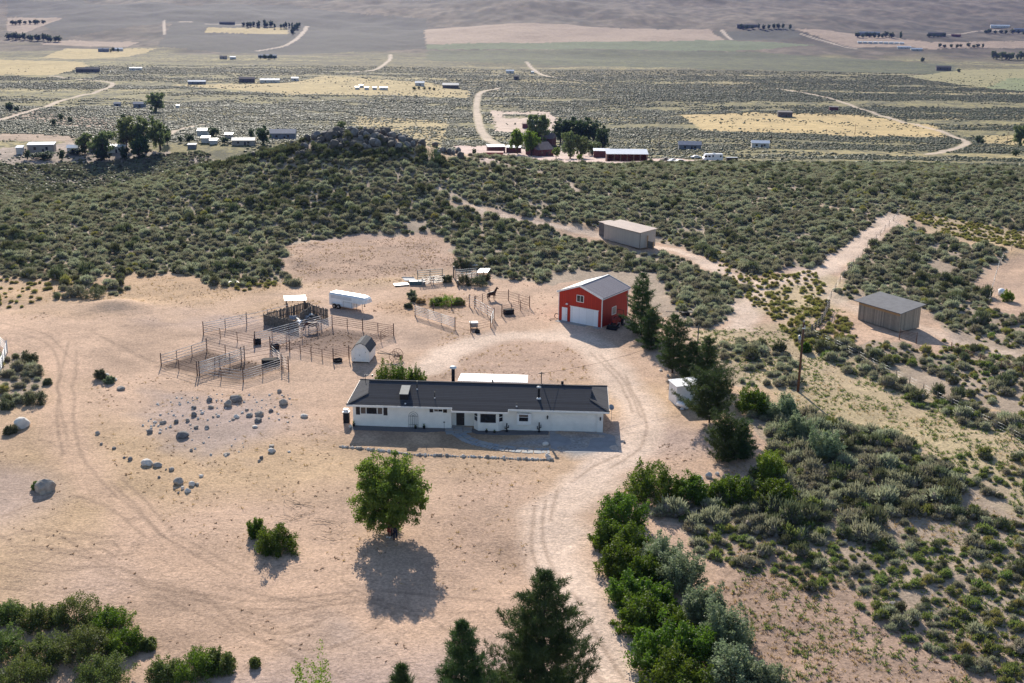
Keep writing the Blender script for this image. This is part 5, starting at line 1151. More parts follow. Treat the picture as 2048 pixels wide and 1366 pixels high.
# ------------------------------------------------------------------ corrals: every straight run is a thing with its posts and rails
def run(A, B, label, h=1.6, rails=5, post=3.0, mat_='rust', rail_mat=None, r=.040, pr=.052, name='corral_fence', group='pipe runs of the horse corrals', zlow=.35, endpost=.25):
    A = at(*A) if len(A) == 2 else Vector(A); B = at(*B) if len(B) == 2 else Vector(B)
    L_ = (B - A).length; root = thing(name, label, 'fence', A, rect_frame(A, B), group)
    n = max(1, round(L_ / post)); dz = B.z - A.z
    def gz(x):
        P = A.lerp(B, x / L_); return float(zt(P.x, P.y)) - A.z
    pm = None
    for i in range(n + 1):
        x = L_ * i / n; hh_ = h + (endpost if i in (0, n) else 0)
        o_ = bpy.data.objects.new('post', pm) if pm and i not in (0, n) else None
        if o_ is None:
            o_ = MB().tube((0, 0, -.1), (0, 0, hh_), pr * (1.35 if i in (0, n) else 1), pr * (1.35 if i in (0, n) else 1), 6).build('post', M[mat_], root)
            if i not in (0, n): pm = o_.data
        else: COL.objects.link(o_); o_.parent = root
        o_.location = (x, 0, gz(x))
    for k in range(rails):
        z = zlow + (h - zlow - .05) * k / max(1, rails - 1)
        q = MB()
        for i in range(n): q.tube((L_ * i / n, -.06, gz(L_ * i / n) + z), (L_ * (i + 1) / n, -.06, gz(L_ * (i + 1) / n) + z), r, r, 5)
        q.build('rail', M[rail_mat or mat_], root)
    return root
A1, A2, A3, A4, A4b, A5, A6, A7 = (324, 748), (414.5, 716), (488.7, 775.7), (396.4, 765.5), (400.8, 764.7), (490.5, 732.5), (564.9, 749.5), (578.8, 753.7)
run(A1, A2, 'weathered pipe fence along the back of the outer small pen', 1.55, 4, 3.0, 'rust_dark', 'pipe')
run(A1, A4, 'thin pipe fence across the front of the outer small pen', 1.5, 3, 3.2, 'rust_dark', 'rust_dark', .026)
run(A4, (484, 735), 'rear pipe rail beside the pale divider of the small pens', 1.75, 3, 3.0, 'rust_dark', 'pipe')
run(A4b, A5, 'pale pipe divider between the two small pens', 1.75, 6, 3.0, 'rust_dark', 'pipe', .042)
run(A4b, A3, 'pipe fence across the front of the inner small pen', 1.55, 4, 3.0, 'rust_dark', 'pipe', .028)
run(A3, A6, 'pale pipe fence from the front corner post of the inner small pen', 1.55, 5, 3.0, 'rust_dark', 'pipe', .038)
run(A6, A7, 'narrow pipe gate at the end of the inner small pen', 1.9, 5, 2.0, 'rust_dark', 'rust_dark', .03)
run(A2, A5, 'rusty pipe fence between the outer small pen and the big back pen', 1.55, 4, 3.0, 'rust_dark', 'rust_dark', .026)
run(A5, (545, 722), 'thin rusty pipe fence behind the inner small pen', 1.5, 3, 3.0, 'rust_dark', 'rust', .024)
run((545, 722), A7, 'short pipe alley fence beside the small pen gate', 1.5, 4, 3.0, 'rust_dark', 'pipe', .026)
run((407, 683), (493, 662), 'white railed fence on the outer side of the big back pen', 1.7, 5, 3.0, 'rust_dark', 'pipe_white', .045)
run((493, 662), (575, 640), 'white railed fence running up to the tin roofed lean-to', 1.6, 3, 3.0, 'rust_dark', 'pipe_white', .034)
run((407, 683), (510, 703), 'thin rusty fence across the front of the big back pen', 1.5, 4, 3.0, 'rust_dark', 'rust', .026)
run((510.5, 700), (642, 661), 'long pale pipe fence from the black barrel to the slab wood pen', 1.65, 5, 3.0, 'rust_dark', 'pipe_white', .04)
run((541, 710), (664, 663), 'long rusty pipe fence beside the grazing horse', 1.65, 6, 3.0, 'rust', 'pipe', .036)
run((664, 661), (725, 668), 'dark pipe fence in the shadow of the horse trailer', 1.55, 5, 2.4, 'rust_dark', 'rust', .032)
run((725, 668), (787, 676.5), 'rusty pipe fence past the nose of the horse trailer', 1.55, 5, 2.4, 'rust_dark', 'rust', .028)
run((787, 676.5), (736, 702), 'rusty pipe fence running down towards the storage shed', 1.55, 5, 3.0, 'rust_dark', 'rust', .034)
run((699, 724), (667.6, 731), 'rusty pipe fence beside the storage shed front', 1.6, 6, 3.0, 'rust_dark', 'rust', .03)
run((580, 713), (667.6, 730), 'low rusty fence across the front of the horse pen', 1.35, 4, 2.2, 'rust_dark', 'rust', .024)
run((541, 710), (580, 713), 'narrow rusty fence panel next to the blue tub', 1.5, 4, 3.0, 'rust_dark', 'rust', .028)
run((829, 636.5), (909.5, 661), 'white plank-like pipe fence along the near side of the yard pen', 1.65, 6, 3.2, 'rust_dark', 'pipe_white', .05, group='pipe runs of the yard pens')
run((829, 635), (937, 614), 'thin rusty fence behind the green patch of the yard pen', 1.4, 3, 3.4, 'rust_dark', 'rust', .02, group='pipe runs of the yard pens')
run((937, 615.5), (947.7, 618.5), 'short tall steel gate panel at the back of the yard pen', 1.75, 5, 1.8, 'rust_dark', 'pipe', .03, group='pipe runs of the yard pens')
run((947.7, 619), (987, 640), 'pale pipe fence between the two yard pens', 1.6, 4, 2.6, 'rust_dark', 'pipe_white', .036, group='pipe runs of the yard pens')
run((987, 640), (981, 657), 'pale gate swung towards the house between the yard pens', 1.6, 6, 2.4, 'rust_dark', 'pipe_white', .03, group='pipe runs of the yard pens')
run((941, 667), (981, 657), 'thin rusty fence in front of the white feeder', 1.5, 4, 2.8, 'rust_dark', 'rust', .022, group='pipe runs of the yard pens')
run((909.5, 661), (941, 667), 'open thin rail across the yard pen entrance', 1.3, 2, 3.4, 'rust_dark', 'rust', .018, group='pipe runs of the yard pens')
run((950, 614), (976, 600), 'thin rusty fence behind the standing horse', 1.5, 4, 2.2, 'rust_dark', 'rust', .02, group='pipe runs of the yard pens')
run((976, 600), (1015, 601.5), 'thin rusty fence in front of the standing horse head', 1.5, 4, 2.4, 'rust_dark', 'rust', .02, group='pipe runs of the yard pens')
run((1015, 601.5), (1057.5, 614), 'rusty fence along the far corner of the standing horse pen', 1.6, 4, 2.4, 'rust_dark', 'rust', .026, group='pipe runs of the yard pens')
run((1057.5, 614), (1002.6, 633), 'rusty fence closing the standing horse pen towards the barn', 1.6, 5, 2.6, 'rust_dark', 'rust', .026, group='pipe runs of the yard pens')
run((-10, 708), (16, 728), 'white pipe fence along the dirt track at the picture edge', 1.5, 5, 3.0, 'pipe_white', 'pipe_white', .045, group='white fence by the track')
run((16, 728), (-6, 800), 'long white pipe fence dropping away beside the scrub', 1.5, 5, 3.0, 'pipe_white', 'pipe_white', .045, group='white fence by the track')
# old slab wood pen: every wall a run of upright slabs
def slab_wall(A, B, label, h=1.42, solid=False):
    A, B = at(*A), at(*B); L_ = (B - A).length; root = thing('slab_fence', label, 'fence', A, rect_frame(A, B), 'walls of the old slab wood pen'); r_ = random.Random(int(L_ * 100)); q = MB(); x = 0
    while x < L_:
        w = r_.uniform(.12, .24); hh_ = h + r_.uniform(-.18, .22)
        q.box(x, -.03 + r_.uniform(-.02, .02), 0, x + w * .9, .03, hh_); x += w + (0.0 if solid else r_.uniform(.02, .14))
    q.build('slab', M['wood_old'], root)['kind'] = 'stuff'
    for z in (.45, 1.3): MB().box(0, .04, z, L_, .12, z + .12).build('rail', M['wood_old'], root)
W1, W2, W3, W4 = (527, 660), (597, 672), (655, 648), (610, 632.5)
slab_wall(W1, W2, 'slab wood wall on the near side of the old pen, in shade', 1.45, True); slab_wall(W4, W3, 'ragged slab wood wall of the old pen next to the horse trailer', 1.5)
slab_wall(W1, W4, 'slab wood wall of the old pen below the white tin roof', 1.5); slab_wall((600, 655), (622, 641), 'inner slab wood divider inside the old pen', 1.5)
ln = thing('tin_lean_to', 'white tin lean-to roof on dark posts over the old slab pen', 'lean-to', at(590, 632), .32)
MB().add([(-1.7, -.9, 1.95), (1.6, -1.0, 1.85), (1.7, .9, 2.15), (-1.6, .9, 2.25), (-1.7, -.9, 2.0), (1.6, -1.0, 1.9), (1.7, .9, 2.2), (-1.6, .9, 2.3)], [(0, 3, 2, 1), (4, 5, 6, 7), (0, 1, 5, 4), (1, 2, 6, 5), (2, 3, 7, 6), (3, 0, 4, 7)]).build('roof', M['tin_white'], ln)
for x, y in ((-1.4, -.7), (1.3, -.8), (-1.3, .7), (1.4, .7)): MB().box(x - .06, y - .06, 0, x + .06, y + .06, 1.86).build('post', M['wood_old'], ln)
r_ = random.Random(3)
for i, (px, py, lb_) in enumerate(((588, 651, 'crumpled grey tin sheet inside the slab pen corner'), (604, 651, 'bluish tin sheet heaped in the middle of the slab pen'), (614, 645, 'pale tin sheet lying across the slab pen heap'), (598, 658, 'flat white tin sheet at the near wall of the slab pen'), (626, 647, 'dark tin sheet under the slab pen back wall'))):
    q = MB(); w, d_ = r_.uniform(1.2, 2.2), r_.uniform(.8, 1.4); n = 6
    vv = [(-w / 2 + w * a / n, -d_ / 2 + d_ * b_ / 3, .35 + .25 * math.sin(a * 1.3 + i) + r_.uniform(-.06, .1)) for b_ in range(4) for a in range(n + 1)]
    q.add(vv, [(b_ * (n + 1) + a, b_ * (n + 1) + a + 1, (b_ + 1) * (n + 1) + a + 1, (b_ + 1) * (n + 1) + a) for b_ in range(3) for a in range(n)])
    o_ = q.build('tin_sheet', [M['tin_white'] if i in (2, 3) else M['grey_metal'] if i != 4 else M['dark_metal']], None, at(px, py)); o_.rotation_euler = (0, 0, r_.uniform(0, 3)); lab(o_, lb_, 'scrap')
# tubs and feeders
def tub(px, py, r0, h, mt_, lb_, long_=0, nm='water_tub'):
    t = thing(nm, lb_, 'tub', at(px, py), .2)
    if long_:
        MB().prism([(long_ * math.copysign(1, c) * .5 + r0 * c if abs(c) > .01 else 0, r0 * s) for c, s in ((math.cos(a), math.sin(a)) for a in np.linspace(.02, 6.26, 18, endpoint=False))], 0, h).build('body', M[mt_], t)
    else: MB().lathe([(0, .0), (r0 * .9, .0), (r0, h), (r0 * .92, h), (r0 * .85, h * .55), (0, h * .5)], 14).build('body', M[mt_], t)
    return t
b_ = thing('plastic_barrel', 'black plastic barrel lying at the end of the pale pipe fence', 'barrel', at(515, 700), .3)
MB().tube((-.5, 0, .42), (.5, 0, .42), .42, .42, 14).build('body', M['black'], b_); MB().tube((-.3, 0, .42), (-.24, 0, .42), .44, .44, 14).build('band', M['dark_metal'], b_); MB().tube((.24, 0, .42), (.3, 0, .42), .44, .44, 14).build('band', M['dark_metal'], b_)
tub(551, 708, .62, .55, 'black', 'round black water tub beside the rusty horse pen'); tub(677, 731, .6, .35, 'black', 'flat black rubber tub near the storage shed')
tub(543, 738, .55, .65, 'black', 'long black oval trough in the inner small pen', 1.3, 'water_trough'); tub(1016, 628, .5, .75, 'black', 'black trough in the standing horse pen', .7, 'water_trough')
fd = thing('hay_feeder', 'white topped feeder box by the yard pen post', 'feeder', at(947, 658), .15)
MB().box(-.55, -.4, .25, .55, .4, .8).build('body', M['grey_metal'], fd); MB().box(-.6, -.45, .8, .6, .45, .95).build('lid', M['white_metal'], fd); MB().box(-.5, -.35, 0, -.42, .35, .249).box(.42, -.35, 0, .5, .35, .249).build('leg', M['dark_metal'], fd)
tub(954.5, 667, .38, .42, 'black', 'small black bucket in front of the white feeder', 0, 'bucket')

# ------------------------------------------------------------------ horse trailer
tA_, tF_ = at(657.5, 622.5), at(703.7, 629.5); tyaw = rect_frame(tA_, tF_) ; TL = (tF_ - tA_).length; TWd = 2.1
tl = thing('horse_trailer', 'white gooseneck horse trailer parked behind the slab pen', 'trailer', tA_, tyaw)
z0, z1, NX = .42, 2.35, TL + 2.45
sec = lambda x, zl, zh, wsc=1.0: [(x, TWd / 2 - TWd / 2 * wsc, zl), (x, TWd / 2 + TWd / 2 * wsc, zl), (x, TWd / 2 + TWd / 2 * wsc, zh - .22), (x, TWd / 2 + TWd * .36 * wsc, zh), (x, TWd / 2 - TWd * .36 * wsc, zh), (x, TWd / 2 - TWd / 2 * wsc, zh - .22)]
def loft(secs, mats, nm, par, roofmi=None):
    q = MB(); vv = [p_ for s_ in secs for p_ in s_]; ff = []; n = 6
    for a in range(len(secs) - 1):
        for i in range(n): ff.append((a * n + i, a * n + (i + 1) % n, (a + 1) * n + (i + 1) % n, (a + 1) * n + i))
    ff += [tuple(reversed(range(n))), tuple((len(secs) - 1) * n + i for i in range(n))]
    q.add(vv, ff); return q.build(nm, mats, par)
loft([sec(0, z0, z1), sec(TL, z0, z1)], [M['white_metal']], 'body', tl)
loft([sec(TL + .002, 1.28, z1), sec(TL + 1.3, 1.28, z1 - .02), sec(TL + 2.05, 1.32, z1 - .12, .86), sec(NX, 1.42, z1 - .35, .58)], [M['white_metal']], 'gooseneck', tl)
for x in (1.05, 1.85):
    for y in (-.06, TWd + .06): 
        o_ = MB().tube((x, y - .12, .37), (x, y + .12, .37), .37, .37, 18).build('wheel', M['tyre'], tl); MB().tube((x, y - .135, .37), (x, y + .135, .37), .19, .19, 12).build('rim', M['grey_metal'], o_)
fm = MB()
for y in (-.2, TWd + .02): fm.box(.55, y, .80, 2.35, y + .18, .84).box(.55, y, .55, .6, y + .18, .799).box(2.3, y, .55, 2.35, y + .18, .799)
fm.build('fender', M['white_metal'], tl)
MB().box(TL - 1.75, -.03, .5, TL - .1, -.003, .52).box(TL - 1.75, -.03, .52, TL - 1.73, -.003, 1.25).box(TL - .12, -.03, .52, TL - .1, -.003, 1.25).box(TL - 1.75, -.03, 1.25, TL - .1, -.003, 1.27).build('side_door', M['dark_metal'], tl)
for z in (1.62, 1.78, 1.95): MB().box(.3, -.03, z, TL - .1, -.003, z + .05).build('vent_slot', surf('vent_grey', (.40, .38, .46), (.3, .3, .36), 2, .6), tl)
MB().box(-.03, .1, .55, -.003, TWd - .1, 2.0).build('rear_door', M['pipe_white'], tl)
MB().tube((NX - .9, TWd / 2, .75), (NX - .9, TWd / 2, 1.38), .06).box(NX - 1.0, TWd / 2 - .1, .66, NX - .8, TWd / 2 + .1, .75).build('coupler', M['dark_metal'], tl)
for y in (.35, TWd - .35): MB().tube((TL + .55, y, 0), (TL + .55, y, 1.3), .045).build('landing_leg', M['grey_metal'], tl)

# ------------------------------------------------------------------ horses and people: skinned figures
def skin_fig(name, joints, edges, mats, parent, sub=2):
    me_ = bpy.data.meshes.new(name); ks = list(joints); me_.from_pydata([joints[k_][:3] for k_ in ks], [(ks.index(a), ks.index(b_)) for a, b_ in edges], []); me_.update()
    o_ = link_mesh(name, me_, mats, parent)
    sk_ = o_.modifiers.new('skin', 'SKIN'); sk_.use_smooth_shade = True
    if not me_.skin_vertices: me_.attributes  # created with the modifier below
    lay = me_.skin_vertices[0].data if me_.skin_vertices else None
    if lay is None:
        bpy.context.view_layer.objects.active = o_; bpy.ops.mesh.customdata_skin_add(); lay = me_.skin_vertices[0].data
    for i, k_ in enumerate(ks):
        r_ = joints[k_][3]; lay[i].radius = (r_, joints[k_][4] if len(joints[k_]) > 4 else r_); lay[i].use_root = (i == 0)
    sb = o_.modifiers.new('smooth', 'SUBSURF'); sb.levels = sub; sb.render_levels = sub
    return o_
def horse(loc, yaw, head, label, hide, graze=False, s=1.0):
    t = thing('horse', label, 'horse', loc, yaw); t.scale = (s, s, s)
    J = dict(pel=(-.55, 0, 1.22, .27, .30), bar=(-.05, 0, 1.12, .29, .33), che=(.42, 0, 1.15, .25, .34), neck0=(.66, 0, 1.28, .17, .24), tail0=(-.84, 0, 1.25, .10))
    if graze: J.update(neck1=(.98, .03, .98, .11, .16), poll=(1.22, .05, .66, .09, .12), muz=(1.28, .05, .22, .055, .07))
    else: J.update(neck1=(.88, 0, 1.62, .11, .17), poll=(1.05, 0, 1.92, .09, .11), muz=(1.42, 0, 1.66, .055, .07))
    E_ = [('pel', 'bar'), ('bar', 'che'), ('che', 'neck0'), ('neck0', 'neck1'), ('neck1', 'poll'), ('poll', 'muz'), ('pel', 'tail0')]
    for sd_, y in (('l', .17), ('r', -.17)):
        J.update({'hh' + sd_: (-.62, y, .98, .15), 'st' + sd_: (-.50, y, .80, .11), 'ho' + sd_: (-.78, y, .50, .06), 'hf' + sd_: (-.72, y, .12, .045), 'hg' + sd_: (-.68, y, .02, .06)})
        J.update({'fs' + sd_: (.48, y, .88, .11), 'fk' + sd_: (.48, y, .46, .058), 'ff' + sd_: (.47, y, .12, .042), 'fg' + sd_: (.50, y, .02, .06)})
        E_ += [('pel', 'hh' + sd_), ('hh' + sd_, 'st' + sd_), ('st' + sd_, 'ho' + sd_), ('ho' + sd_, 'hf' + sd_), ('hf' + sd_, 'hg' + sd_), ('che', 'fs' + sd_), ('fs' + sd_, 'fk' + sd_), ('fk' + sd_, 'ff' + sd_), ('ff' + sd_, 'fg' + sd_)]
    p0 = Vector(J['poll'][:3])
    for sd_, y in (('l', .07), ('r', -.07)): J['ear' + sd_] = (p0.x - (.02 if not graze else -.06), p0.y + y, p0.z + (.17 if not graze else .10), .03); E_.append(('poll', 'ear' + sd_))
    body = skin_fig('body', J, E_, M[hide], t)
    q = MB(); q.tube((-.86, 0, 1.27), (-.98, 0, 1.0), .05, .07, 7).tube((-.98, 0, 1.0), (-.98, 0, .45), .08, .03, 7); q.build('tail', M['mane'], t)
    n0, n1, pl__ = Vector(J['neck0'][:3]), Vector(J['neck1'][:3]), Vector(J['poll'][:3]); q = MB()
    off = Vector((-.10, 0, .17)) if not graze else Vector((.02, 0, .18))
    q.beam(n0 + off + Vector((-.06, 0, .05)), n1 + off * .85, .05, .14).beam(n1 + off * .85, pl__ + off * .5, .05, .12); q.build('mane', M['mane'], t)
    for y in (.075, -.075):
        e_ = Vector(J['poll'][:3]).lerp(Vector(J['muz'][:3]), .38); MB().lathe([(0, -.02), (.02, 0), (0, .02)], 6, 0, (e_.x, e_.y + y, e_.z + .02)).build('eye', M['mane'], t)
    return t
h1 = at(624, 672.5); horse(h1, math.pi + .35, 'down', 'brown bay horse grazing beside the long rusty pipe fence', 'hide_bay', True, 1.0)
h2 = at(982, 600.5); horse(h2, R(38), 'up', 'dark bay horse standing with raised head in the yard pen', 'hide_dark', False, .95)
def person(loc, yaw, label, top, bottom, shoe, hair, H=1.7, shorts=False, lean=0.0):
    s = H / 1.75; t = thing('person', label, 'person', loc, yaw); t.scale = (s, s, s)
    J = dict(pel=(0, 0, .95, .14, .11), spi=(0, 0, 1.15, .125, .10), che=(0, lean * .3, 1.36, .155, .11), nek=(0, lean * .5, 1.51, .055), hd0=(0, lean * .7 - .01, 1.60, .082, .09), hd1=(0, lean * .8, 1.70, .078, .088))
    E_ = [('pel', 'spi'), ('spi', 'che'), ('che', 'nek'), ('nek', 'hd0'), ('hd0', 'hd1')]
    for q_, x in (('l', -1), ('r', 1)):
        J.update({'hip' + q_: (x * .10, 0, .88, .095), 'kne' + q_: (x * .12, -.03, .50, .062), 'ank' + q_: (x * .13, 0, .09, .042), 'toe' + q_: (x * .15, -.17, .035, .036)})
        E_ += [('pel', 'hip' + q_), ('hip' + q_, 'kne' + q_), ('kne' + q_, 'ank' + q_), ('ank' + q_, 'toe' + q_)]
        J.update({'sho' + q_: (x * .19, lean * .3, 1.42, .062), 'elb' + q_: (x * .27, .02, 1.14, .044), 'wri' + q_: (x * .24, -.12, .93, .030), 'pal' + q_: (x * .235, -.15, .865, .033, .022)})
        E_ += [('che', 'sho' + q_), ('sho' + q_, 'elb' + q_), ('elb' + q_, 'wri' + q_), ('wri' + q_, 'pal' + q_)]
        for f_ in range(4):
            J['f%d%s' % (f_, q_)] = (x * (.205 + .02 * f_), -.175 - .004 * f_, .80 - .010 * (1.5 - abs(f_ - 1.5)), .0095); J['g%d%s' % (f_, q_)] = (x * (.205 + .02 * f_), -.165, .762 - .012 * (1.5 - abs(f_ - 1.5)), .008)
            E_ += [('pal' + q_, 'f%d%s' % (f_, q_)), ('f%d%s' % (f_, q_), 'g%d%s' % (f_, q_))]
        J['th' + q_] = (x * .19, -.185, .845, .010); J['ti' + q_] = (x * .185, -.20, .81, .009); E_ += [('pal' + q_, 'th' + q_), ('th' + q_, 'ti' + q_)]
    J['nose'] = (0, lean * .75 - .11, 1.615, .014); E_.append(('hd0', 'nose'))
    skin_fig('body', J, E_, M['skin'], t)
    K = lambda k_, e_: (*J[k_][:3], J[k_][3] + e_, (J[k_][4] if len(J[k_]) > 4 else J[k_][3]) + e_)
    T_ = {k_: K(k_, .022) for k_ in ('spi', 'pel', 'che', 'shol', 'shor', 'elbl', 'elbr')}; skin_fig('shirt', T_, [('spi', 'pel'), ('spi', 'che'), ('che', 'shol'), ('che', 'shor'), ('shol', 'elbl'), ('shor', 'elbr')], M[top], t)
    B_ = {k_: K(k_, .026) for k_ in ('pel', 'hipl', 'hipr')}; B_.update({k_: K(k_, .03) for k_ in ('knel', 'kner')}); e2 = [('pel', 'hipl'), ('pel', 'hipr'), ('hipl', 'knel'), ('hipr', 'kner')]
    if not shorts: B_.update({k_: K(k_, .026) for k_ in ('ankl', 'ankr')}); e2 += [('knel', 'ankl'), ('kner', 'ankr')]
    skin_fig('shorts' if shorts else 'trousers', B_, e2, M[bottom], t)
    for x in (-1, 1): MB().box(x * .14 - .05, -.22, 0, x * .14 + .05, .06, .09).build('shoe', M[shoe], t)
    skin_fig('hair', {'a': (0, lean * .8 + .015, 1.735, .082, .088), 'b': (0, lean * .7 + .05, 1.64, .06, .05)}, [('a', 'b')], M[hair], t)
    return t
person(at(787, 1079.5), R(-25), 'person in black top, red shorts and white shoes under the shade tree', 'black_cloth', 'red_cloth', 'white_shoe', 'hair_dark', 1.62, True)
person(at(799.5, 1083), R(15), 'person in navy clothes standing under the shade tree', 'navy', 'navy', 'black', 'hair', 1.66, False, -.04)

# ------------------------------------------------------------------ boulders
def rock_obj(name, P, w, h, label, group, mt_, seed):
    g_ = random.Random(seed); bm = __import__('bmesh').new(); import bmesh as _b
    _b.ops.create_icosphere(bm, subdivisions=3, radius=1.0)
    cuts = [(Vector((g_.gauss(0, 1), g_.gauss(0, 1), g_.gauss(.2, .8))).normalized(), g_.uniform(.62, .92)) for _ in range(9)]
    sx, sy = g_.uniform(.85, 1.15), g_.uniform(.75, 1.0)
    for v in bm.verts:
        c = v.co.copy()
        for n_, d_ in cuts:
            k_ = c.dot(n_) - d_
            if k_ > 0: c -= n_ * k_ * .88
        c *= 1 + .05 * math.sin(c.x * 6 + seed) * math.cos(c.y * 5 + c.z * 7)
        v.co = (c.x * w / 2 * sx, c.y * w / 2 * sy, c.z * h * .62 + h * .30)
    me_ = bpy.data.meshes.new(name); bm.to_mesh(me_); bm.free()
    o_ = link_mesh(name, me_, M[mt_]); o_.location = P; o_.rotation_euler = (0, 0, g_.uniform(0, 6.28)); return lab(o_, label, 'boulder' if w > .8 else 'rock', group)
RK = [(47, 875, 40, 30, 'rock_pale', 'large buff boulder in the scrub beside the dirt track'), (98, 1003, 44, 40, 'rock', 'large rounded grey boulder alone below the dirt track'), (214, 772, 17, 12, 'rock_pale', 'pale boulder among two shrubs beside the dirt track'),
      (232, 778, 12, 8, 'rock_pale', 'small pale rock next to the shrubs by the dirt track'), (245, 796, 22, 10, 'rock', 'flat grey boulder lying alone below the track shrubs'), (474, 814, 31, 20, 'rock_dark', 'biggest dark grey boulder at the top of the rock scatter'), (459, 824, 20, 20, 'rock', 'upright grey boulder leaning at the biggest dark one'),
      (422, 816, 14, 12, 'rock_dark', 'dark boulder beside a yellow tuft at the top of the rock scatter'), (425, 829, 13, 9, 'rock', 0), (391, 831, 12, 10, 'rock_dark', 0), (391, 846, 16, 13, 'rock_dark', 0), (408, 841, 10, 6, 'rock_pale', 0), (379, 857, 13, 10, 'rock', 0), (357, 860, 12, 11, 'rock_dark', 0), (400, 852, 8, 6, 'rock_pale', 0),
      (369, 889, 29, 18, 'rock_dark', 'dark flat-topped boulder at the lower middle of the rock scatter'), (304, 882, 15, 12, 'rock_dark', 0), (324, 882, 8, 6, 'rock_pale', 0), (330, 862, 15, 9, 'rock', 0), (314, 861, 10, 6, 'rock_pale', 0), (418, 870, 14, 9, 'rock_dark', 0), (397, 870, 12, 9, 'rock', 0), (477, 847, 14, 10, 'rock_pale', 0), (503, 844, 16, 10, 'rock', 0), (522, 842, 19, 14, 'rock', 'tall brownish boulder behind a grey one in the scatter'),
      (520, 854, 20, 13, 'rock_dark', 'grey boulder in front of the tall brownish one'), (545, 834, 13, 9, 'rock_dark', 0), (570, 818, 21, 16, 'rock', 'angular brown boulder near the house end of the scatter'), (561, 795, 13, 10, 'rock', 'white-topped grey boulder standing highest near the pens'), (612, 843, 17, 10, 'rock_pale', 'smooth pale boulder alone between the scatter and the house'), (514, 866, 13, 7, 'rock_pale', 0),
      (549, 914, 20, 12, 'rock_pale', 'pale round boulder on bare ground below the scatter'), (548, 904, 17, 7, 'rock', 'flat grey boulder behind the pale round one'), (528, 928, 12, 9, 'rock_dark', 0), (524, 934, 8, 6, 'rock', 0), (459, 922, 16, 7, 'rock', 0), (583, 914, 8, 4, 'rock_pale', 0), (388, 916, 9, 7, 'rock', 0), (200, 887, 12, 10, 'rock', 'single pointed rock beside the dirt track junction'), (208, 907, 8, 6, 'rock', 0), (233, 915, 12, 6, 'rock_dark', 0),
      (266, 937, 13, 10, 'rock_dark', 0), (254, 933, 9, 5, 'rock_dark', 0), (300, 945, 36, 17, 'rock_pale', 'long pale boulder of the lower boulder pair'), (321, 948, 20, 13, 'rock', 'rounder grey boulder touching the long pale one'), (349, 955, 15, 9, 'rock', 0), (338, 955, 6, 5, 'rock', 0), (325, 971, 9, 6, 'rock_dark', 0), (364, 982, 30, 20, 'rock', 'large grey boulder of the lowest cluster'), (390, 985, 17, 13, 'rock_pale', 'buff boulder on the house side of the lowest cluster'), (401, 984, 10, 8, 'rock', 0),
      (372, 992, 9, 9, 'rock_pale', 0), (382, 998, 16, 12, 'rock_pale', 'pale boulder in front of the lowest cluster'), (356, 993, 8, 6, 'rock', 0), (364, 1001, 6, 5, 'rock', 0), (409, 967, 12, 7, 'rock_pale', 0), (497, 832, 9, 6, 'rock', 0), (488, 838, 8, 5, 'rock_pale', 0), (470, 852, 9, 6, 'rock', 0), (440, 846, 9, 6, 'rock_pale', 0), (430, 848, 7, 5, 'rock', 0), (345, 870, 7, 5, 'rock_pale', 0), (290, 868, 7, 5, 'rock_pale', 0),
      (1096, 889, 14, 12, 'rock_pale', 'smooth round boulder in the house shade beside the apron'), (1101, 914, 17, 15, 'rock_pale', 'white topped boulder at the end of the stone border'), (1253, 881, 7, 5, 'rock_dark', 'small dark rock on the dirt beside the garage apron'), (1423, 945, 19, 16, 'rock_pale', 'biggest white boulder above the hedge'), (1405, 950, 24, 12, 'rock_pale', 'long white boulder left of the biggest above the hedge'), (1440, 940, 11, 9, 'rock_pale', 'small white rock under the low dark pine'),
      (1385, 955, 16, 9, 'rock', 'grey boulder half sunk at the end of the white boulders'), (1452, 948, 12, 9, 'rock', 'grey boulder on the bank side of the white boulders'), (1360, 965, 12, 8, 'rock_pale', 'pale rock nearest the hedge bend'), (705, 862, 9, 10, 'rock_pale', 'pale rock heap at the bedroom corner of the house'), (1337, 745, 8, 6, 'rock_pale', 'pale rock under the pine next to the white shed'), (1323, 735, 8, 6, 'rock_pale', 'pale rock at the foot of the dense dark pine'),
      (1595, 1020, 14, 9, 'rock_pale', 'white rock lying in the scrub of the bank'), (1560, 1060, 20, 12, 'rock', 'grey boulder in the scrub of the bank'), (1700, 1068, 12, 8, 'rock', 'grey rock at the foot of the bank scrub'), (1800, 1195, 26, 12, 'rock_dark', 'dark flat boulder on the sandy patch of the lower bank')]
for i, (px, py, w, h, mt_, lb_) in enumerate(RK):
    P_ = at(px, py); s = ppm(P_)
    tone = {'rock': 'grey', 'rock_dark': 'dark', 'rock_pale': 'pale'}[mt_]
    rock_obj('boulder', P_, w / s * .9, h / s * .72, lb_ or 'small %s rock in the boulder scatter on the lot' % tone, None if lb_ else 'small %s rocks of the boulder scatter' % tone, mt_, 200 + i)
g2 = random.Random(9)
BL_ = smooth_line(wpoly([(680, 901), (720, 904), (780, 909), (830, 914), (900, 915), (980, 916.5), (1060, 918), (1112, 918)]), 60); acc = 0; last = None; nb_ = 0
PROTO_R = []
for i in range(6): 
    PROTO_R.append(rock_obj('border_stone', Vector((*BL_[i * 3], 0)), .34, .24, 'whitish stone in the low border row below the house', 'stones of the border row', 'rock_pale' if i % 3 else 'rock', 400 + i))
d_ = .0
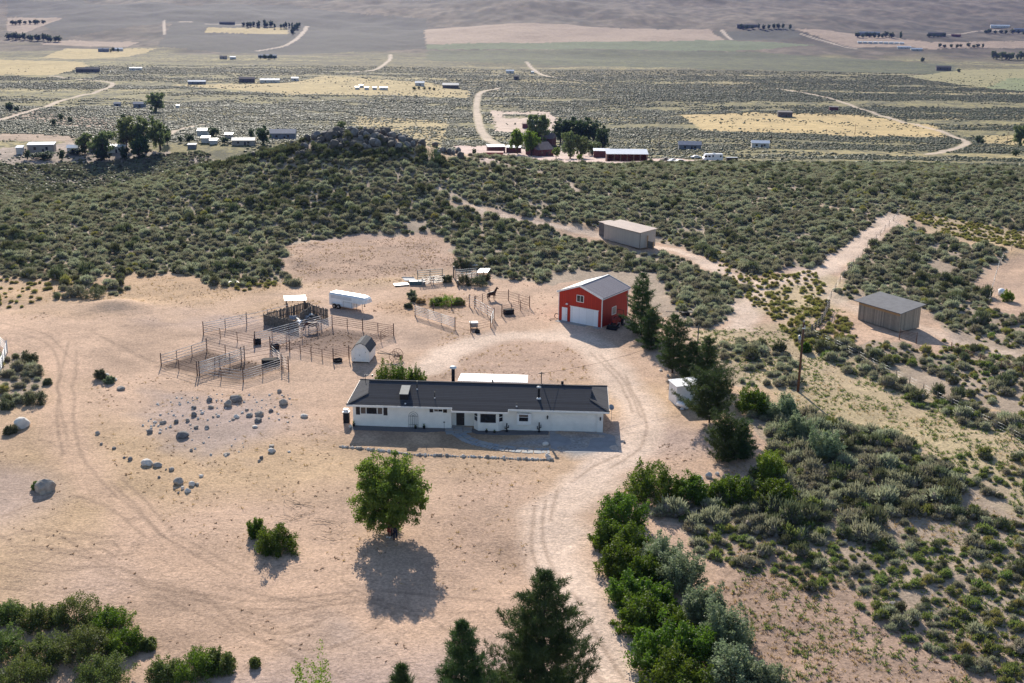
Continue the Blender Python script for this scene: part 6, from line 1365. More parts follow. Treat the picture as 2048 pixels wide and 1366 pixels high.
for i in range(1, len(BL_)):
    d_ += np.hypot(*(BL_[i] - BL_[i - 1]))
    if d_ > .27:
        d_ = 0; c = g2.choice(PROTO_R).copy() if nb_ >= 6 else PROTO_R[nb_]
        if nb_ >= 6: COL.objects.link(c)
        c.location = (BL_[i][0], BL_[i][1] + g2.uniform(-.06, .06), float(zt(*BL_[i])) - .02); k_ = g2.uniform(.65, 1.45); c.scale = (k_, k_, k_ * g2.uniform(.8, 1.2)); c.rotation_euler = (0, 0, g2.uniform(0, 6.28)); nb_ += 1
print('border stones', nb_)
# rocky outcrop on the hill top
for i in range(170):
    t_, q_ = g2.uniform(0, 6.283), math.sqrt(g2.uniform(0, 1)); x, y = -37 + (15 if i % 4 else 34) * q_ * math.cos(t_), 280 + (8 if i % 4 else 13) * q_ * math.sin(t_); w = g2.uniform(.8, 2.6)
    rock_obj('hill_boulder', Vector((x, y, float(zt(x, y)) + .1)), w, w * .8, 'grey boulder in the rock pile on the hill top', 'rock pile on the hill top', 'rock_hill' if i % 3 else 'rock_dark', 500 + i)

# ------------------------------------------------------------------ junk row behind the yard
def panel_frame(A, B, h, label, mt_, bars=6, nm='cattle_panel', uprights=3):
    A, B = at(*A), at(*B); L_ = (B - A).length; t = thing(nm, label, 'panel', A, rect_frame(A, B), 'stacked cattle panels')
    for k_ in range(bars): MB().box(0, -.03, .2 + (h - .25) * k_ / (bars - 1), L_, .03, .28 + (h - .25) * k_ / (bars - 1)).build('bar', M[mt_], t)
    for k_ in range(uprights): x = L_ * k_ / (uprights - 1); MB().box(x - .05, -.045, 0, x + .05, .045, h + .08).build('upright', M[mt_], t)
panel_frame((833, 571), (882, 566), 2.2, 'tall teal steel cattle panel leaning behind the junk row', 'teal'); panel_frame((842, 576), (886, 568), 1.3, 'low blue-grey cattle panel in front of the tall teal one', 'grey_metal')
panel_frame((909, 566), (951, 560), 2.0, 'dark steel panel overgrown with brush in the junk row', 'teal'); panel_frame((929, 568), (952, 563), 1.5, 'short grey panel standing in the brush of the junk row', 'grey_metal', 4)
for nm, px, py, sx, sy, z, rx, ry, rz_, mt_, lb_ in (('steel_ramp', 800, 575, 2.4, 1.6, .12, 0, 0, .35, 'grey_metal', 'pale steel ramp lying flat at the end of the junk row'), ('steel_sheet', 816, 567, 2.2, 1.4, .35, .25, .12, .5, 'grey_metal', 'shiny bent steel sheet propped beside the ramp'),
        ('white_sheet', 964, 549, 2.0, 1.6, .55, .25, -.1, -.4, 'white_metal', 'white metal sheet leaning at the end of the brush pile'), ('corrugated_sheet', 941, 527, 1.9, .8, .3, .2, 0, .05, 'tin_white', 'curved white corrugated sheet at the top of the junk row'), ('white_board', 945, 535, 1.4, .7, .25, .3, .1, -.8, 'white_metal', 'white board lying below the corrugated sheet')):
    o_ = MB().box(-sx / 2, -sy / 2, -.03, sx / 2, sy / 2, .03).box(-sx / 2, -sy / 2, .031, sx / 2, -sy / 2 + .06, .09).box(-sx / 2, sy / 2 - .06, .031, sx / 2, sy / 2, .09).build(nm, M[mt_], None, at(px, py) + Vector((0, 0, z))); o_.rotation_euler = (rx, ry, rz_); lab(o_, lb_, 'scrap')
tt = thing('stock_tank', 'dark teal stock tank with pale rim in the junk row', 'tank', at(832, 573), .1); MB().box(-1.3, -.5, 0, 1.3, .5, .6).build('body', M['teal'], tt); MB().box(-1.35, -.55, .601, 1.35, -.45, .66).box(-1.35, .45, .601, 1.35, .55, .66).build('rim', M['white_metal'], tt)
for px, py, h, lb_ in ((904.6, 558, 1.9, 'thick wooden gate post with a dark cap in the junk row'), (913, 576, 1.0, 'short leaning post in front of the junk row')):
    t = thing('wood_post', lb_, 'post', at(px, py)); MB().tube((0, 0, -.1), (0, 0, h), .13, .12, 9).build('post', M['wood_old'], t); MB().tube((0, 0, h), (0, 0, h + .1), .16, .14, 9).build('cap', M['dark_metal'], t)
for i, (px, py, w, mt_) in enumerate(((893, 568, 1.0, 'sage_dark'), (925, 572, 1.2, 'sage_dark'), (955, 572, 1.3, 'sage_dark'), (968, 562, 1.0, 'sage_dark'), (915, 535, 1.3, 'sage_dark'), (928, 538, .8, 'sage_dark'))):
    big_shrub('brush', at(px, py), w, w * 1.2, 'dark brush growing through the junk row ' + ['beside the gate post', 'under the dark steel panel', 'at the far end panel', 'below the white sheet', 'standing behind the row', 'next to the lone brush behind the row'][i], 'bush', 'brush in the junk row', mt_, 600 + i, 30, .12, .4)
for i, (px, py, w, h, mt_, lb_) in enumerate(((890, 612, 30, 12, 'lime', 'low lime green patch of weeds behind the yard pen'), (870, 612, 14, 9, 'weed', 'low green weeds at the end of the lime patch'), (915, 612, 14, 9, 'weed', 'low green weeds at the pen end of the lime patch'), (822, 599, 8, 11, 'hedge_grey', 'small round grey-green bush in front of the junk row'), (840, 610, 8, 6, 'dry', 'brown dead bush beside the yard pen'), (815, 620, 7, 6, 'sage_dark', 'small dark bush near the trailer side of the yard pen'), (826, 607, 8, 6, 'sage_dark', 'dark low bush beside the small round one'),
        (205, 776, 13, 13, 'sage_dark', 'dark shrub beside the pale boulder near the track'), (221, 784, 9, 9, 'hedge_grey', 'small grey shrub in front of the pale boulder near the track'), (58, 748, 20, 18, 'sage_dark', 'large dark shrub near the white fence by the track'), (66, 770, 22, 16, 'sage', 'grey shrub below the large dark one by the track'), (70, 828, 26, 16, 'sage_dark', 'wide low shrub at the track bend'), (97, 789, 8, 7, 'sage_dark', 'tiny dark shrub alone on the dirt by the track'), (16, 838, 16, 12, 'sage_dark', 'dark low shrub at the picture edge above the buff boulder'), (25, 888, 14, 10, 'sage_dark', 'small shrub at the foot of the buff boulder'), (78, 1000, 6, 10, 'weed', 'green sprig growing beside the large rounded boulder'),
        (185, 612, 30, 16, 'sage_dark', 'dark shrub crowning the dirt mound past the corrals'), (150, 610, 20, 16, 'sage', 'grey shrub at the end of the dirt mound'), (860, 330, 14, 28, 'cotton_dark', 'dark round juniper on the far shoulder of the hill'), (480, 812, 5, 5, 'rabbit', 'yellow tuft beside the dark boulder in the scatter'))):
    P_ = at(px, py); s = ppm(P_); big_shrub('shrub', P_, w / s, h / s * 1.15, lb_, 'shrub', None, mt_, 640 + i, 34, .12, .4)
# loose white boards, old hay rake, dead branches
for i, (a, b_) in enumerate((((452, 582), (462, 571)), ((458, 583), (470, 572)), ((464, 572), (480, 583)), ((448, 578), (474, 580)))):
    A, B = at(*a), at(*b_); o_ = MB().beam((0, 0, .08 + .06 * i), B - A + Vector((0, 0, .1 + .06 * i)), .16, .05).build('white_board', M['white_trim'], None, A); lab(o_, 'loose white board in the small pile at the edge of the scrub', 'board', 'pile of white boards')
rk = thing('hay_rake', 'rusty old hay rake with curved wheels behind the house', 'farm implement', at(793, 727), R(78))
for x in (-.6, .75):
    q = MB(); q.path([(x, .75 * math.cos(t), .75 + .75 * math.sin(t)) for t in np.linspace(0, 6.283, 19)], .03, 5)
    for t in np.linspace(0, 6.283, 10, endpoint=False): q.tube((x, 0, .75), (x, .75 * math.cos(t), .75 + .75 * math.sin(t)), .014, .014, 4)
    q.build('wheel', M['rust_dark'], rk)
MB().tube((-.7, 0, .75), (.8, 0, .75), .04).beam((.05, 0, .8), (.05, 2.6, .9), .1, .1).beam((-.2, 0, .8), (.05, 2.2, 1.2), .06, .06).build('frame', M['wood_old'], rk); MB().path([(.1, .1, .8), (.1, .3, 1.2), (.1, .15, 1.4)], .04, 6).build('seat', M['rust'], rk)
q = MB()
for k_ in range(11): q.path([(-.5 + .1 * k_, -.1, .7), (-.5 + .1 * k_, -.7, .75), (-.5 + .1 * k_, -.85, .3), (-.5 + .1 * k_, -.6, .05)], .015, 4)
q.build('tine', M['rust_dark'], rk)['kind'] = 'stuff'
gb = random.Random(4)
for i, (px, py, n) in enumerate(((600, 1035, 16), (675, 1075, 12))):
    q = MB(); 
    for k_ in range(n):
        p_ = Vector((gb.uniform(-.6, .6), gb.uniform(-2.2, 2.2), .03)); a = gb.uniform(0, 3.14)
        for j in range(4):
            d2 = Vector((math.cos(a), math.sin(a), gb.uniform(-.06, .22))) * gb.uniform(.3, .6); q.tube(p_, p_ + d2, .016, .012, 4); p_ = p_ + d2; p_.z = max(p_.z, .02); a += gb.uniform(-.6, .6)
    o_ = q.build('dead_branches', M['twig'], None, at(px, py)); lab(o_, ('fallen dead branches on the lot beside the green bushes', 'fallen dead branches on the lot near the shade tree shadow')[i], 'branch')
# ------------------------------------------------------------------ poles, wires and the fences beyond the pines
up_ = at(1598, 770); pole = thing('utility_pole', 'tall brown utility pole with transformer on the sandy flat', 'utility pole', up_)
MB().tube((0, 0, -.2), (0, 0, 8.9), .17, .12, 12).build('post', M['pole_wood'], pole)
MB().tube((-.36, -.05, 6.3), (-.36, -.05, 7.15), .19, .19, 12).lathe([(.19, 0), (.12, .1), (0, .12)], 12, 0, (-.36, -.05, 7.15)).build('transformer', M['grey_metal'], pole)
MB().box(-.18, -.2, 8.1, .18, -.14, 8.25).tube((0, 0, 8.9), (0, 0, 9.15), .05, .03, 8).tube((.12, -.1, 8.3), (.12, -.1, 8.5), .05).build('insulator', M['white_metal'], pole)
p2 = at(1393, 740); pole2 = thing('service_pole', 'slim bare wooden pole with a small crossbar behind the pines', 'utility pole', p2)
MB().tube((0, 0, -.2), (0, 0, 6.6), .10, .07, 9).build('post', M['wood_old'], pole2); MB().box(-.45, -.04, 6.2, .45, .04, 6.3).build('crossbar', M['wood_old'], pole2)
def wire(A, B, sag, label, r=.018):
    q = MB(); A, B = Vector(A), Vector(B); pp_ = []
    for i in range(15):
        t = i / 14; p_ = A.lerp(B, t); p_.z -= sag * 4 * t * (1 - t); pp_.append(p_)
    q.path(pp_, r, 4); lab(q.build('power_line', M['grey_metal'] if r > .017 else M['dark_metal']), label, 'wire')
ms = hw(21.6, 5.0, 5.35); wire(ms, p2 + Vector((0, 0, 6.3)), .9, 'overhead service wire from the house mast to the slim pole', .017); wire(p2 + Vector((0, 0, 6.4)), up_ + Vector((0, 0, 8.2)), .8, 'overhead wire from the slim pole to the tall pole', .015)
def rail_fence(A, B, label, h=1.25, rails=3, post=2.6, mt_='wood_old', pr=.09, rr_=.045, group=None, nm='rail_fence'): return run(A, B, label, h, rails, post, mt_, mt_, rr_, pr, nm, group, .4, .15)
rail_fence((1622, 656), (1642, 634), 'grey split rail fence nearer part behind the tall pole', 1.4, 4, 2.4); rail_fence((1642, 634), (1656, 604), 'grey split rail fence farther part climbing to two posts', 1.4, 4, 2.4)
rail_fence((1798, 662), (1832, 669), 'dark pipe gate at the corner of the wooden shed', 1.5, 6, 3.0, 'rust_dark', .05, .028); rail_fence((1902, 682), (1960, 704), 'rusty low pipe fence beyond the brush by the wooden shed', 1.1, 4, 2.8, 'rust', .05, .026); rail_fence((1960, 704), (2045, 728), 'rusty low pipe fence running out of view past the brush', 1.1, 4, 2.8, 'rust', .05, .026)
def wire_fence(ptsf, label, n, h=1.3):
    P_ = smooth_line(wpoly(ptsf), 12); L_ = np.r_[0, np.cumsum(np.hypot(*(np.diff(P_, axis=0).T)))]; A = Vector((*P_[0], float(zt(*P_[0])))); t = thing('wire_fence', label, 'fence', A); tops = []
    for k_ in range(n + 1):
        s_ = L_[-1] * k_ / n; x = np.interp(s_, L_, P_[:, 0]); y = np.interp(s_, L_, P_[:, 1]); z = float(zt(x, y)); MB().tube((x - A.x, y - A.y, z - A.z - .1), (x - A.x, y - A.y, z - A.z + h), .045, .04, 5).build('post', M['wood_old'], t); tops.append(Vector((x - A.x, y - A.y, z - A.z)))
    for z in (.5, .85, 1.2): MB().path([p_ + Vector((0, 0, z)) for p_ in tops], .012, 3).build('wire', M['grey_metal'], t)
wire_fence([(1625, 662), (1720, 706), (1810, 750), (1900, 795), (2060, 875)], 'sagging wire fence along the scrub below the wooden shed', 16)
wire_fence([(1650, 600), (1700, 520), (1760, 450), (1790, 415)], 'old wire fence along the sandy lane uphill of the rail fence', 16); wire_fence([(2035, 470), (2000, 500), (1985, 545), (1975, 590)], 'wire fence around the bare round pen at the picture edge', 8)
sb2 = big_shrub('green_bush', at(2012, 580), .9, 1.6, 'bright green bush beside the white tank at the bare pen', 'bush', None, 'lime', 690, 40, .12, .4)
wt_ = thing('white_tank', 'white round tank beside the green bush at the bare pen', 'tank', at(1999, 570)); MB().tube((0, -.1, 0), (0, -.1, 1.1), .5, .5, 14).lathe([(.5, 0), (.3, .15), (0, .2)], 14, 0, (0, -.1, 1.1)).build('body', M['white_metal'], wt_)
lg = thing('flatbed_trailer', 'small dark flat trailer with long tongue parked in the brush', 'trailer', at(1372, 622), .1); MB().box(-.9, -.6, .45, .9, .6, .55).build('bed', M['wood_old'], lg); MB().beam((-.9, 0, .5), (-3.2, .4, .45), .1, .1).build('tongue', M['dark_metal'], lg)
for y in (-.7, .7): MB().tube((0, y - .1, .32), (0, y + .1, .32), .32, .32, 14).build('wheel', M['tyre'], lg)

XR, YR = samp([(300, 815), (480, 795), (580, 800), (600, 850), (540, 905), (420, 935), (290, 890)], .55, 5, .45)
q = MB()
for x, y in zip(XR, YR):
    s = g2.uniform(.06, .22) ; z = float(zt(x, y)); t0 = g2.uniform(0, 6)
    v8 = [(x + s * math.cos(t0 + 1.257 * i) * g2.uniform(.7, 1.2), y + s * math.sin(t0 + 1.257 * i) * g2.uniform(.7, 1.2), z - .02) for i in range(5)]
    q.add(v8 + [(x + (a - x) * .55 + .02, y + (b_ - y) * .6, z + s * g2.uniform(.5, .9)) for a, b_, _ in v8], [(i, (i + 1) % 5, 5 + (i + 1) % 5, 5 + i) for i in range(5)] + [(5, 6, 7, 8, 9)])
lab(q.build('rock_rubble', M['rock_pale']), 'small stones strewn between the boulders of the lot', 'rubble', None, 'stuff')

# ------------------------------------------------------------------ far ranches and the valley
def far_house(px, py, wpx, depth, h, label, wall='tan_house', roof='brown_roof', kind='gable', yaw=0.0, cat='house', name='farm_house', rise=.28, wins=3, group=None, w=None):
    P = at_far(px, py); s = ppm(P); w = w or wpx / s; base = math.atan2(-P.x, P.y) * .5
    t = thing(name, label, cat, P, base + yaw, group)
    z0 = -1.0
    if kind == 'gable':
        MB().prism([(-w / 2, 0), (w / 2, 0), (w / 2, depth), (-w / 2, depth)], z0, h).build('wall', M[wall], t)
        r_ = depth / 2 * rise * 2; o_ = .4; q = MB()
        q.add([(-w / 2 - o_, -o_, h - .05), (w / 2 + o_, -o_, h - .05), (w / 2 + o_, depth / 2, h + r_), (-w / 2 - o_, depth / 2, h + r_), (-w / 2 - o_, depth + o_, h - .05), (w / 2 + o_, depth + o_, h - .05)], [(0, 1, 2, 3), (3, 2, 5, 4), (0, 3, 4), (1, 5, 2), (0, 4, 5, 1)])
        q.build('roof', M[roof], t)
    elif kind == 'shed':
        MB().add([(-w / 2, 0, z0), (w / 2, 0, z0), (w / 2, depth, z0), (-w / 2, depth, z0), (-w / 2, 0, h), (w / 2, 0, h), (w / 2, depth, h * 1.12), (-w / 2, depth, h * 1.12)], [(0, 1, 5, 4), (1, 2, 6, 5), (2, 3, 7, 6), (3, 0, 4, 7)]).build('wall', M[wall], t)
        MB().add([(-w / 2 - .3, -.3, h), (w / 2 + .3, -.3, h), (w / 2 + .3, depth + .3, h * 1.14), (-w / 2 - .3, depth + .3, h * 1.14), (-w / 2 - .3, -.3, h + .15), (w / 2 + .3, -.3, h + .15), (w / 2 + .3, depth + .3, h * 1.14 + .15), (-w / 2 - .3, depth + .3, h * 1.14 + .15)], [(0, 3, 2, 1), (4, 5, 6, 7), (0, 1, 5, 4), (1, 2, 6, 5), (2, 3, 7, 6), (3, 0, 4, 7)]).build('roof', M[roof], t)
    for k in range(wins):
        x = -w / 2 + w * (k + .6) / (wins + .2); MB().box(x - .6, -.06, h * .38, x + .6, -.003, h * .75).build('window', M['glass'], t)
    if wins: MB().box(w * .08 - .5, -.06, 0, w * .08 + .5, -.003, 2.05).build('door', M['door_dark'], t)
    return t
# the red ranch under the trees
far_house(980, 316, 36, 2.5, 2.6, 'red shipping container on the pink yard of the far red ranch', 'red_container', 'red_container', 'shed', 0, 'container', 'shipping_container', .02, 0)
far_house(985, 306, 34, 7, 3.2, 'long low red outbuilding with pale roof behind the red container', 'house_red', 'white_roof', 'shed', .15, 'outbuilding', 'outbuilding', .2, 0); far_house(1018, 306, 28, 6, 3.0, 'dark red outbuilding with pale roof beside the round trees', 'house_red', 'white_roof', 'shed', -.1, 'outbuilding', 'outbuilding', .2, 0)
far_house(1083, 311, 36, 14, 3.6, 'dark red ranch house with mauve roof between the green trees', 'house_red', 'brown_roof', 'gable', .5, 'house', 'farm_house', .24, 2)
far_house(1082, 290, 26, 10, 4.4, 'rear wing of red house with mauve roof under the tallest tree', 'house_red', 'brown_roof', 'gable', -.3, 'house', 'farm_house', .3, 2)
far_house(1195, 311, 32, 6, 3.4, 'short dark red shed with white roof beside the long open shed', 'house_red', 'white_roof', 'shed', 0, 'shed', 'farm_shed', .1, 0)
os_ = thing('open_shed', 'long open-fronted red shed with bright white roof', 'shed', at_far(1246, 318), .02); s_ = ppm(at_far(1246, 318)); w_ = 82 / s_
MB().box(-w_ / 2, 5.8, -1, w_ / 2, 6, 3.2).box(-w_ / 2, 0, -1, -w_ / 2 + .2, 5.79, 3.2).box(w_ / 2 - .2, 0, -1, w_ / 2, 5.79, 3.2).build('wall', M['house_red'], os_)
MB().add([(-w_ / 2 - .3, -.6, 3.25), (w_ / 2 + .3, -.6, 3.25), (w_ / 2 + .3, 6.5, 4.6), (-w_ / 2 - .3, 6.5, 4.6), (-w_ / 2 - .3, -.6, 3.4), (w_ / 2 + .3, -.6, 3.4), (w_ / 2 + .3, 6.5, 4.75), (-w_ / 2 - .3, 6.5, 4.75)], [(0, 3, 2, 1), (4, 5, 6, 7), (0, 1, 5, 4), (1, 2, 6, 5), (2, 3, 7, 6), (3, 0, 4, 7)]).build('roof', M['white_roof'], os_)
for k in range(7): MB().box(-w_ / 2 + .3 + (w_ - .8) * k / 6, 0, -1, -w_ / 2 + .55 + (w_ - .8) * k / 6, .2, 3.25).build('post', M['wood_old'], os_)
far_house(1064, 248, 27, 5, 3.0, 'white roofed shelter on the pink pad beyond the red ranch', 'grey_house', 'white_roof', 'shed', 0, 'shed', 'farm_shed', .1, 0); far_house(1040 + 3, 256, 16, 5, 3.4, 'dark red shed standing before the white shelter on the pink pad', 'house_red', 'house_red', 'shed', 0, 'shed', 'farm_shed', .1, 0)
# motor home and vehicles
P = at_far(1418, 314); s = ppm(P); rv = thing('motor_home', 'white motor home with dark cab windows parked at the far ranch', 'motor home', P, .1); L_ = 39 / s
MB().prism_y([(-L_ / 2, .5), (L_ / 2, .5), (L_ / 2, 3.2), (-L_ / 2 + .9, 3.2), (-L_ / 2 + .35, 2.3), (-L_ / 2 + .3, 1.7), (-L_ / 2, 1.5)], 0, 2.5).build('body', M['white_metal'], rv)
for x0, x1, zz in ((.45, 1.5, 1.8), (2.0, 3.0, 1.8), (3.8, 4.4, 1.9), (L_ - 1.3, L_ - .6, 1.8)): MB().box(-L_ / 2 + x0, -.04, zz, -L_ / 2 + x1, -.003, zz + .8).build('window', M['glass'], rv)
for x in (-L_ / 2 + 1.6, L_ / 2 - 2.2):
    for y in (.05, 2.45): MB().tube((x, y - .14, .45), (x, y + .14, .45), .45, .45, 14).build('wheel', M['tyre'], rv)
MB().box(0, .8, 3.201, 1.0, 1.7, 3.5).build('roof_unit', M['white_metal'], rv)
def vehicle(px, py, L_, label, mt_, yaw=0.0, pickup=False, cat='car'):
    P = at_far(px, py); t = thing('pickup_truck' if pickup else 'parked_car', label, cat, P, yaw, 'vehicles at the far ranches')
    if pickup: prof = [(-L_ / 2, .45), (L_ / 2, .45), (L_ / 2, 1.05), (L_ * .02, 1.1), (-.02 * L_, 1.75), (-.20 * L_, 1.75), (-.28 * L_, 1.1), (-L_ / 2, 1.0)]
    else: prof = [(-L_ / 2, .4), (L_ / 2, .4), (L_ / 2, .95), (L_ * .36, 1.05), (.22 * L_, 1.5), (-.14 * L_, 1.5), (-.28 * L_, 1.0), (-L_ / 2, .9)]
    MB().prism_y(prof, 0, 1.8).build('body', M[mt_], t)
    MB().box(-.18 * L_, -.03, 1.12, -.02 * L_ if pickup else .18 * L_, -.003, 1.42).build('window', M['glass'], t)
    for x in (-.3 * L_, .3 * L_):
        for y in (.05, 1.75): MB().tube((x, y - .1, .34), (x, y + .1, .34), .34, .34, 12).build('wheel', M['tyre'], t)
vehicle(1327, 317, 6.0, 'dark pickup truck on the yard beside the long open shed', 'dark_house', .05, True, 'pickup truck'); vehicle(1339, 318, 4.4, 'white car parked next to the dark pickup truck', 'white_metal', .6); vehicle(1352, 320, 4.6, 'grey car parked at the scrub edge past the white car', 'grey_metal', .1); vehicle(1384, 309, 5.0, 'white car parked in front of the motor home', 'white_metal', .05)
st = thing('stock_trailer', 'dark stock trailer parked behind the motor home', 'trailer', at_far(1456, 316), .05); MB().box(-2.2, 0, .5, 2.2, 2, 2.0).build('body', M['dark_metal'], st); MB().box(-2.25, -.03, 2.0, 2.25, 2.03, 2.1).build('roof', M['grey_metal'], st)
for x in (-.5, .5): MB().tube((x, -.1, .35), (x, .12, .35), .35, .35, 12).build('wheel', M['tyre'], st)
# valley houses: (x, y, width in the photo, depth, height, wall, roof, form, words)
VH = [(1371, 292, 44, 8, 3.0, 'grey_house', 'blue_roof', 'gable', 'long grey house with slate roof half hidden beyond the motor home'), (1512, 285, 34, 6, 3.0, 'cream_house', 'white_roof', 'gable', 'low white roofed trailer house in the scrub beyond the motor home'),
      (1560, 222, 28, 9, 4.6, 'dark_house', 'dark_house', 'shed', 'dark open hay shed on the golden field'), (1657, 207, 17, 6, 3.6, 'house_red', 'dark_house', 'shed', 'small dark shed at the edge of the golden field'),
      (556, 290, 50, 10, 4.0, 'grey_house', 'blue_roof', 'gable', 'blue-grey house on the slope behind the rocky hill'), (478, 303, 44, 6, 3.0, 'tan_house', 'grey_metal', 'gable', 'grey roofed mobile home below the blue-grey house'),
      (396, 288, 20, 8, 4.0, 'cream_house', 'white_roof', 'shed', 'white roofed shed above the junk yard trees'), (402, 300, 16, 6, 3.0, 'cream_house', 'white_roof', 'shed', 'white tarped shed amid the junk yard trees'), (418, 303, 14, 6, 2.6, 'cream_house', 'white_roof', 'shed', 'low white roof in front of the junk yard trees'), (448, 292, 14, 6, 3.0, 'tan_house', 'grey_metal', 'shed', 'small grey shed past the junk yard trees'), (375, 312, 16, 5, 2.2, 'grey_house', 'blue_roof', 'shed', 'low blue-grey shed below the cottonwoods'),
      (74, 327, 50, 7, 4.4, 'tan_house', 'white_roof', 'shed', 'long white roofed barn at the valley edge by the picture side'), (31, 331, 12, 5, 3.6, 'cream_house', 'white_roof', 'shed', 'small white shed beside the long white roofed barn'), (137, 327, 20, 6, 3.2, 'cream_house', 'white_roof', 'gable', 'white camper house left of the cottonwood trunk'), (178, 322, 18, 6, 3.0, 'grey_house', 'grey_metal', 'gable', 'grey trailer house between two cottonwood trunks'), (221, 324, 42, 6, 3.6, 'cream_house', 'white_roof', 'shed', 'white roofed mobile home under the cottonwoods'),
      (268, 233, 22, 8, 4.0, 'grey_house', 'blue_roof', 'gable', 'blue-grey house beside the lone big cottonwood'), (224, 232, 12, 6, 3.4, 'grey_house', 'blue_roof', 'gable', 'small blue shed across the yard from the lone cottonwood'), (345, 231, 6, 4, 2.4, 'cream_house', 'white_roof', 'shed', 'tiny white shed right of the lone cottonwood'),
      (163, 164, 44, 12, 5.0, 'dark_house', 'dark_house', 'gable', 'large dark roofed farm house on the yellow field'), (259, 158, 24, 7, 4.0, 'cream_house', 'white_roof', 'shed', 'white roofed shed east of the large dark farm house'), (194, 122, 20, 10, 5.5, 'grey_house', 'blue_roof', 'gable', 'blue roofed house on the distant yellow lot'), (222, 120, 20, 10, 4.5, 'cream_house', 'white_roof', 'gable', 'pale roofed house beside the blue roofed one on the yellow lot'),
      (434, 131, 14, 8, 4.5, 'tan_house', 'brown_roof', 'gable', 'small tan house alone on the upper valley floor'), (453, 131, 11, 7, 4, 'cream_house', 'white_roof', 'gable', 'white shed next to the small tan house'), (522, 127, 36, 10, 4.5, 'grey_house', 'blue_roof', 'gable', 'slate roofed house among trees below the curving road'),
      (482, 177, 30, 10, 5.0, 'dark_house', 'brown_roof', 'gable', 'dark farm house in the middle of the yellow strip'), (382, 183, 34, 7, 3.6, 'grey_house', 'white_roof', 'gable', 'long grey roofed house at the left end of the yellow strip'), (528, 177, 38, 8, 4.0, 'cream_house', 'white_roof', 'gable', 'long white roofed house beside the dark farm house'), (578, 172, 14, 7, 4, 'cream_house', 'white_roof', 'gable', 'small white roofed house right of the long white one'),
      (828, 176, 18, 8, 4, 'cream_house', 'white_roof', 'gable', 'pale house on the yellow lot before the road bend'), (890, 180, 32, 11, 4.5, 'dark_house', 'grey_metal', 'gable', 'brown house with grey roof closest to the road bend'), (1008, 147, 16, 8, 4, 'cream_house', 'white_roof', 'gable', 'pale house in scrub above the road bend'), (1053, 146, 6, 5, 3, 'cream_house', 'white_roof', 'shed', 'tiny pale shed right of the pale scrub house'), (1021, 160, 10, 8, 5, 'dark_house', 'dark_house', 'gable', 'small dark barn below the pale scrub house'),
      (1875, 122, 28, 12, 6, 'dark_house', 'dark_house', 'gable', 'dark house at the corner of the green field'), (440, 62, 30, 10, 6, 'dark_house', 'dark_house', 'gable', 'dark house at the head of the far pale field'), (1480, 45, 40, 10, 7, 'dark_house', 'dark_house', 'gable', 'dark house behind the far brown field'), (1725, 55, 40, 12, 7, 'grey_house', 'blue_roof', 'gable', 'grey farm house above the row of white sheds'), (1860, 53, 34, 10, 7, 'dark_house', 'dark_house', 'gable', 'long dark house on the pink far ground'), (1898, 54, 18, 8, 5, 'house_red', 'house_red', 'gable', 'reddish shed beside the long dark far house'), (1986, 34, 36, 10, 6, 'cream_house', 'white_roof', 'gable', 'white roofed buildings at the top of the far track'), (2030, 40, 30, 10, 6, 'grey_house', 'blue_roof', 'gable', 'grey building right of the white ones on the far track'), (1795, 80, 26, 7, 4, 'cream_house', 'white_roof', 'gable', 'long white greenhouse below the row of white sheds'), (1820, 83, 22, 7, 4, 'cream_house', 'white_roof', 'gable', 'second white greenhouse lower than the long one')]
for (px, py, w, dpt, h, wl_, rf_, kd, lb_) in VH: far_house(px, py, w, dpt, h, lb_, wl_, rf_, kd, 0, 'house' if 'house' in lb_ else 'shed', 'valley_house' if 'house' in lb_ else 'valley_shed', .22, 2 if w > 22 else 1 if kd == 'gable' else 0)
for i, px in enumerate((703, 711, 722, 738, 752, 760)): far_house(px, 186 if i != 1 else 182, 8, 5, 3.0, 'small white shed in the row on the yellow strip', 'cream_house', 'white_roof', 'shed', 0, 'shed', 'white_shed', .1, 0, 'row of small white sheds')
for i in range(9): far_house(1706 + i * 10.5, 71, 8.5, 6, 4, 'white shed in the far row on the pink ground', 'cream_house', 'white_roof', 'shed', 0, 'shed', 'white_shed', .1, 0, 'far row of white sheds')
# trees of the valley: unit trees copied and sized
TPR = []
for i, (mt_, nm) in enumerate((('cotton', 'cottonwood_tree'), ('cotton', 'cottonwood_tree'), ('cotton_dark', 'valley_tree'), ('cotton_dark', 'valley_tree'), ('leaf', 'valley_tree'))):
    TPR.append((nm, mt_, 700 + i))
_made = {}
def vtree(kind, px, py, w, h, label, group=None):
    P = at_far(px, py) if (px, py) != (940, 311) else at(px, py); s = ppm(P); H = h / s; W = w / s
    if kind not in _made:
        nm, mt_, sd_ = TPR[kind]; g_ = np.random.default_rng(sd_); root = thing(nm, label, 'tree', P)
        (V_, Q_), cc = crown_leaves(g_, np.array([0, 0, .53]), .46, .46, 60, 70, .04, .30, .22); V_[:, 2] = np.maximum(V_[:, 2], .05)
        link_mesh('crown', arr_mesh('crown', V_, Q_), M[mt_], root)
        limb_mesh(Vector((0, 0, -.05)), [Vector((.08, .02, .36)), Vector((-.07, .05, .38)), Vector((0, -.07, .34))], [Vector(c) for c in cc[::5]], .03, 'trunk', root, 'bark', 6); _made[kind] = root; o_ = root
    else: o_ = copy_tree(_made[kind])
    o_.location = P; o_.scale = (W, W, H); o_.rotation_euler = (0, 0, g2.uniform(0, 6.28)); lab(o_, label, 'tree', group)
    if group is None and 'group' in o_: del o_['group']
    return o_
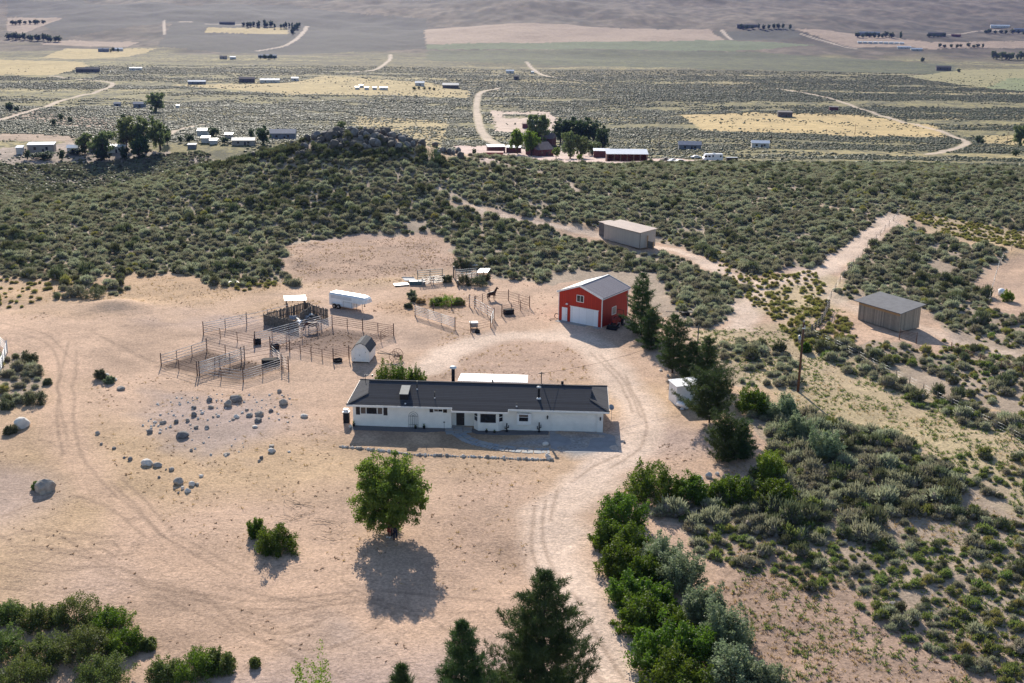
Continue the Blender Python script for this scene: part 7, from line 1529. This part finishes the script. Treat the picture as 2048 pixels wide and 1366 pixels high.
VT = [(0, 1068, 290, 56, 71, 'tallest green tree behind the mauve roofed red house'), (4, 1026, 307, 33, 52, 'rounded green tree left of the red house'), (4, 1054, 311, 38, 54, 'rounded green tree touching the red house'), (2, 1112, 284, 38, 50, 'dark tree at the near end of the dark row by the red ranch'), (2, 1135, 284, 46, 54, 'broad dark tree in the dark row by the red ranch'), (2, 1160, 283, 44, 52, 'dark tree in the middle of the dark row by the red ranch'), (3, 1178, 282, 28, 47, 'narrow dark tree at the far end of the dark row'), (2, 1196, 296, 31, 50, 'dark tree standing apart beside the white roofed red shed'),
      (0, 1132, 314, 38, 61, 'pale green tree in front of the dark row'), (0, 1153, 313, 36, 52, 'green tree right of the pale one by the red ranch yard'), (0, 1176, 307, 44, 33, 'low spreading grey-green tree beside the red shed'), (4, 1150, 319, 15, 14, 'small bright bush tree on the red ranch yard'), (4, 1104, 315, 18, 24, 'small green tree between house and pale tree'), (2, 940, 311, 10, 13, 'small dark juniper on the scrub before the red ranch'),
      (0, 672, 280, 26, 34, 'single green tree beyond the rocky hill top'), (0, 302, 241, 40, 46, 'lone big cottonwood beside the blue-grey house'), (0, 162, 327, 36, 48, 'cottonwood at the left of the big grove'), (0, 198, 335, 50, 62, 'wide cottonwood with a forked trunk in the grove'), (1, 244, 320, 56, 70, 'tall pale cottonwood in the grove centre'), (1, 285, 322, 60, 74, 'tallest cottonwood of the grove'), (1, 312, 316, 40, 60, 'cottonwood at the right of the grove'), (3, 272, 335, 46, 50, 'brownish tree in front of the grove'), (2, 242, 338, 22, 30, 'dark tree at the foot of the grove'), (2, 326, 304, 20, 36, 'dark narrow tree ending the grove'), (3, 196, 340, 40, 24, 'dark low tree under the forked cottonwood'),
      (2, 47, 341, 14, 22, 'dark conical tree beside the small white shed'), (2, 116, 341, 16, 24, 'dark conical tree before the white camper house'), (3, 80, 340, 50, 18, 'brownish bushes in front of the long white roofed barn'), (2, 145, 328, 40, 12, 'low dark tree before the white camper house'), (2, 518, 300, 30, 38, 'dark green tree beside the blue-grey house'), (2, 494, 290, 12, 22, 'narrow dark tree left of the blue-grey house'), (3, 418, 288, 24, 22, 'dark tree in the junk yard'), (3, 370, 300, 20, 18, 'brown tree at the junk yard edge'), (2, 352, 300, 10, 14, 'small dark tree left of the junk yard'), (3, 440, 300, 16, 14, 'dark bush tree at the junk yard front'),
      (2, 113, 262, 12, 16, 'dark round juniper on the tan slope, upper one'), (2, 98, 271, 12, 14, 'dark round juniper on the tan slope, lower one'), (2, 131, 266, 11, 13, 'dark round juniper on the tan slope right of the pair'), (2, 237, 257, 12, 12, 'dark round juniper alone between grove and lone cottonwood'), (2, 10, 246, 18, 20, 'dark tree at the picture side below the track'), (2, 24, 246, 12, 12, 'smaller dark tree right of the one below the track'),
      (0, 2030, 270, 32, 48, 'tall grey-green tree at the picture side by the straw field'), (2, 1948, 266, 16, 16, 'dark round tree beside the track bend'), (2, 1955, 267, 10, 10, 'smaller dark tree against the round one by the track bend'), (2, 2022, 290, 16, 14, 'dark tree in scrub below the tall grey-green one'), (2, 1832, 106, 9, 10, 'dark tree alone above the green field corner'), (2, 1905, 125, 8, 8, 'small dark tree right of the dark corner house')]
for v in VT: vtree(v[0], v[1], v[2], v[3], v[4], v[5])
def row(px0, px1, py0, py1, n, w, h, kind, label, group):
    for i in range(n):
        t = (i + .5) / n; vtree(kind, px0 + (px1 - px0) * t + g2.uniform(-3, 3), py0 + (py1 - py0) * t + g2.uniform(-1.2, 1.2), w * g2.uniform(.7, 1.3), h * g2.uniform(.75, 1.25), label, group)
row(0, 110, 100, 104, 14, 12, 13, 2, 'dark tree in the far grove at the picture side', 'far grove'); row(5, 75, 72, 68, 8, 9, 9, 3, 'dark tree on the pink lot above the far grove', 'trees on the pink lot')
row(470, 530, 66, 64, 9, 9, 12, 2, 'dark tree in the windbreak at the far pale field', 'far windbreak'); row(535, 590, 68, 62, 8, 6, 11, 3, 'thin tree in the orchard row beside the far windbreak', 'far orchard'); row(570, 585, 80, 66, 4, 8, 14, 2, 'dark tree along the curving far road', 'trees along the far road')
row(1465, 1570, 48, 46, 10, 8, 10, 2, 'dark tree around the house behind the brown field', 'trees behind the brown field'); row(1700, 1770, 60, 58, 9, 10, 10, 2, 'dark tree around the far grey farm house', 'trees at the far grey farm'); row(1785, 1792, 59, 59, 2, 6, 12, 2, 'pair of slim dark trees right of the far grey farm', 'slim far trees')
row(1842, 1880, 55, 55, 5, 8, 7, 2, 'dark tree before the long dark far house', 'trees at the long dark house'); row(1970, 2048, 96, 98, 10, 12, 18, 0, 'poplar in the far row at the picture side', 'far poplar row'); row(1950, 2048, 46, 46, 9, 9, 8, 2, 'dark tree near the far white buildings', 'trees near the far white buildings'); row(1860, 1960, 76, 74, 9, 8, 8, 2, 'dark tree along the far wash', 'trees along the far wash'); row(505, 540, 128, 128, 6, 7, 7, 2, 'dark tree around the slate roofed house', 'trees around the slate roofed house'); row(190, 225, 122, 121, 5, 7, 8, 2, 'dark tree between the houses of the yellow lot', 'trees of the yellow lot'); row(815, 860, 184, 184, 5, 8, 6, 2, 'dark bush before the pale house on the yellow lot', 'bushes on the yellow lot')
for i, (px, py, h) in enumerate(((1310, 288, 40), (1533, 275, 30), (1642, 268, 24), (1700, 255, 22), (2005, 262, 20))):
    P = at_far(px, py); H = h / ppm(P); t = thing('utility_pole', 'thin distant utility pole ' + ['left of the slate roofed long house', 'above the low white trailer house', 'beside the track crossing the golden field', 'right of the track past the golden field', 'beside the tall grey-green tree'][i], 'utility pole', P); MB().tube((0, 0, -.5), (0, 0, H), .18, .12, 7).build('post', M['pole_wood'], t); MB().box(-1.1, -.08, H - .9, 1.1, .08, H - .7).build('crossbar', M['pole_wood'], t)

# ------------------------------------------------------------------ air: far things fade to a pale blue
m, nt, b = _mat('haze_air'); nt.nodes.remove(b)
pv = nt.nodes.new('ShaderNodeVolumePrincipled'); pv.inputs['Color'].default_value = (.28, .37, 1.0, 1); pv.inputs['Density'].default_value = HAZE
pv.inputs['Anisotropy'].default_value = 0.0
nt.links.new(pv.outputs[0], nt.nodes['Material Output'].inputs['Volume'])
x_ = 2.3 * 6900
hz = MB().box(-x_, -400, float(GZ.min()) - 1.0, x_, 6900, float(max(GZ.max(), CAM_H)) + 6.0).build('haze', m)
lab(hz, 'pale blue air that fades the far valley and mountain', 'haze', kind='stuff')
